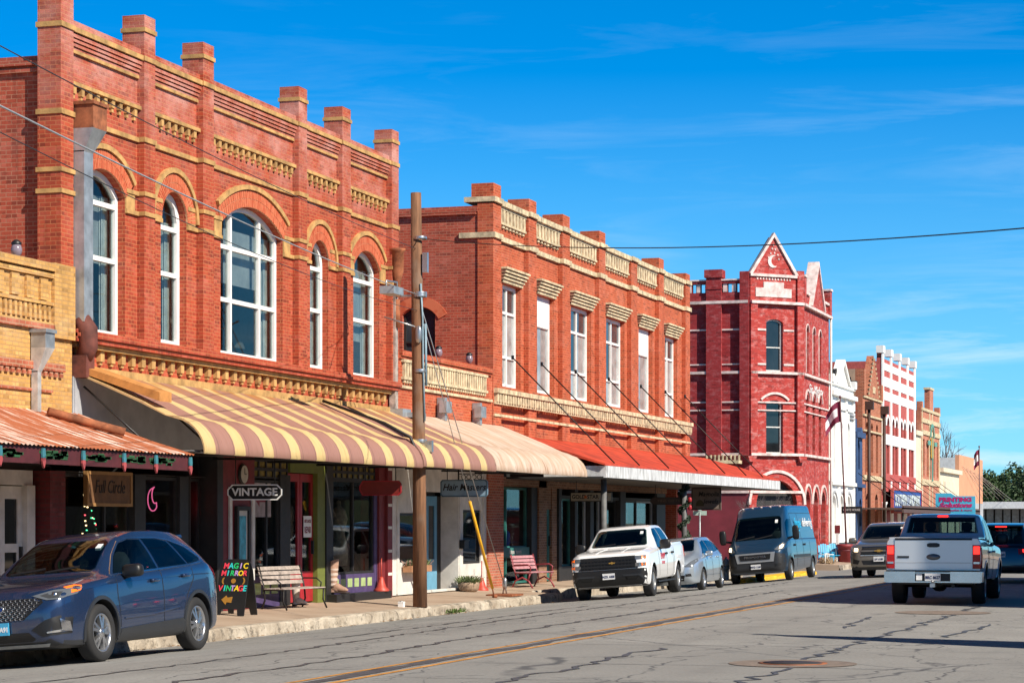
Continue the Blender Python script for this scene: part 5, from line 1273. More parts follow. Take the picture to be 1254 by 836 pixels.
def mono(keys):
    xs = [k[0] for k in keys]; ys = [k[1] for k in keys]; n = len(xs)
    dl = [(ys[i+1]-ys[i])/(xs[i+1]-xs[i]) for i in range(n-1)]
    m = [dl[0]] + [0 if dl[i-1]*dl[i] <= 0 else 2*dl[i-1]*dl[i]/(dl[i-1]+dl[i]) for i in range(1, n-1)] + [dl[-1]]
    def f(x):
        if x <= xs[0]: return ys[0]
        if x >= xs[-1]: return ys[-1]
        i = 0
        while x > xs[i+1]: i += 1
        h = xs[i+1]-xs[i]; t = (x-xs[i])/h
        return (2*t**3-3*t*t+1)*ys[i]+(t**3-2*t*t+t)*h*m[i]+(-2*t**3+3*t*t)*ys[i+1]+(t**3-t*t)*h*m[i+1]
    return f
class Car:
    def __init__(s, name, label, cat, pos, yaw, roll, mpaint, S, clad=None, mclad=None):
        s.root = root(name, label, cat, pos, (0, roll, yaw)); s.S = S; s.paint = mpaint
        zt, zh, zb, wm, wt = (mono(S[k]) for k in ('top','belt','bot','wide','rail'))
        y0, y1 = S['top'][0][0], S['top'][-1][0]
        st = set()
        for k in ('top','belt','wide'):
            for y, _ in S[k]: st.add(round(y, 4))
        n = int((y1-y0)/.07)
        for i in range(n+1): st.add(round(y0+(y1-y0)*i/n, 4))
        st = sorted(st); st = [y for i, y in enumerate(st) if i == 0 or y-st[i-1] > .012]
        vs = []; rings = 0; ring_n = None
        for y in st:
            b_, t_, h_, w_, r_ = zb(y), zt(y), min(zh(y), zt(y)-.025), wm(y), wt(y)
            r_ = min(r_, .93*w_); H = h_-b_; g = t_-h_
            half = [(0,b_),(.5*w_,b_),(.84*w_,b_),(.945*w_,b_+.035),(.975*w_,b_+.13*H),(.99*w_,b_+.3*H),(w_,b_+.48*H),(1.0*w_,b_+.62*H),(.99*w_,b_+.78*H),(.985*w_,h_-.10*H),(.965*w_,h_-.012),(.945*w_,h_+.008)]
            for q in (.2,.4,.6,.8): half.append((.935*w_*(1-q)+r_*q+.025*math.sin(math.pi*q)*min(1,g/.4), h_+.01+(g*.9-.01)*q))
            half += [(r_, t_-.10*g-.0), (r_*.955, t_-.045*g), (r_*.86, t_-.018*g), (r_*.55, t_-.004*g), (0, t_)]
            ring = [(x, y, z) for x, z in half] + [(-x, y, z) for x, z in half[-2:0:-1]]
            ring_n = len(ring); vs += ring; rings += 1
        fs = []
        for i in range(rings-1):
            for k in range(ring_n): fs.append((i*ring_n+k, i*ring_n+(k+1)%ring_n, (i+1)*ring_n+(k+1)%ring_n, (i+1)*ring_n+k))
        fs += [tuple(range(ring_n))[::-1], tuple((rings-1)*ring_n+k for k in range(ring_n))]
        b = MB(); b.add(vs, fs, 0, True)
        o = b.build('body', [mpaint, VOID, mclad or PLAS], None)
        cut = MB(); wr = S['wr']+S.get('gap', .06)
        W = max(w for _, w in S['wide'])
        for yw in S['wheels']:
            for sgn in (-1, 1): cut.lathe([(0,sgn*(W-.42)),(wr,sgn*(W-.42)),(wr,sgn*(W+.3)),(0,sgn*(W+.3))], 40, (0,yw,S['wr']), 'x', 1)
        c = cut.build('cutter', [mpaint, VOID], None)
        c2 = None
        md = o.modifiers.new('b', 'BOOLEAN'); md.object = c; md.operation = 'DIFFERENCE'; md.solver = 'EXACT'
        if 'bed' in S:
            y_0, y_1, x_, zf = S['bed']; cb = MB(); cb.box(-x_, x_, y_0, y_1, zf, 3, 1); c2 = cb.build('cutter', [mpaint, VOID], None)
            md = o.modifiers.new('b2', 'BOOLEAN'); md.object = c2; md.operation = 'DIFFERENCE'; md.solver = 'EXACT'
        dg = bpy.context.evaluated_depsgraph_get(); dg.update()
        me = bpy.data.meshes.new_from_object(o.evaluated_get(dg))
        o.modifiers.clear(); o.data = me
        me.materials.clear()
        for m in (mpaint, VOID, mclad or PLAS): me.materials.append(m)
        for p in me.polygons:
            x, y, z = p.center; hit = False
            for yw in S['wheels']:
                if math.hypot(y-yw, z-S['wr']) < wr-.004+.02*0 and abs(x) > .3: hit = True
                if abs(math.hypot(y-yw, z-S['wr'])-wr) < .012 and abs(p.normal.x) < .5: hit = True
            if hit: p.material_index = 1
            elif clad and clad(x, y, z): p.material_index = 2
            elif p.material_index == 1 and 'bed' not in S: p.material_index = 0
            p.use_smooth = not hit
        me.set_sharp_from_angle(angle=R(32))
        bpy.data.objects.remove(c); 
        if c2: bpy.data.objects.remove(c2)
        o.parent = s.root; s.body = o
        bm = bmesh.new(); bm.from_mesh(me); s.bvh = BVHTree.FromBMesh(bm); bm.free()
        s.W = W; s.wheels(); s.glass = []; s.fn = (zt, zh, zb, wm, wt); CARS.append(s)
    def hit(s, d, a, b):
        if d in 'LR': sg = 1 if d == 'L' else -1; o, v = Vector((3*sg, a, b)), Vector((-sg, 0, 0))
        elif d == 'F': o, v = Vector((a, -6, b)), Vector((0, 1, 0))
        elif d == 'B': o, v = Vector((a, 6, b)), Vector((0, -1, 0))
        else: o, v = Vector((a, b, 4)), Vector((0, 0, -1))
        p, n, i, ds = s.bvh.ray_cast(o, v)
        if p is None:
            q = o + v*(3-.9*s.W if d in 'LR' else 3)
            p, n, i, ds = s.bvh.find_nearest(q)
        if n.dot(v) > 0: n = -n
        return p, n, v
    def panel(s, d, poly, mat, name, off=.006, parent=None, smooth=0, label=None, thick=.02):
        """trim piece or pane cut to an outline and laid on the body"""
        if d == 'S': return [s.panel(q, poly, mat, name, off, parent, smooth, label, thick) for q in 'LR']
        for _ in range(smooth):
            q = []
            for i in range(len(poly)):
                a, c = Vector(poly[i]), Vector(poly[(i+1) % len(poly)]); r_ = min(.22, .055/max(1e-6, (c-a).length)); q += [tuple(a*(1-r_)+c*r_), tuple(a*r_+c*(1-r_))]
            poly = q
        if mat is CGL: s.glass.append((d, poly)); thick = .004
        pts = []
        for i in range(len(poly)):
            a, c = Vector(poly[i]), Vector(poly[(i+1) % len(poly)]); k = max(1, int((c-a).length/.05))
            pts += [a.lerp(c, j/k) for j in range(k)]
        nb = len(pts); loop = [tuple(p) for p in pts]
        x0, x1 = min(p.x for p in pts), max(p.x for p in pts); y0, y1 = min(p.y for p in pts), max(p.y for p in pts)
        allp = list(pts); st = .06
        for i in range(int((x1-x0)/st)+1):
            for j in range(int((y1-y0)/st)+1):
                x, y = x0+st*(i+.5), y0+st*(j+.5)
                if inpoly(x, y, loop) and min((Vector((x,y))-p).length for p in pts) > .025: allp.append(Vector((x, y)))
        r = geometry.delaunay_2d_cdt(allp, [(i, (i+1) % nb) for i in range(nb)], [], 0, 1e-6)
        fs = [tuple(f) for f in r[2] if inpoly(sum(r[0][i].x for i in f)/3, sum(r[0][i].y for i in f)/3, loop)]
        top = []; bot = []
        for v in r[0]:
            p, n, dv = s.hit(d, v.x, v.y); top.append(p + n*off*.5 - dv*off*.6); bot.append(p + dv*thick)
        mb = MB(); n = len(top)
        ed = {}
        for f in fs:
            for i in range(len(f)): e = (f[i], f[(i+1) % len(f)]); ed[tuple(sorted(e))] = ed.get(tuple(sorted(e)), 0)+1
        mb.add(top, fs, 0, True)
        bd = [e for e, c in ed.items() if c == 1]
        mb.add(top+bot, [(a, c, c+n, a+n) for a, c in bd], 0, False)
        bm_o = mb.build(name, mat, parent or s.body, False)
        if label: bm_o['label'] = label
        return bm_o
    def hollow(s):
        """opens the cabin behind the panes and furnishes it"""
        zt, zh, zb, wm, wt = s.fn
        ws = [p for d, p in s.glass if d == 'T']; yb = min(y for _, y in ws[0]); yh = max(y for _, y in ws[0])
        y1 = s.S['cab']; st = [yb+.03+(y1-yb-.03)*i/14 for i in range(15)]; vs = []; fs = []
        for y in st:
            t_ = zt(y); h_ = min(zh(y), t_-.03); lo = min(h_-.32, t_-.16); g = t_-h_; r_ = min(wt(y), .93*wm(y)); w_ = wm(y)-.11
            hi = t_-.055
            ring = [(-w_,y,lo),(w_,y,lo),(w_,y,min(h_,hi-.02)),(max(.2,r_-.05+(w_-r_)*.05),y,hi-.01),(.3,y,hi),(-.3,y,hi),(-max(.2,r_-.05+(w_-r_)*.05),y,hi-.01),(-w_,y,min(h_,hi-.02))]; vs += ring
        n = 8
        for i in range(len(st)-1):
            for k in range(n): fs.append((i*n+k, i*n+(k+1)%n, (i+1)*n+(k+1)%n, (i+1)*n+k))
        fs += [tuple(range(n))[::-1], tuple((len(st)-1)*n+k for k in range(n))]
        cuts = [MB().add(vs, fs, 3)]
        for d, p in s.glass:
            cx = sum(a for a, _ in p)/len(p); cy = sum(b_ for _, b_ in p)/len(p); q = [(cx+(a-cx)*.965, cy+(b_-cy)*.965) for a, b_ in p]
            b = MB()
            if d == 'T': z0 = zh(yb)-.03; b.prism(q, lambda a, c_, e: (a, c_, e), z0, 3, 3)
            elif d in 'LR': sg = 1 if d == 'L' else -1; b.prism(q, lambda a, c_, e: (sg*e, a, c_), .35, 1.6, 3)
            else: b.prism(q, lambda a, c_, e: (a, e, c_), y1-.25, y1+.9 if 'bed' not in s.S else y1+.35, 3)
            cuts.append(b)
        o = s.body; M4 = [s.paint, VOID, o.data.materials[2], CABIN]; o.data.materials.append(CABIN); tmp = []
        for b in cuts:
            c = b.build('cutter', M4, s.root, False); tmp.append(c); md = o.modifiers.new('w', 'BOOLEAN'); md.object = c; md.operation = 'DIFFERENCE'; md.solver = 'EXACT'
        dg = bpy.context.evaluated_depsgraph_get(); dg.update()
        me = bpy.data.meshes.new_from_object(o.evaluated_get(dg)); o.modifiers.clear()
        if len(me.polygons) > 500: o.data = me; me.set_sharp_from_angle(angle=R(32))
        for c in tmp: bpy.data.objects.remove(c)
        fl = zh(yh)-.32; hw = wm(yh)
        for sx_ in (-.40, .40):
            b = MB(); y = yh+.42; b.blob((sx_*hw, y, fl+.30), (.24, .10, .36), .6, 12); b.blob((sx_*hw, y+.05, fl+.74), (.12, .06, .10), .6, 10); b.blob((sx_*hw, y-.25, fl+.03), (.24, .28, .09), .6, 12); s.add(b, SEATM, 'seat')
        b = MB(); b.box(-hw+.14, hw-.14, yb+.10, yb+.42, zh(yb)-.2, zh(yb)-.03); s.add(b, CABIN, 'dashboard')
        b = MB(); c_ = Vector((.40*hw, yb+.62, zh(yb)+.02)); b.tube([c_+Vector((.18*math.cos(a_*.3142), .07*math.sin(a_*.3142), .17*math.sin(a_*.3142))) for a_ in range(21)], .018, 6); b.tube([c_, c_+Vector((0,-.25,-.1))], .03, 6); s.add(b, PLAS, 'steering_wheel')
    def line(s, d, pts, w=.012, mat=None, name='panel_gap', off=.003):
        if d == 'S': return [s.line(q, pts, w, mat, name, off) for q in 'LR']
        poly = []; P = [Vector(p) for p in pts]; A = []; B = []
        for i, p in enumerate(P):
            t = (P[min(i+1, len(P)-1)]-P[max(0, i-1)]).normalized(); nn = Vector((-t.y, t.x))*w/2; A.append(tuple(p+nn)); B.append(tuple(p-nn))
        return s.panel(d, A+B[::-1], mat or SEAM, name, off, thick=.01)
    def wheels(s):
        S = s.S; r = S['wr']; tw = S.get('tw', .23); n = S.get('spokes', 10); proto = None
        for yw in S['wheels']:
            for sg in (1, -1):
                xo = s.W-.015
                if proto is None:
                    rr = r*S.get('rimf', .68)
                    b = MB(); b.lathe([(rr-.01,-tw),(rr+.02,-tw),(r-.03,-tw+.005),(r-.004,-tw+.03),(r,-tw*.7),(r,-tw*.3),(r-.004,-.03),(r-.025,-.008),(rr+.03,0),(rr+.005,-.01),(rr-.012,-.04)], 44, axis='x')
                    for q in range(3): b.lathe([(r+.001,-tw*(.3+.2*q)-.004),(r+.0015,-tw*(.3+.2*q)),(r+.001,-tw*(.3+.2*q)+.004)], 44, axis='x')
                    w = b.build('wheel', TYRE, s.root, False)
                    b = MB(); b.lathe([(rr,-.16),(rr,-.02),(rr-.012,-.012),(rr-.03,-.03),(rr-.035,-.12)], 36, axis='x')
                    for q in range(n):
                        a = 2*math.pi*q/n + .15
                        for da in ((-.22, .22) if S.get('twin') else (0,)):
                            ca, sa = math.cos(a+da), math.sin(a+da); c2, s2 = math.cos(a+da*.3), math.sin(a+da*.3); ww = S.get('spw', .028)
                            p0 = Vector((0, c2, s2))*.05; p1 = Vector((0, ca, sa))*(rr-.02); t = Vector((0, -sa, ca))*ww
                            vs = [p0-t*1.2+Vector((-.015,0,0)), p0+t*1.2+Vector((-.015,0,0)), p1+t+Vector((-.03,0,0)), p1-t+Vector((-.03,0,0))]
                            vs += [v+Vector((-.05,0,0)) for v in vs]
                            b.add(vs, [(0,1,2,3),(4,7,6,5),(0,4,5,1),(1,5,6,2),(2,6,7,3),(3,7,4,0)])
                    b.lathe([(0,-.008),(.06,-.01),(.07,-.03),(.07,-.08)], 16, axis='x')
                    b.build('rim', S.get('rimm', RIM), w, False)
                    b = MB(); b.lathe([(0,-.10),(rr-.01,-.11)], 24, axis='x'); b.build('brake_disc', VOID, w, False)
                    proto = w; w.location = (xo, yw, r); 
                else:
                    w = copy_tree(proto, s.root); w.location = (xo*sg, yw, r); w.rotation_euler = (0.4*yw, 0, 0 if sg > 0 else math.pi)
    def add(s, mb, mat, name, parent=None, label=None): o = mb.build(name, mat, parent or s.root, False); (o.__setitem__('label', label) if label else None); return o
    def mirror_pair(s, y, z, x, sz, mat, arm=True):
        for sg in (1, -1):
            b = MB(); b.blob((sg*(x+sz[0]*.8), y, z), sz, .55, 16)
            b.tube([(sg*(x-.08), y+.02, z-sz[2]*.9), (sg*(x+sz[0]*.5), y+.01, z-sz[2]*.6)], [.045, .035], 6); s.add(b, mat, 'side_mirror')
    def plate_(s, d, x, z, txt, m=None, mt=None, w=.32, h=.155, off=.03, yy=None):
        p, n, v = s.hit(d, x, z); sg = -1 if d == 'F' else 1
        yy = p.y + sg*off if yy is None else yy
        b = MB(); b.box(x-w/2, x+w/2, yy-.012, yy+.012, z-h/2, z+h/2); q = s.add(b, m or PLATE, 'number_plate')
        text(txt, .085, (x, yy+sg*.014, z-.01), FRONT if d == 'F' else BACK, mt or PTXT, q, 'plate_characters', .002, sx=.85, bold=.003, world=False)
        return q
    def arch_trim(s, mat, t=.05):
        for yw in s.S['wheels']:
            wr = s.S['wr']+s.S.get('gap', .06)
            for d in 'LR':
                P0 = [(yw+(wr+t)*math.cos(R(a)), s.S['wr']+(wr+t)*math.sin(R(a))) for a in range(-12, 193, 6)]; P1 = [(yw+(wr+.003)*math.cos(R(a)), s.S['wr']+(wr+.003)*math.sin(R(a))) for a in range(-12, 193, 6)]
                s.panel(d, P0+P1[::-1], mat, 'wheel_arch_trim', .012, thick=.0)

def wipers(c, y0, w, y1):
    for x in (-.1*w, -.9*w): c.line('T', [(x, y0+.02), (x+.75*w, y0+.10)], .03, PLAS, 'wiper', .016)
    c.panel('T', [(w*.72, y1-.22), (w*.84, y1-.22), (w*.84, y1-.12), (w*.72, y1-.12)], PLATE, 'windshield_sticker', .012)
def slope_roll(x): return -math.atan(.03 if x > -13.5 else .073*1.0)
def place(x, y, yaw): return (x, y, zg(x, y)), yaw, slope_roll(x)

# ---- dark blue crossover, left foreground
S = dict(top=[(-2.42,.74),(-2.38,.86),(-2.26,.955),(-2.0,1.02),(-1.6,1.075),(-1.22,1.115),(-1.10,1.15),(-.75,1.365),(-.35,1.575),(-.15,1.64),(.3,1.70),(.8,1.705),(1.35,1.685),(1.72,1.64),(1.82,1.60),(2.05,1.40),(2.24,1.19),(2.33,1.07),(2.40,.86),(2.43,.70)],
  belt=[(-2.42,.68),(-2.36,.80),(-2.2,.90),(-1.7,1.0),(-1.15,1.055),(-.6,1.08),(.4,1.125),(1.3,1.185),(1.8,1.20),(2.1,1.12),(2.3,.99),(2.43,.66)],
  bot=[(-2.42,.40),(-2.34,.26),(-2.0,.21),(-1,.22),(1.8,.24),(2.2,.3),(2.43,.42)],
  wide=[(-2.42,.60),(-2.37,.74),(-2.25,.84),(-2.0,.92),(-1.6,.955),(-.8,.955),(0,.95),(1.0,.96),(1.7,.955),(2.1,.90),(2.32,.80),(2.43,.66)],
  rail=[(-2.42,.45),(-2.2,.66),(-1.5,.74),(-1.1,.735),(-.35,.62),(.3,.605),(1.3,.585),(1.8,.56),(2.1,.66),(2.3,.68),(2.43,.5)], cab=1.75, wheels=(-1.46,1.39), wr=.368, gap=.055, spokes=5, twin=True, spw=.019)
SUVP = paint('dark_blue_grey_car_paint', (.016,.036,.092), .35, .25)
pos, yw, rl = place(-16.50, 31.55, R(0))
c = Car('parked_car', 'dark blue crossover parked at the kerb beside the colourful chalkboard sign', 'car', pos, yw, rl, SUVP, S, lambda x, y, z: z < .30, PLASG)
c.root.scale = (1.12,)*3
c.panel('T', [(-.66,-1.06),(.66,-1.06),(.545,-.36),(-.545,-.36)], CGL, 'windshield', .008, smooth=1); wipers(c, -1.06, .62, -.36)
c.panel('S', [(-.93,1.115),(.30,1.16),(.26,1.56),(-.05,1.565),(-.30,1.52),(-.62,1.34)], CGL, 'window', .007)
c.panel('S', [(.37,1.165),(1.20,1.20),(1.02,1.53),(.75,1.565),(.33,1.57)], CGL, 'window', .007)
c.panel('S', [(1.26,1.205),(1.62,1.24),(1.70,1.28),(1.45,1.44),(1.10,1.53)], CGL, 'window', .007)
for q in ([(-1.0,1.10),(-.63,1.355),(-.3,1.54),(-.05,1.585),(.75,1.585),(1.1,1.55),(1.48,1.455),(1.74,1.28)], [(-.95,1.10),(.3,1.145),(1.25,1.19),(1.66,1.225),(1.74,1.28)]): c.line('S', q, .022, CHR, 'window_trim', .009)
c.panel('B', [(-.52,1.18),(.52,1.18),(.47,1.5),(-.47,1.5)], CGL, 'rear_window', .008)
b = MB(); b.prism([(-.52,1.59),(.52,1.59),(.50,1.63),(-.50,1.63)], fy(0), 1.68, 1.92); c.add(b, SUVP, 'roof_spoiler')
c.line('S', [(-.98,1.08),(-1.0,.8),(-.94,.42)]); c.line('S', [(.33,1.15),(.34,.9),(.32,.42)]); c.line('S', [(1.27,1.19),(1.30,1.0),(1.05,.78),(.93,.55),(.9,.42)])
c.line('S', [(-1.9,.93),(-1.2,1.0),(-.2,1.02),(1.0,1.05),(2.0,1.06)], .014, SUVP, 'body_crease', .008)
c.panel('S', [(-1.02,.25),(.98,.25),(1.0,.40),(.86,.47),(-.95,.40)], PLASG, 'sill_trim', .016)
c.line('S', [(-.85,.53),(0,.55),(.8,.62)], .02, SUVP, 'body_crease', .012)
for y, z in ((.08,1.0),(1.02,1.045)):
    for sg in (1,-1):
        p = c.hit('L' if sg > 0 else 'R', y, z)[0]; b = MB(); b.blob((p.x+sg*.025, y, z), (.03,.12,.022), .5, 12); c.add(b, SUVP, 'door_handle')
c.mirror_pair(-.72, 1.14, .93, (.14,.09,.085), PLAS)
c.arch_trim(PLASG, .05)
# grille, lamps, fog lamp pods, badge, plate
c.panel('F', [(-.58,.86),(-.62,.80),(-.36,.60),(.36,.60),(.62,.80),(.58,.86)], PLAS, 'grille', .004)
b = MB()
for r_ in range(7):
    for q in range(-9, 10):
        x = q*.066+(.033 if r_ % 2 else 0); z = .615+r_*.038
        if abs(x) > .60-(.82-z)*1.15 if z < .8 else abs(x) > .57: continue
        p = c.hit('F', x, z)[0]; hx = [(x+.030*math.cos(R(a)), z+.020*math.sin(R(a))) for a in range(0, 360, 60)]; hi = [(x+.021*math.cos(R(a)), z+.012*math.sin(R(a))) for a in range(0, 360, 60)]
        for i in range(6): j = (i+1) % 6; b.add([(hx[i][0],p.y-.012,hx[i][1]),(hx[j][0],p.y-.012,hx[j][1]),(hi[j][0],p.y-.006,hi[j][1]),(hi[i][0],p.y-.006,hi[i][1])], [(0,1,2,3)])
c.add(b, M2('dark_chrome', (.42,.43,.45), .3, .9), 'grille_mesh')
p = c.hit('F', 0, .745)[0]; b = MB(); b.lathe([(0,.03),(.085,.028),(.1,.02),(.1,0)], 24, (0,0,0), 'y'); 
b.v = [(v[0]*1.0, p.y-v[1], .745+v[2]*.42) for v in b.v]; e = c.add(b, M2('blue_badge', (.01,.03,.14), .2), 'badge')
b = MB(); b.lathe([(.1,.0),(.104,.03),(.094,.034),(.09,.028)], 24, (0,0,0), 'y'); b.v = [(v[0], p.y-v[1], .745+v[2]*.42) for v in b.v]; c.add(b, CHR, 'badge_ring')
for sg in (1, -1):
    h = c.panel('F', [(sg*x, z) for x, z in ((.46,.885),(.66,.825),(.80,.83),(.90,.885),(.905,.965),(.70,.945))], LAMP, 'headlight', .01)
    c.panel('F', [(sg*x, z) for x, z in ((.56,.885),(.68,.845),(.79,.85),(.80,.92),(.70,.925))], LAMPD, 'lamp_lens', .013, parent=h)
    p = c.hit('F', sg*.74, .885)[0]; b = MB(); b.lathe([(0,.02),(.03,.015),(.035,0)], 14, (0,0,0), 'y'); b.v = [(v[0]+sg*.73, p.y-v[1], v[2]+.885) for v in b.v]; c.add(b, CHR, 'projector', h)
    c.panel('L' if sg > 0 else 'R', [(-2.10,.90),(-1.93,.925),(-1.86,.985),(-1.93,.995),(-2.08,.975)], AMB if sg > 0 else REDL, 'side_marker', .012)
    f = c.panel('F', [(sg*x, z) for x, z in ((.46,.47),(.60,.38),(.87,.40),(.89,.60),(.80,.63),(.64,.58))], PLAS, 'fog_lamp_pod', .006)
    c.panel('F', [(sg*x, z) for x, z in ((.80,.59),(.87,.55),(.875,.43),(.66,.415),(.66,.435),(.81,.455))], CHR, 'fog_lamp_trim', .014, parent=f)
c.panel('F', [(-.5,.36),(-.42,.44),(.42,.44),(.5,.36),(.45,.30),(-.45,.30)], PLAS, 'lower_intake', .004)
c.panel('F', [(-.66,.29),(.66,.29),(.62,.25),(-.62,.25)], GALV, 'skid_plate', .01)
c.plate_('F', .0, .50, 'TRX 6A91', M2('blue_state_plate', (.05,.32,.55), .4), M2('white_plate_characters', (.7,.72,.75), .5))
c.panel('S', [(2.02,1.16),(2.2,1.11),(2.33,1.0),(2.28,.96),(2.08,1.04)], REDL, 'tail_light', .01)
b = MB(); b.tube([(-.85,1.3,1.58),(-.0,1.3,1.6)], .001, 4) if False else None

def pickup_shape(L0, hood, blunt=True): pass
# ---- white pickup, facing the camera
S = dict(top=[(-2.95,1.02),(-2.93,1.10),(-2.85,1.17),(-2.5,1.235),(-1.9,1.28),(-1.45,1.305),(-1.35,1.34),(-1.0,1.58),(-.66,1.80),(-.5,1.855),(-.1,1.90),(.6,1.905),(1.05,1.885),(1.13,1.84),(1.20,1.46),(1.26,1.385),(2.0,1.40),(2.88,1.41),(2.93,1.36)],
  belt=[(-2.95,.95),(-2.9,1.04),(-2.6,1.14),(-1.9,1.2),(-1.35,1.235),(-.5,1.25),(.6,1.27),(1.2,1.30),(2.0,1.33),(2.9,1.34),(2.93,1.3)],
  bot=[(-2.95,.55),(-2.85,.34),(-2.5,.30),(-1.3,.42),(1.2,.44),(2.8,.5),(2.93,.55)],
  wide=[(-2.95,.86),(-2.90,.95),(-2.75,1.005),(-2.4,1.025),(-1,1.02),(1,1.02),(2.2,1.025),(2.85,1.01),(2.93,.98)],
  rail=[(-2.95,.74),(-2.6,.86),(-1.5,.84),(-1.3,.82),(-.6,.71),(0,.70),(1.0,.69),(1.15,.72),(1.25,.95),(2.9,.95)], cab=1.02, wheels=(-2.0,1.74), wr=.405, gap=.075, bed=(1.3,2.85,.86,.95), spokes=8, rimm=RIMS, rimf=.58, tw=.26, spw=.04)
WP = paint('white_car_paint', (.80,.81,.82), 0., .3)
pos, yw, rl = place(-15.72, 61.05, R(3.5))
c = Car('pickup_truck', 'white crew cab pickup with black grille parked facing the camera', 'pickup truck', pos, yw, rl, WP, S, None)
c.panel('T', [(-.76,-1.32),(.76,-1.32),(.65,-.67),(-.65,-.67)], CGL, 'windshield', .008, smooth=1); wipers(c, -1.32, .70, -.67)
c.panel('S', [(-.92,1.27),(.0,1.29),(-.02,1.80),(-.42,1.79),(-.62,1.66)], CGL, 'window', .007); c.panel('S', [(.10,1.29),(.98,1.32),(.95,1.74),(.84,1.80),(.06,1.81)], CGL, 'window', .007)
c.line('S', [(-1.12,1.22),(-1.12,.9),(-1.05,.5)]); c.line('S', [(.04,1.27),(.05,.5)]); c.line('S', [(1.0,1.29),(1.02,.9),(.95,.5)]); c.line('S', [(1.20,1.36),(1.20,.55)], .02)
for y, z in ((-.12,1.1),(.86,1.12)):
    for sg in (1,-1):
        p = c.hit('L' if sg > 0 else 'R', y, z)[0]; b = MB(); b.blob((p.x+sg*.03, y, z), (.03,.12,.028), .45, 12); c.add(b, PLAS, 'door_handle')
c.mirror_pair(-.82, 1.35, 1.03, (.15,.08,.13), PLAS)
c.panel('F', [(-.72,1.10),(-.78,.78),(.78,.78),(.72,1.10)], PLAS, 'grille', .01)
b = MB()
for z in (.86,.95,1.03):
    p = c.hit('F', 0, z)[0]; b.box(-.70,.70,p.y-.035,p.y+.02,z-.022,z+.022)
for i in range(15):
    x = -.63+i*.09; p = c.hit('F', x, .92)[0]; b.box(x-.012,x+.012,p.y-.028,p.y+.02,.80,1.07)
c.add(b, PLAS, 'grille_bars')
p = c.hit('F', 0, .95)[0]; b = MB(); b.box(.03,.19,p.y-.05,p.y-.03,.925,.955); b.box(.09,.13,p.y-.051,p.y-.03,.91,.97); c.add(b, M2('gold_badge', (.6,.35,.08), .3, .6), 'badge')
text('CHEVROLET', .1, (0, p.y-.03, 1.06), FRONT, PLASG, c.body, 'lettering', .006, sx=1.3, world=False)
for sg in (1, -1):
    for z0, z1 in ((1.0,1.09),(.82,.91)):
        h = c.panel('F', [(sg*x, z) for x, z in ((.72,z0),(.97,z0),(.97,z1),(.72,z1))], LAMP, 'headlight', .014)
        c.panel('F', [(sg*x, z) for x, z in ((.88,z0+.005),(.975,z0+.005),(.975,z1-.005),(.88,z1-.005))], AMB, 'indicator', .018, parent=h)
    c.panel('F', [(sg*x, z) for x, z in ((.42,.58),(.80,.58),(.72,.49),(.46,.49))], VOID, 'fog_lamp_pod', .016)
    c.panel('F', [(sg*x, z) for x, z in ((.36,.63),(.84,.63),(.97,.50),(.93,.46),(.80,.585),(.40,.585))], PLASG, 'bumper_trim', .02)
c.panel('F', [(-.98,.77),(.98,.77),(.99,.60),(.95,.33),(-.95,.33),(-.99,.60)], PLAS, 'bumper', .012)
c.plate_('F', .0, .60, 'NZK 4458'); c.arch_trim(WP, .035)
b = MB(); 
for sg in (1,-1): b.box(sg*.86, sg*1.02, -1.4, 1.15, .36, .40)
c.add(b, PLAS, 'side_step')
text('EAM', .24, (c.hit('L',-.55,1.0)[0].x+.006,-.55,1.03), SIDE, M2('red_decal', (.5,.02,.05), .5), c.body, 'lettering', .003, sx=1.3, world=False); text('CO-OP', .11, (c.hit('L',-.55,.86)[0].x+.006,-.55,.86), SIDE, MC['red_decal'], c.body, 'lettering', .003, sx=1.2, world=False)
for x in (-.34,.34):
    c.line('T', [(x,-2.7),(x*.92,-2.0),(x*.9,-1.5)], .05, WP, 'hood_crease', .014)
c.panel('S', [(2.80,.98),(2.91,.98),(2.91,1.28),(2.80,1.28)], REDL, 'tail_light', .01)

# ---- silver hatchback behind it
S = dict(top=[(-2.05,.72),(-2.0,.83),(-1.8,.96),(-1.5,1.06),(-1.3,1.12),(-.85,1.36),(-.5,1.48),(.1,1.545),(.9,1.54),(1.5,1.49),(1.8,1.40),(1.98,1.05),(2.05,.8)], belt=[(-2.05,.66),(-1.8,.84),(-1.2,.95),(0,.99),(1.2,1.03),(1.8,1.0),(2.05,.7)], bot=[(-2.05,.35),(-1.9,.2),(1.8,.22),(2.05,.38)],
  wide=[(-2.05,.5),(-1.95,.66),(-1.7,.79),(-1.3,.84),(1.3,.845),(1.8,.79),(2.05,.62)], rail=[(-2.05,.4),(-1.6,.62),(-1.1,.64),(-.4,.56),(.8,.54),(1.6,.5),(2.05,.5)], cab=1.6, wheels=(-1.26,1.34), wr=.315, gap=.05, spokes=7, tw=.19)
SP = paint('silver_blue_car_paint', (.42,.48,.54), .6, .3)
pos, yw, rl = place(-15.45, 66.3, R(1))
c = Car('parked_car', 'small silver hatchback parked directly behind the white pickup', 'car', pos, yw, rl, SP, S)
c.panel('T', [(-.58,-1.26),(.58,-1.26),(.48,-.58),(-.48,-.58)], CGL, 'windshield', .008, smooth=1)
c.panel('S', [(-1.0,1.05),(-.05,1.06),(-.08,1.44),(-.5,1.38)], CGL, 'window', .007); c.panel('S', [(.03,1.065),(.85,1.09),(.8,1.42),(0,1.43)], CGL, 'window', .007); c.panel('S', [(.92,1.1),(1.45,1.14),(1.2,1.37),(.88,1.41)], CGL, 'window', .007)
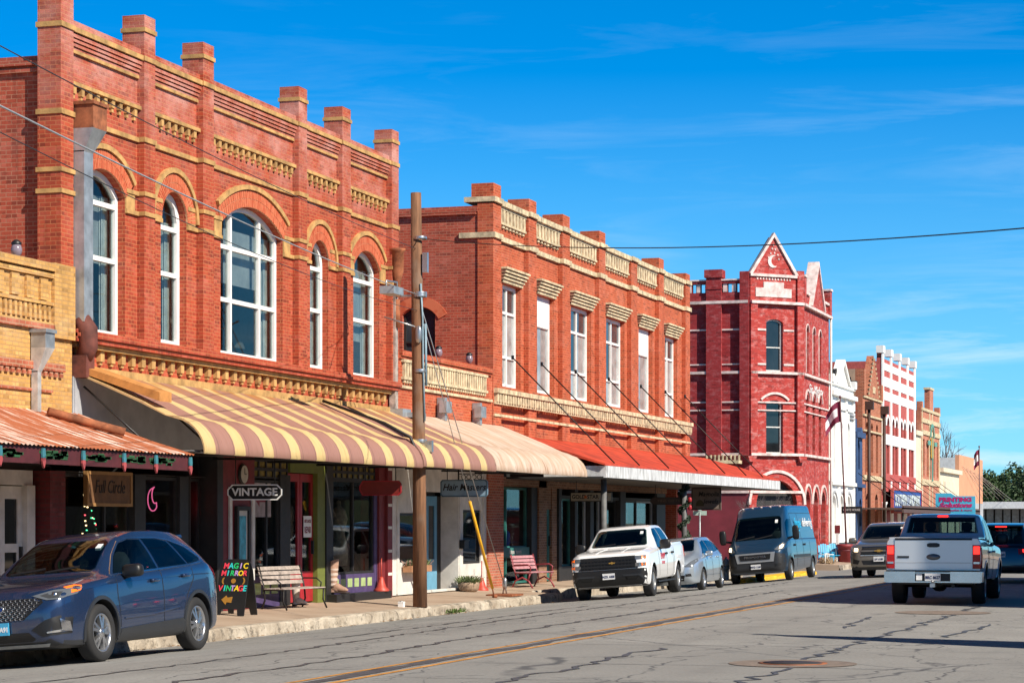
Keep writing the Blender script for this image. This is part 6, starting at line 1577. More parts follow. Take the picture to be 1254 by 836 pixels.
c.line('S', [(-.95,.98),(-.85,.35)]); c.line('S', [(0,1.03),(0,.35)]); c.line('S', [(.95,1.05),(.98,.8),(.85,.35)]); c.line('S', [(-1.5,.78),(0,.83),(1.7,.9)], .012, SP, 'body_crease', .007)
c.mirror_pair(-.72, 1.04, .82, (.11,.07,.07), SP)
for sg in (1,-1):
    c.panel('F', [(sg*x, z) for x, z in ((.42,.70),(.62,.68),(.78,.84),(.74,.92),(.60,.84))], LAMP, 'headlight', .01); c.panel('F', [(sg*x, z) for x, z in ((.45,.42),(.62,.42),(.6,.5),(.46,.5))], PLAS, 'fog_lamp_pod', .006)
c.panel('F', [(-.36,.76),(-.28,.62),(.28,.62),(.36,.76)], PLAS, 'grille', .006); c.panel('F', [(-.44,.46),(-.4,.3),(.4,.3),(.44,.46)], PLAS, 'lower_intake', .006); c.line('F', [(-.36,.76),(-.15,.66),(.15,.66),(.36,.76)], .03, CHR, 'grille_trim', .012); c.plate_('F', 0, .5, 'HLT 2291')
for y in (-.18,.78): p = c.hit('L', y, .93)[0]; b = MB(); b.blob((p.x+.02,y,.93),(.025,.1,.02),.5,10); c.add(b, SP, 'door_handle')

# ---- blue delivery van
S = dict(top=[(-2.98,.98),(-2.95,1.08),(-2.8,1.17),(-2.5,1.30),(-2.38,1.38),(-2.0,1.83),(-1.72,2.12),(-1.6,2.24),(-1.35,2.44),(-1.0,2.51),(-.4,2.53),(2.8,2.53),(2.92,2.50),(2.98,2.40)],
  belt=[(-2.98,.92),(-2.9,1.02),(-2.5,1.2),(-2.3,1.28),(-1.6,1.34),(0,1.36),(2.98,1.36)], bot=[(-2.98,.45),(-2.85,.30),(-2.4,.28),(2.6,.38),(2.98,.45)],
  wide=[(-2.98,.72),(-2.92,.83),(-2.75,.92),(-2.4,.985),(-1.8,1.02),(2.8,1.02),(2.98,1.0)], rail=[(-2.98,.62),(-2.6,.74),(-2.3,.80),(-1.6,.78),(-1.0,.80),(2.8,.82),(2.98,.8)], cab=-.75, wheels=(-2.03,2.0), wr=.345, gap=.06, spokes=8, rimm=RIMS, rimf=.62, tw=.22, spw=.04)
VP = paint('blue_van_paint', (.010,.034,.070), .15, .35)
pos, yw, rl = place(-15.02, 77.6, R(0)); rl = -math.atan(.085)
c = Car('delivery_van', 'tall dark blue delivery van with lit headlamps parked by the yellow kerb', 'van', pos, yw, rl, VP, S, None, PLASG)
c.panel('T', [(-.80,-2.36),(.80,-2.36),(.72,-1.70),(-.72,-1.70)], CGL, 'windshield', .008, smooth=1); wipers(c, -2.36, .75, -1.70)
c.panel('S', [(-2.10,1.40),(-1.05,1.40),(-1.05,2.02),(-1.50,2.02),(-1.75,1.90)], CGL, 'window', .007)
c.panel('F', [(-.93,.88),(-.60,.96),(.60,.96),(.93,.88),(.95,.62),(.90,.36),(-.90,.36),(-.95,.62)], PLASG, 'bumper', .012)
c.panel('F', [(-.66,.97),(.66,.97),(.60,.66),(-.60,.66)], M2('silver_grille_surround', (.42,.44,.46), .35, .5), 'grille_surround', .03); g = c.panel('F', [(-.52,.92),(.52,.92),(.49,.74),(-.49,.74)], PLAS, 'grille', .045)
p = c.hit('F', 0, .83)[0]; text('PROMASTER', .1, (0, p.y-.055, .83), FRONT, CHR, g, 'lettering', .006, sx=1.3, world=False)
for sg in (1,-1):
    h = c.panel('F', [(sg*x, z) for x, z in ((.64,1.04),(.80,1.00),(.92,1.06),(.93,1.20),(.86,1.26),(.74,1.14))], LAMP, 'headlight', .012)
    c.panel('F', [(sg*x, z) for x, z in ((.79,1.05),(.88,1.08),(.90,1.18),(.85,1.20),(.79,1.13))], HLE if sg > 0 else HLE, 'lit_bulb', .018, parent=h)
    c.panel('F', [(sg*x, z) for x, z in ((.62,.58),(.84,.60),(.82,.52),(.63,.50))], PLAS, 'fog_lamp_pod', .016)
c.plate_('F', 0, .52, 'MXD 1168')
for sg in (1,-1):
    b = MB(); b.blob((sg*1.22,-2.02,1.55),(.11,.07,.24),.5,16); b.tube([(sg*.95,-2.0,1.38),(sg*1.16,-2.02,1.42)],.04,6); c.add(b, PLAS, 'side_mirror')
b = MB()
for x in (-.62,-.3,0,.3,.62): p = c.hit('T', x, -1.28)[0]; b.blob((x,-1.28,p.z+.012),(.04,.05,.025),.7,10)
c.add(b, M2('pale_marker_glass', (.6,.5,.48), .3), 'roof_marker_lights')
c.line('S', [(-1.0,2.2),(-1.0,.42)]); c.line('S', [(.25,2.2),(.25,.42)]); c.line('S', [(-2.2,1.3),(-1.6,1.36)], .014); c.line('S', [(-1.0,1.34),(2.9,1.34)], .02, PLASG, 'side_moulding', .008); c.line('S', [(-1.0,2.22),(2.9,2.22)], .014); c.line('S', [(-1.55,.78),(1.5,.78)], .10, PLASG, 'rub_strip', .012); c.line('S', [(1.55,1.28),(1.55,.5)])
CY = M2('cyan_decal', (.02,.42,.72), .5)
text('hope', .48, (c.hit('L',.35,1.85)[0].x+.02,.05,1.87), (R(90), R(0), R(90)), CY, c.body, 'lettering', .004, sx=1.15, bold=.004, world=False); text('delivering', .42, (c.hit('L',1.6,1.85)[0].x+.02,1.75,1.89), SIDE, M2('white_decal', (.75,.76,.78), .5), c.body, 'lettering', .004, sx=1.12, bold=.002, world=False)
for y in (-1.25,.5): p = c.hit('L', y, 1.15)[0]; b = MB(); b.blob((p.x+.02,y,1.15),(.03,.09,.035),.5,10); c.add(b, PLAS, 'door_handle')
c.arch_trim(PLASG, .03)
b = MB(); ar = [(.11*math.cos(R(a)), .11*math.sin(R(a))*.6) for a in range(200, 341, 10)]
P_ = c.hit('L', .0, 1.55)[0]; b.tube([(P_.x+.012, -.05+y*1.5, 1.66+z) for y, z in ar], .018, 6); c.add(b, CY, 'decal')

# ---- tan crossover with lit headlamp
S = dict(top=[(-2.5,.84),(-2.46,.95),(-2.3,1.04),(-1.9,1.12),(-1.45,1.18),(-1.3,1.22),(-.8,1.50),(-.45,1.66),(-.1,1.735),(.6,1.77),(1.6,1.73),(2.1,1.66),(2.3,1.35),(2.45,1.05),(2.52,.8)], belt=[(-2.5,.78),(-2.3,.95),(-1.5,1.07),(0,1.12),(1.8,1.17),(2.3,1.08),(2.52,.75)], bot=[(-2.5,.4),(-2.35,.25),(2.2,.28),(2.52,.45)],
  wide=[(-2.5,.68),(-2.42,.84),(-2.2,.95),(-1.8,.995),(1.8,.995),(2.3,.93),(2.52,.78)], rail=[(-2.5,.5),(-2.1,.76),(-1.3,.77),(-.45,.66),(1.5,.64),(2.2,.66),(2.52,.6)], cab=2.05, wheels=(-1.5,1.52), wr=.37, gap=.055, spokes=10, tw=.24)
TP = paint('tan_car_paint', (.25,.225,.19), .6, .3)
pos, yw, rl = place(-10.95, 76.4, R(0))
c = Car('oncoming_car', 'champagne grey crossover with one lit headlamp driving towards the camera left of the silver pickup', 'car', pos, yw, rl, TP, S, lambda x, y, z: z < .36, PLASG)
c.panel('T', [(-.70,-1.26),(.70,-1.26),(.60,-.5),(-.60,-.5)], CGL, 'windshield', .008, smooth=1); wipers(c, -1.26, .65, -.5)
c.panel('S', [(-1.0,1.17),(0,1.19),(0,1.62),(-.4,1.58)], CGL, 'window', .007); c.panel('S', [(.08,1.19),(1.0,1.22),(1.0,1.64),(.08,1.63)], CGL, 'window', .007); c.panel('S', [(1.1,1.22),(2.0,1.25),(1.75,1.58),(1.1,1.63)], CGL, 'window', .007)
c.panel('F', [(-.52,.98),(-.58,.72),(.58,.72),(.52,.98)], PLAS, 'grille', .008); c.line('F', [(-.56,.86),(.56,.86)], .05, TP, 'grille_bar', .016); c.line('F', [(-.54,.99),(.54,.99)], .02, CHR, 'grille_trim', .016); c.line('F', [(-.58,.72),(.58,.72)], .025, CHR, 'grille_trim', .016)
p = c.hit('F', 0, .86)[0]; b = MB(); b.box(-.13,.13,p.y-.04,p.y-.015,.845,.875); b.box(-.04,.06,p.y-.041,p.y-.015,.82,.90); c.add(b, M2('gold_badge', (.6,.35,.08)), 'badge')
for sg in (1,-1):
    h = c.panel('F', [(sg*x, z) for x, z in ((.60,.80),(.84,.82),(.90,.98),(.80,1.0),(.62,.96))], LAMP, 'headlight', .012)
    if sg < 0: c.panel('F', [(sg*x, z) for x, z in ((.66,.84),(.78,.85),(.78,.95),(.66,.94))], HLE, 'lit_bulb', .018, parent=h)
    c.panel('F', [(sg*x, z) for x, z in ((.60,.56),(.82,.62),(.84,.46),(.66,.44))], PLAS, 'fog_lamp_pod', .006)
c.panel('F', [(-.55,.56),(.55,.56),(.5,.42),(-.5,.42)], PLAS, 'lower_intake', .006); c.plate_('F', 0, .60, 'LSV 6180'); c.mirror_pair(-.86, 1.2, .97, (.13,.08,.09), TP)
c.line('S', [(-1.1,1.1),(-1.0,.45)]); c.line('S', [(.03,1.13),(.03,.45)]); c.line('S', [(1.05,1.17),(.95,.45)])

# ---- silver pickup seen from behind (built nose towards -y, turned round)
S = dict(top=[(-2.9,1.0),(-2.86,1.09),(-2.5,1.19),(-1.75,1.25),(-1.5,1.30),(-1.1,1.58),(-.78,1.80),(-.6,1.86),(-.1,1.905),(.5,1.905),(.88,1.88),(.97,1.82),(1.14,1.47),(1.24,1.40),(2.0,1.405),(2.86,1.41),(2.90,1.38)],
  belt=[(-2.9,.92),(-2.6,1.1),(-1.5,1.18),(.5,1.24),(1.2,1.30),(2.9,1.34)], bot=[(-2.9,.55),(-2.7,.38),(-1.2,.44),(2.6,.5),(2.9,.60)], wide=[(-2.9,.80),(-2.75,.93),(-2.3,.985),(-1,.98),(2.2,.985),(2.86,.985),(2.90,.97)],
  rail=[(-2.9,.7),(-2.4,.82),(-1.4,.80),(-.75,.74),(.8,.775),(1.0,.80),(1.2,.90),(2.9,.93)], cab=.90, wheels=(-1.98,1.68), wr=.40, gap=.075, bed=(1.28,2.82,.84,.9), spokes=6, tw=.28)
SP2 = paint('silver_white_car_paint', (.70,.72,.75), .55, .32)
x, y = -6.15, 48.65+2.9
c = Car('pickup_truck', 'silver white pickup seen from behind with red tail lights, driving away', 'pickup truck', (x, y, zg(x, y)), R(180+1.2), 0, SP2, S)
c.panel('B', [(-.76,1.49),(.76,1.49),(.69,1.82),(-.69,1.82)], CGL, 'rear_window', .01)
c.panel('S', [(-.95,1.26),(-.12,1.28),(-.15,1.78),(-.5,1.76),(-.7,1.62)], CGL, 'window', .007); c.panel('S', [(-.04,1.28),(.85,1.30),(.8,1.74),(-.04,1.79)], CGL, 'window', .007)
c.panel('T', [(-.72,-1.44),(.72,-1.44),(.62,-.80),(-.62,-.80)], CGL, 'windshield', .008)
c.panel('B', [(-.79,1.36),(-.79,.74),(.79,.74),(.79,1.36)], SP2, 'tailgate', .014); c.line('B', [(-.79,1.365),(.79,1.365)], .035, PLAS, 'tailgate_cap', .02)
c.line('B', [(-.78,.88),(.78,.88)], .012, M2('shadow_crease', (.35,.36,.38), .4), 'tailgate_crease', .017)
c.panel('B', [(-.13,1.29),(-.13,1.20),(.13,1.20),(.13,1.29)], PLAS, 'tailgate_handle', .022, smooth=1)
b = MB(); b.lathe([(0,.03),(.13,.028),(.145,.0)], 24, (0,0,0), 'y'); b.v = [(v[0]*1., 2.915+v[1], 1.0+v[2]*.45) for v in b.v]; c.add(b, M2('grey_badge', (.14,.15,.17), .3, .5), 'badge')
b = MB(); b.box(.50,.74,2.905,2.925,.975,1.02); c.add(b, PLASG, 'badge')
for sg in (1,-1):
    c.panel('B', [(sg*x, z) for x, z in ((.80,1.25),(.96,1.25),(.96,.76),(.80,.76))], REDL, 'tail_light', .016)
    t = c.panel('B', [(sg*x, z) for x, z in ((.82,1.22),(.945,1.22),(.945,1.06),(.82,1.06))], REDE, 'brake_light', .024); c.panel('B', [(sg*x, z) for x, z in ((.82,.90),(.945,.90),(.945,.86),(.82,.86))], CHR, 'reverse_light', .024)
    c.panel('L' if sg > 0 else 'R', [(2.76,.76),(2.89,.76),(2.89,1.20),(2.76,1.20)], REDL, 'side_light', .01)
b = MB(); b.box(-.97,-.36,2.88,3.06,.47,.70); b.box(.36,.97,2.88,3.06,.47,.70); b.box(-.36,.36,2.88,3.0,.47,.68); b.box(-1.0,-.94,2.6,3.02,.48,.69); b.box(.94,1.0,2.6,3.02,.48,.69); bp = c.add(b, CHR, 'rear_bumper')
b = MB(); b.box(-.96,.96,2.87,3.065,.70,.725); b.box(-.36,.36,3.0,3.01,.50,.66); c.add(b, PLAS, 'step_pad', bp)
b = MB(); b.box(-.05,.05,2.7,3.12,.38,.46); b.blob((0,3.12,.5),(.03,.03,.03),1.,8); c.add(b, STEEL, 'tow_hitch')
b = MB(); b.box(-.8,.8,.5,2.6,.42,.50); b.tube([(-.75,1.68,.40),(.75,1.68,.40)], .06, 8); b.blob((0,1.68,.4),(.16,.16,.15),.8,12); b.tube([(-.4,1.9,.42),(-.4,2.9,.40)], .04, 8); c.add(b, PLAS, 'underbody')
c.plate_('B', -.0, .585, 'BRC 8627', yy=3.035); b = MB(); b.box(.22,.34,3.012,3.02,.52,.65); c.add(b, PLATE, 'bumper_sticker')
p = c.hit('B', 0, 1.84)[0]; b = MB(); b.box(-.11,.11,.93,.965,1.835,1.868); c.add(b, REDE, 'high_brake_light')
c.mirror_pair(-.85, 1.35, 1.0, (.14,.08,.12), PLAS); c.arch_trim(SP2, .04)
c.line('S', [(-.08,1.25),(-.08,.5)]); c.line('S', [(.95,1.26),(.9,.5)]); c.line('S', [(1.16,1.3),(1.16,.55)], .018)
for y in (-.25,.75):
    p = c.hit('R', y, 1.08)[0]; b = MB(); b.blob((p.x-.02,y,1.08),(.03,.11,.025),.5,10); c.add(b, SP2, 'door_handle')

# ---- dark blue crossover further ahead, right edge
S = dict(top=[(-2.4,.82),(-2.3,.98),(-1.9,1.08),(-1.4,1.14),(-1.2,1.2),(-.75,1.46),(-.4,1.62),(0,1.69),(.8,1.70),(1.5,1.66),(1.85,1.60),(2.05,1.3),(2.2,1.08),(2.36,1.0),(2.42,.75)], belt=[(-2.4,.76),(-2.0,.96),(-1,1.03),(.5,1.06),(1.6,1.1),(2.1,1.03),(2.42,.7)], bot=[(-2.4,.4),(-2.2,.24),(2.1,.28),(2.42,.4)],
  wide=[(-2.4,.66),(-2.2,.86),(-1.8,.94),(1.8,.945),(2.2,.90),(2.42,.80)], rail=[(-2.4,.5),(-1.9,.74),(-1.2,.74),(-.4,.64),(1.4,.62),(1.9,.60),(2.2,.72),(2.42,.6)], cab=1.8, wheels=(-1.45,1.35), wr=.36, gap=.055, spokes=10)
x, y = -6.45, 66.2+2.4
DP = paint('deep_blue_car_paint', (.012,.030,.062), .4, .3)
c = Car('car', 'dark blue crossover with lit brake lamps ahead of the silver pickup', 'car', (x, y, zg(x, y)), R(180), 0, DP, S)
c.panel('B', [(-.62,1.12),(.62,1.12),(.54,1.56),(-.54,1.56)], CGL, 'rear_window', .008)
c.panel('S', [(-.9,1.12),(0,1.13),(0,1.58),(-.4,1.52)], CGL, 'window', .007); c.panel('S', [(.08,1.13),(1.0,1.16),(.9,1.58),(.08,1.59)], CGL, 'window', .007)
b = MB(); b.box(-.62,.62,1.72,2.0,1.60,1.64); sp_ = c.add(b, DP, 'roof_spoiler'); b = MB(); b.box(-.16,.16,1.99,2.012,1.575,1.61); c.add(b, REDE, 'high_brake_light', sp_)
for sg in (1,-1): c.panel('B', [(sg*x, z) for x, z in ((.50,.98),(.88,1.02),(.90,.86),(.52,.82))], REDL, 'tail_light', .012); c.panel('B', [(sg*x, z) for x, z in ((.62,.96),(.84,.98),(.86,.90),(.64,.88))], REDE, 'brake_light', .018)
c.plate_('B', 0, .82, 'KDR 5501'); c.panel('B', [(-.8,.5),(.8,.5),(.75,.32),(-.75,.32)], PLAS, 'rear_bumper', .012)
c.panel('T', [(-.66,-1.16),(.66,-1.16),(.58,-.45),(-.58,-.45)], CGL, 'windshield', .008)

for c in CARS: c.hollow()
# ------------------------------------------------------------------ street things
CT, ST = math.cos(R(17.3975)), math.sin(R(17.3975))
def yat(px, X):
    """distance down the street at which the line X meets a sight line"""
    u = (px-627)/2850; Z = X/(u*CT-ST); return u*Z*ST+Z*CT
def zw(X): return -.05+(X+21.5)/3.75*(-.15)
# utility pole with guys and wires
PX, PY = -17.72, 49.6
POLEM = None
def pole_mat():
    m, nt, bs, out = mat_base('weathered_pole_wood')
    pos = nd(nt, 'ShaderNodeNewGeometry').outputs['Position']
    n1 = noise(nt, vscale(nt, pos, (9, 9, .8)), 1.6, 6, .65)
    col = mixc(nt, ramp(nt, n1, .3, .7), (.10,.046,.023), (.27,.13,.065))
    col = mixc(nt, ramp(nt, noise(nt, pos, 1.2, 3), .55, .7), col, (.21,.14,.10)); nt.links.new(col, bs.inputs['Base Color']); setin(bs, Roughness=.9)
    bumpn(nt, n1, bs, .6, .02); return m
t = root('utility_pole', 'weathered wooden utility pole on the kerb in front of the striped awning', 'utility pole', (PX, PY, -.2))
b = MB(); b.tube([(0,0,0),(-.02,0,3),(-.06,0,6.2),(-.10,0,9.36)], [.165,.15,.135,.12], 18); b.build('pole', pole_mat(), t, False)
b = MB(); b.tube([(.13,-.05,4.2),(.1,-.08,5.5),(.09,-.08,6.5),(.05,-.1,7.3)], .022, 8); b.tube([(.14,.02,5.0),(.12,.02,6.4)], .03, 8); b.build('conduit', M('blue_grey_conduit', (.22,.32,.38), .5), t, False)
b = MB()
for z in (3.55,3.72,5.3,7.0,7.05,8.3): b.lathe([(.155,z),(.158,z+.02),(.158,z+.05),(.155,z+.07)], 16)
b.box(-.25,.25,-.16,-.12,3.66,3.70); b.box(.1,.3,-.06,.06,3.5,3.76); b.box(-.45,-.05,-.04,.0,7.02,7.06); b.tube([(0,-.1,6.3),(-.75,-.3,6.55)], .02, 6); b.blob((.02,-.15,6.15),(.07,.06,.2),.6,10); b.box(.08,.2,-.08,.02,7.55,8.0); b.each('bracket', STEEL, t, False)
t = root('post_base', 'white square post stub at the foot of the wooden utility pole', 'post', (PX-.32, PY-.35, -.19)); b = MB(); b.box(-.06,.06,-.06,.06,0,.11); b.box(-.065,.065,-.065,.065,.10,.125); b.build('block', WHT, t, False); MB().lathe([(.04,.125),(.035,.14),(0,.145)],12).build('cap', STEEL, t, False)
def wire(name, p0, p1, sag, r, m, label, n=26):
    p0, p1 = Vector(p0), Vector(p1); b = MB()
    if p0.x > -13: p0 = p1 + (p0-p1)*1.3; sag *= 1.4
    b.tube([p0.lerp(p1, i/n) - Vector((0,0,sag*4*(i/n)*(1-i/n))) for i in range(n+1)], r, 5)
    return tag(b.build(name, m), label, 'wire')
WIRE = M('black_cable', (.03,.03,.032), .6); WIREG = M('grey_cable', (.30,.31,.32), .5)
wire('overhead_wire', (PX-.09, PY, 8.14), (2.2, 24.6, 5.08), .42, .010, WIRE, 'thin dark wire crossing the sky from the wooden pole to the right edge')
wire('overhead_wire', (-11.8, 21.0, 6.55), (PX-.09, PY, 7.9), .12, .007, WIRE, 'highest thin wire crossing the arched windows towards the wooden pole')
wire('overhead_cable', (-11.8, 21.0, 5.95), (PX-.06, PY, 6.86), .12, .011, WIREG, 'thick pale grey cable crossing the arched windows to the bracket on the wooden pole')
wire('overhead_wire', (-11.8, 21.0, 5.78), (PX-.05, PY, 6.5), .22, .006, WIRE, 'lowest thin wire below the thick grey cable over the red brick facade')
t = root('cable_box', 'grey cable splice box hanging on the thick cable left of the wooden pole', 'cable box', (-17.2, 46.35, 6.62))
b = MB(); b.box(-.16,.16,-.3,.3,-.08,.08); b.build('case', GALV, t, False); b = MB(); b.tube([(-.05,-.2,.08),(-.05,-.2,.2),(.05,.2,.2),(.05,.2,.08)],.02,6); b.build('hanger', STEEL, t, False)
t = root('guy_wire', 'steel guy wire with a bright yellow guard anchored on the pavement behind the pole', 'guy wire', (-18.0, 56.0, -.18))
A = Vector((0,0,.0)); B_ = Vector((PX-.08+18.0, PY-56.0, 6.95)); d = (B_-A)
b = MB(); b.tube([A, B_], .011, 6); b.build('cable', STEEL, t, False)
b = MB(); b.tube([A+d*.035, A+d*.345], .038, 10); b.build('guard', M('yellow_guard_plastic', (.70,.36,.01), .5), t, False)
b = MB(); b.tube([A-Vector((0,0,.1)), A+d*.035], .02, 6); b.blob((0,0,.03),(.07,.07,.05),.8,10); b.build('anchor_rod', RUST, t, False)
t = root('guy_wire', 'second bare steel guy wire right of the yellow guard, ending at a rusty plate', 'guy wire', (-18.15, 57.3, -.18)); B_ = Vector((PX-.08+18.15, PY-57.3, 7.1)); b = MB(); b.tube([(0,0,.25), B_], .013, 6); b.build('cable', STEEL, t, False)
b = MB(); b.box(-.35,.35,-.5,.5,0,.05); b.build('anchor_plate', RUST, t, False); b = MB(); b.blob((0,0,.32),(.06,.06,.16),.7,10); b.tube([(-.05,0,.05),(0,0,.35)],.02,6); b.tube([(.05,0,.05),(0,0,.35)],.02,6); b.build('turnbuckle', STEEL, t, False)

# chalkboard sign
AX = -19.2; AY = yat(290, AX)
t = root('chalkboard_sign', 'black folding chalkboard sign with rainbow lettering MAGIC MIRROR VINTAGE', 'sign', (AX, AY, zw(AX)))
def leaf(sgn):
    b = MB(); o = [(-.33,0),(-.22,0),(-.20,.13),(.14,.13),(.16,0),(.30,0),(.31,.9),(.28,1.06),(.2,1.12),(-.2,1.12),(-.29,1.06),(-.33,.9)]
    lean = .30
    def f(a, z, d): return (a, sgn*(.33-lean*z/1.12)*1.0 + d, z)
    b.prism(o, f, -.015, .015); return b
CHALK = M('chalkboard_black', (.010,.010,.011), .55)
lf = leaf(-1).build('board', CHALK, t, False); leaf(1).build('board', CHALK, t, False)
LC = {'r': EM('chalk_red', (.80,.06,.10), .0), 'c': EM('chalk_cyan', (.04,.60,.62), .0), 'g': EM('chalk_green', (.03,.52,.16), 0), 'l': EM('chalk_lilac', (.50,.32,.70), 0), 'y': EM('chalk_yellow', (.85,.62,.03), 0), 'o': EM('chalk_ochre', (.35,.17,.03), 0)}
def line_text(word, cols, z, size, x0, adv):
    for i, (ch, c_) in enumerate(zip(word, cols)):
        yy = -(.33-.30*z/1.12)-.02
        text(ch, size, (x0+i*adv, yy, z), (R(90)-.26, 0, 0), LC[c_], lf, 'lettering', .002, sx=.95, shear=.12, bold=.004, world=False)
line_text('MAGIC', 'rcgly', .985, .16, -.19, .105); line_text('MIRROR', 'rcglyr', .84, .15, -.23, .092); line_text('VINTAGE', 'rcglyrc', .54, .16, -.27, .088)
b = MB()
def bl(a, z, d): return (a, -(.33-.30*z/1.12)-.018+d, z)
b.prism([(-.12,.40),(-.22,.32),(-.12,.22),(-.10,.27),(.0,.26),(.02,.38),(-.09,.36)], bl, -.004, .004)
b.prism([(.05*math.cos(R(a)), .69+.05*math.sin(R(a))) for a in range(0,360,30)], bl, -.004, .004)
for sg in (-1,1): b.prism([(sg*.2+sg*.05*math.cos(R(a)), .69+.07*math.sin(R(a))) for a in range(-90,91,20)]+[(sg*.2+sg*.02*math.cos(R(a)), .69+.05*math.sin(R(a))) for a in range(90,-91,-20)], bl, -.004, .004)
b.build('chalk_drawing', LC['o'], lf, False)

# benches
def bench(name, label, loc, yaw, L, mi, ms, style):
    t = root(name, label, 'bench', loc, (0,0,yaw))
    b = MB()
    for i in range(5): b.box(.02+i*.10, .10+i*.10, -L/2, L/2, .43, .455)
    b.build('seat', ms, t, False)
    b = MB(); nsl = 4
    for i in range(nsl):
        z = .53+i*.10; x = -.02-.05*i*.55
        b.add([(x,-L/2,z),(x-.02,-L/2,z),(x-.055,-L/2,z+.075),(x-.035,-L/2,z+.075),(x,L/2,z),(x-.02,L/2,z),(x-.055,L/2,z+.075),(x-.035,L/2,z+.075)], [(0,1,2,3),(4,7,6,5),(0,4,5,1),(1,5,6,2),(2,6,7,3),(3,7,4,0)])
    b.build('backrest', ms, t, False)
    for y in (-L/2+.04, L/2-.04):
        b = MB()
        if style: b.tube([(-.10,y,0),(0,y,.2),(.22,y,.30),(.42,y,.2),(.54,y,0)], .024, 8); b.tube([(.05,y,.25),(-.0,y,.42),(-.14,y,.94)], .02, 8); b.tube([(.40,y,.22),(.46,y,.42)], .022, 8); b.tube([(-.0,y,.42),(.5,y,.42)], .02, 6); b.tube([(-.05,y,.64),(.38,y,.66),(.48,y,.60),(.46,y,.42)], .02, 8)
        else: b.tube([(-.06,y,0),(.02,y,.2),(.0,y,.42),(-.13,y,.92)], .02, 8); b.tube([(.56,y,0),(.47,y,.18),(.48,y,.43)], .02, 8); b.tube([(.0,y,.42),(.5,y,.42)], .02, 6); b.tube([(-.05,y,.64),(.30,y,.64),(.42,y,.55),(.40,y,.43)], .016, 8)
        b.build('leg', mi, t, False)
BW_ = M('silvered_bench_wood', (.33,.275,.24), .8, var=.35, scale=8)
bx = -19.55; bench('park_bench', 'black iron bench with silvered wooden slats in front of the purple shop bulkhead', (bx, yat(344, bx)+.2, zw(bx)), R(-8), 1.75, IRON, BW_, 0)
bx = -19.35; bench('park_bench', 'dark red slatted park bench beside the brick pier and green shop front', (bx, yat(642, bx)+.2, -.13), R(-8), 1.55, M('dark_red_iron', (.26,.035,.05), .45), M('faded_red_slats', (.42,.20,.22), .7, var=.3, scale=8), 1)
# boots
def boot(label, loc, h, m1, m2, bands):
    t = root('display_boot', label, 'boot', loc); b = MB(); k = h/.75
    prof = [(0,.0,.13),(.0,.10,.125),(-.01,.22,.12),(-.02,.36,.135),(-.02,.5,.15),(-.02,.64,.165),(-.02,.75,.17)]
    vs = []; n = 16
    for x, z, r in prof:
        for i in range(n): a = 2*math.pi*i/n; vs.append(((x+r*math.cos(a)*.9)*k, r*.8*math.sin(a)*k, (z + (.05*abs(math.cos(a))-.025 if z > .7 else 0))*k))
    fs = [(i*n+j, i*n+(j+1)%n, (i+1)*n+(j+1)%n, (i+1)*n+j) for i in range(len(prof)-1) for j in range(n)]
    b.add(vs, fs, 0, True); b.blob((.05*k,0,.10*k), (.15*k,.105*k,.115*k), .85, 18); b.tube([(.0,0,.13*k),(.12*k,0,.105*k),(.22*k,0,.075*k),(.31*k,0,.06*k),(.37*k,0,.055*k)], [.11*k,.10*k,.075*k,.055*k,.02*k], 14); b.build('upper', m1, t, False)
    b = MB(); b.box(-.12*k,.0,-.08*k,.08*k,-.05*k,.02*k); b.blob((.16*k,0,-.005*k), (.25*k,.11*k,.02*k), .6, 16); b.build('sole', M('dark_leather', (.04,.025,.02), .6), t, False)
    if bands:
        b = MB()
        for z in (.18,.3,.42,.54,.66): r = .135+.05*max(0,z-.3); b.lathe([(r*.98*k,z*k-.035*k),(r*1.03*k,z*k),(r*.98*k,z*k+.03*k)], 16, (-.018*k,0,0)); 
        b.v = [(v[0]*.93, v[1]*.82, v[2]) for v in b.v]; b.build('bands', m2, t, False)
boot('brown and cream banded cowboy boot standing on the black step by the lime door frame', (-19.93, yat(408,-19.93), .11), .74, M('tan_leather', (.34,.20,.14), .6, var=.3, scale=6), M('cream_leather', (.50,.40,.34), .6), True)
boot('smaller pale boot standing by the end of the iron bench', (-19.62, yat(363,-19.62), zw(-19.6)+.06), .52, M('pale_boot_leather', (.62,.54,.48), .6, var=.2), M('cream_leather', (.5,.4,.34)), False)
# lobby dustpans / cones
def dustpan(label, loc):
    t = root('dustpan', label, 'dustpan', loc); RC = M('orange_red_plastic', (.42,.05,.03), .5)
    b = MB(); b.lathe([(.19,0),(.19,.03),(.12,.1),(.055,.3),(.04,.34),(0,.345)], 14); b.build('pan', RC, t, False); b = MB(); b.tube([(0,0,.3),(0,.0,.8)], .016, 8); b.build('handle', RC, t, False)
dustpan('orange red cone shaped pan with upright handle on the black step by the maroon pilaster', (-19.82, yat(467,-19.82), .06)); dustpan('orange red cone shaped pan with handle by the planter below the white shop window', (-19.6, yat(590,-19.6), zw(-19.6)))
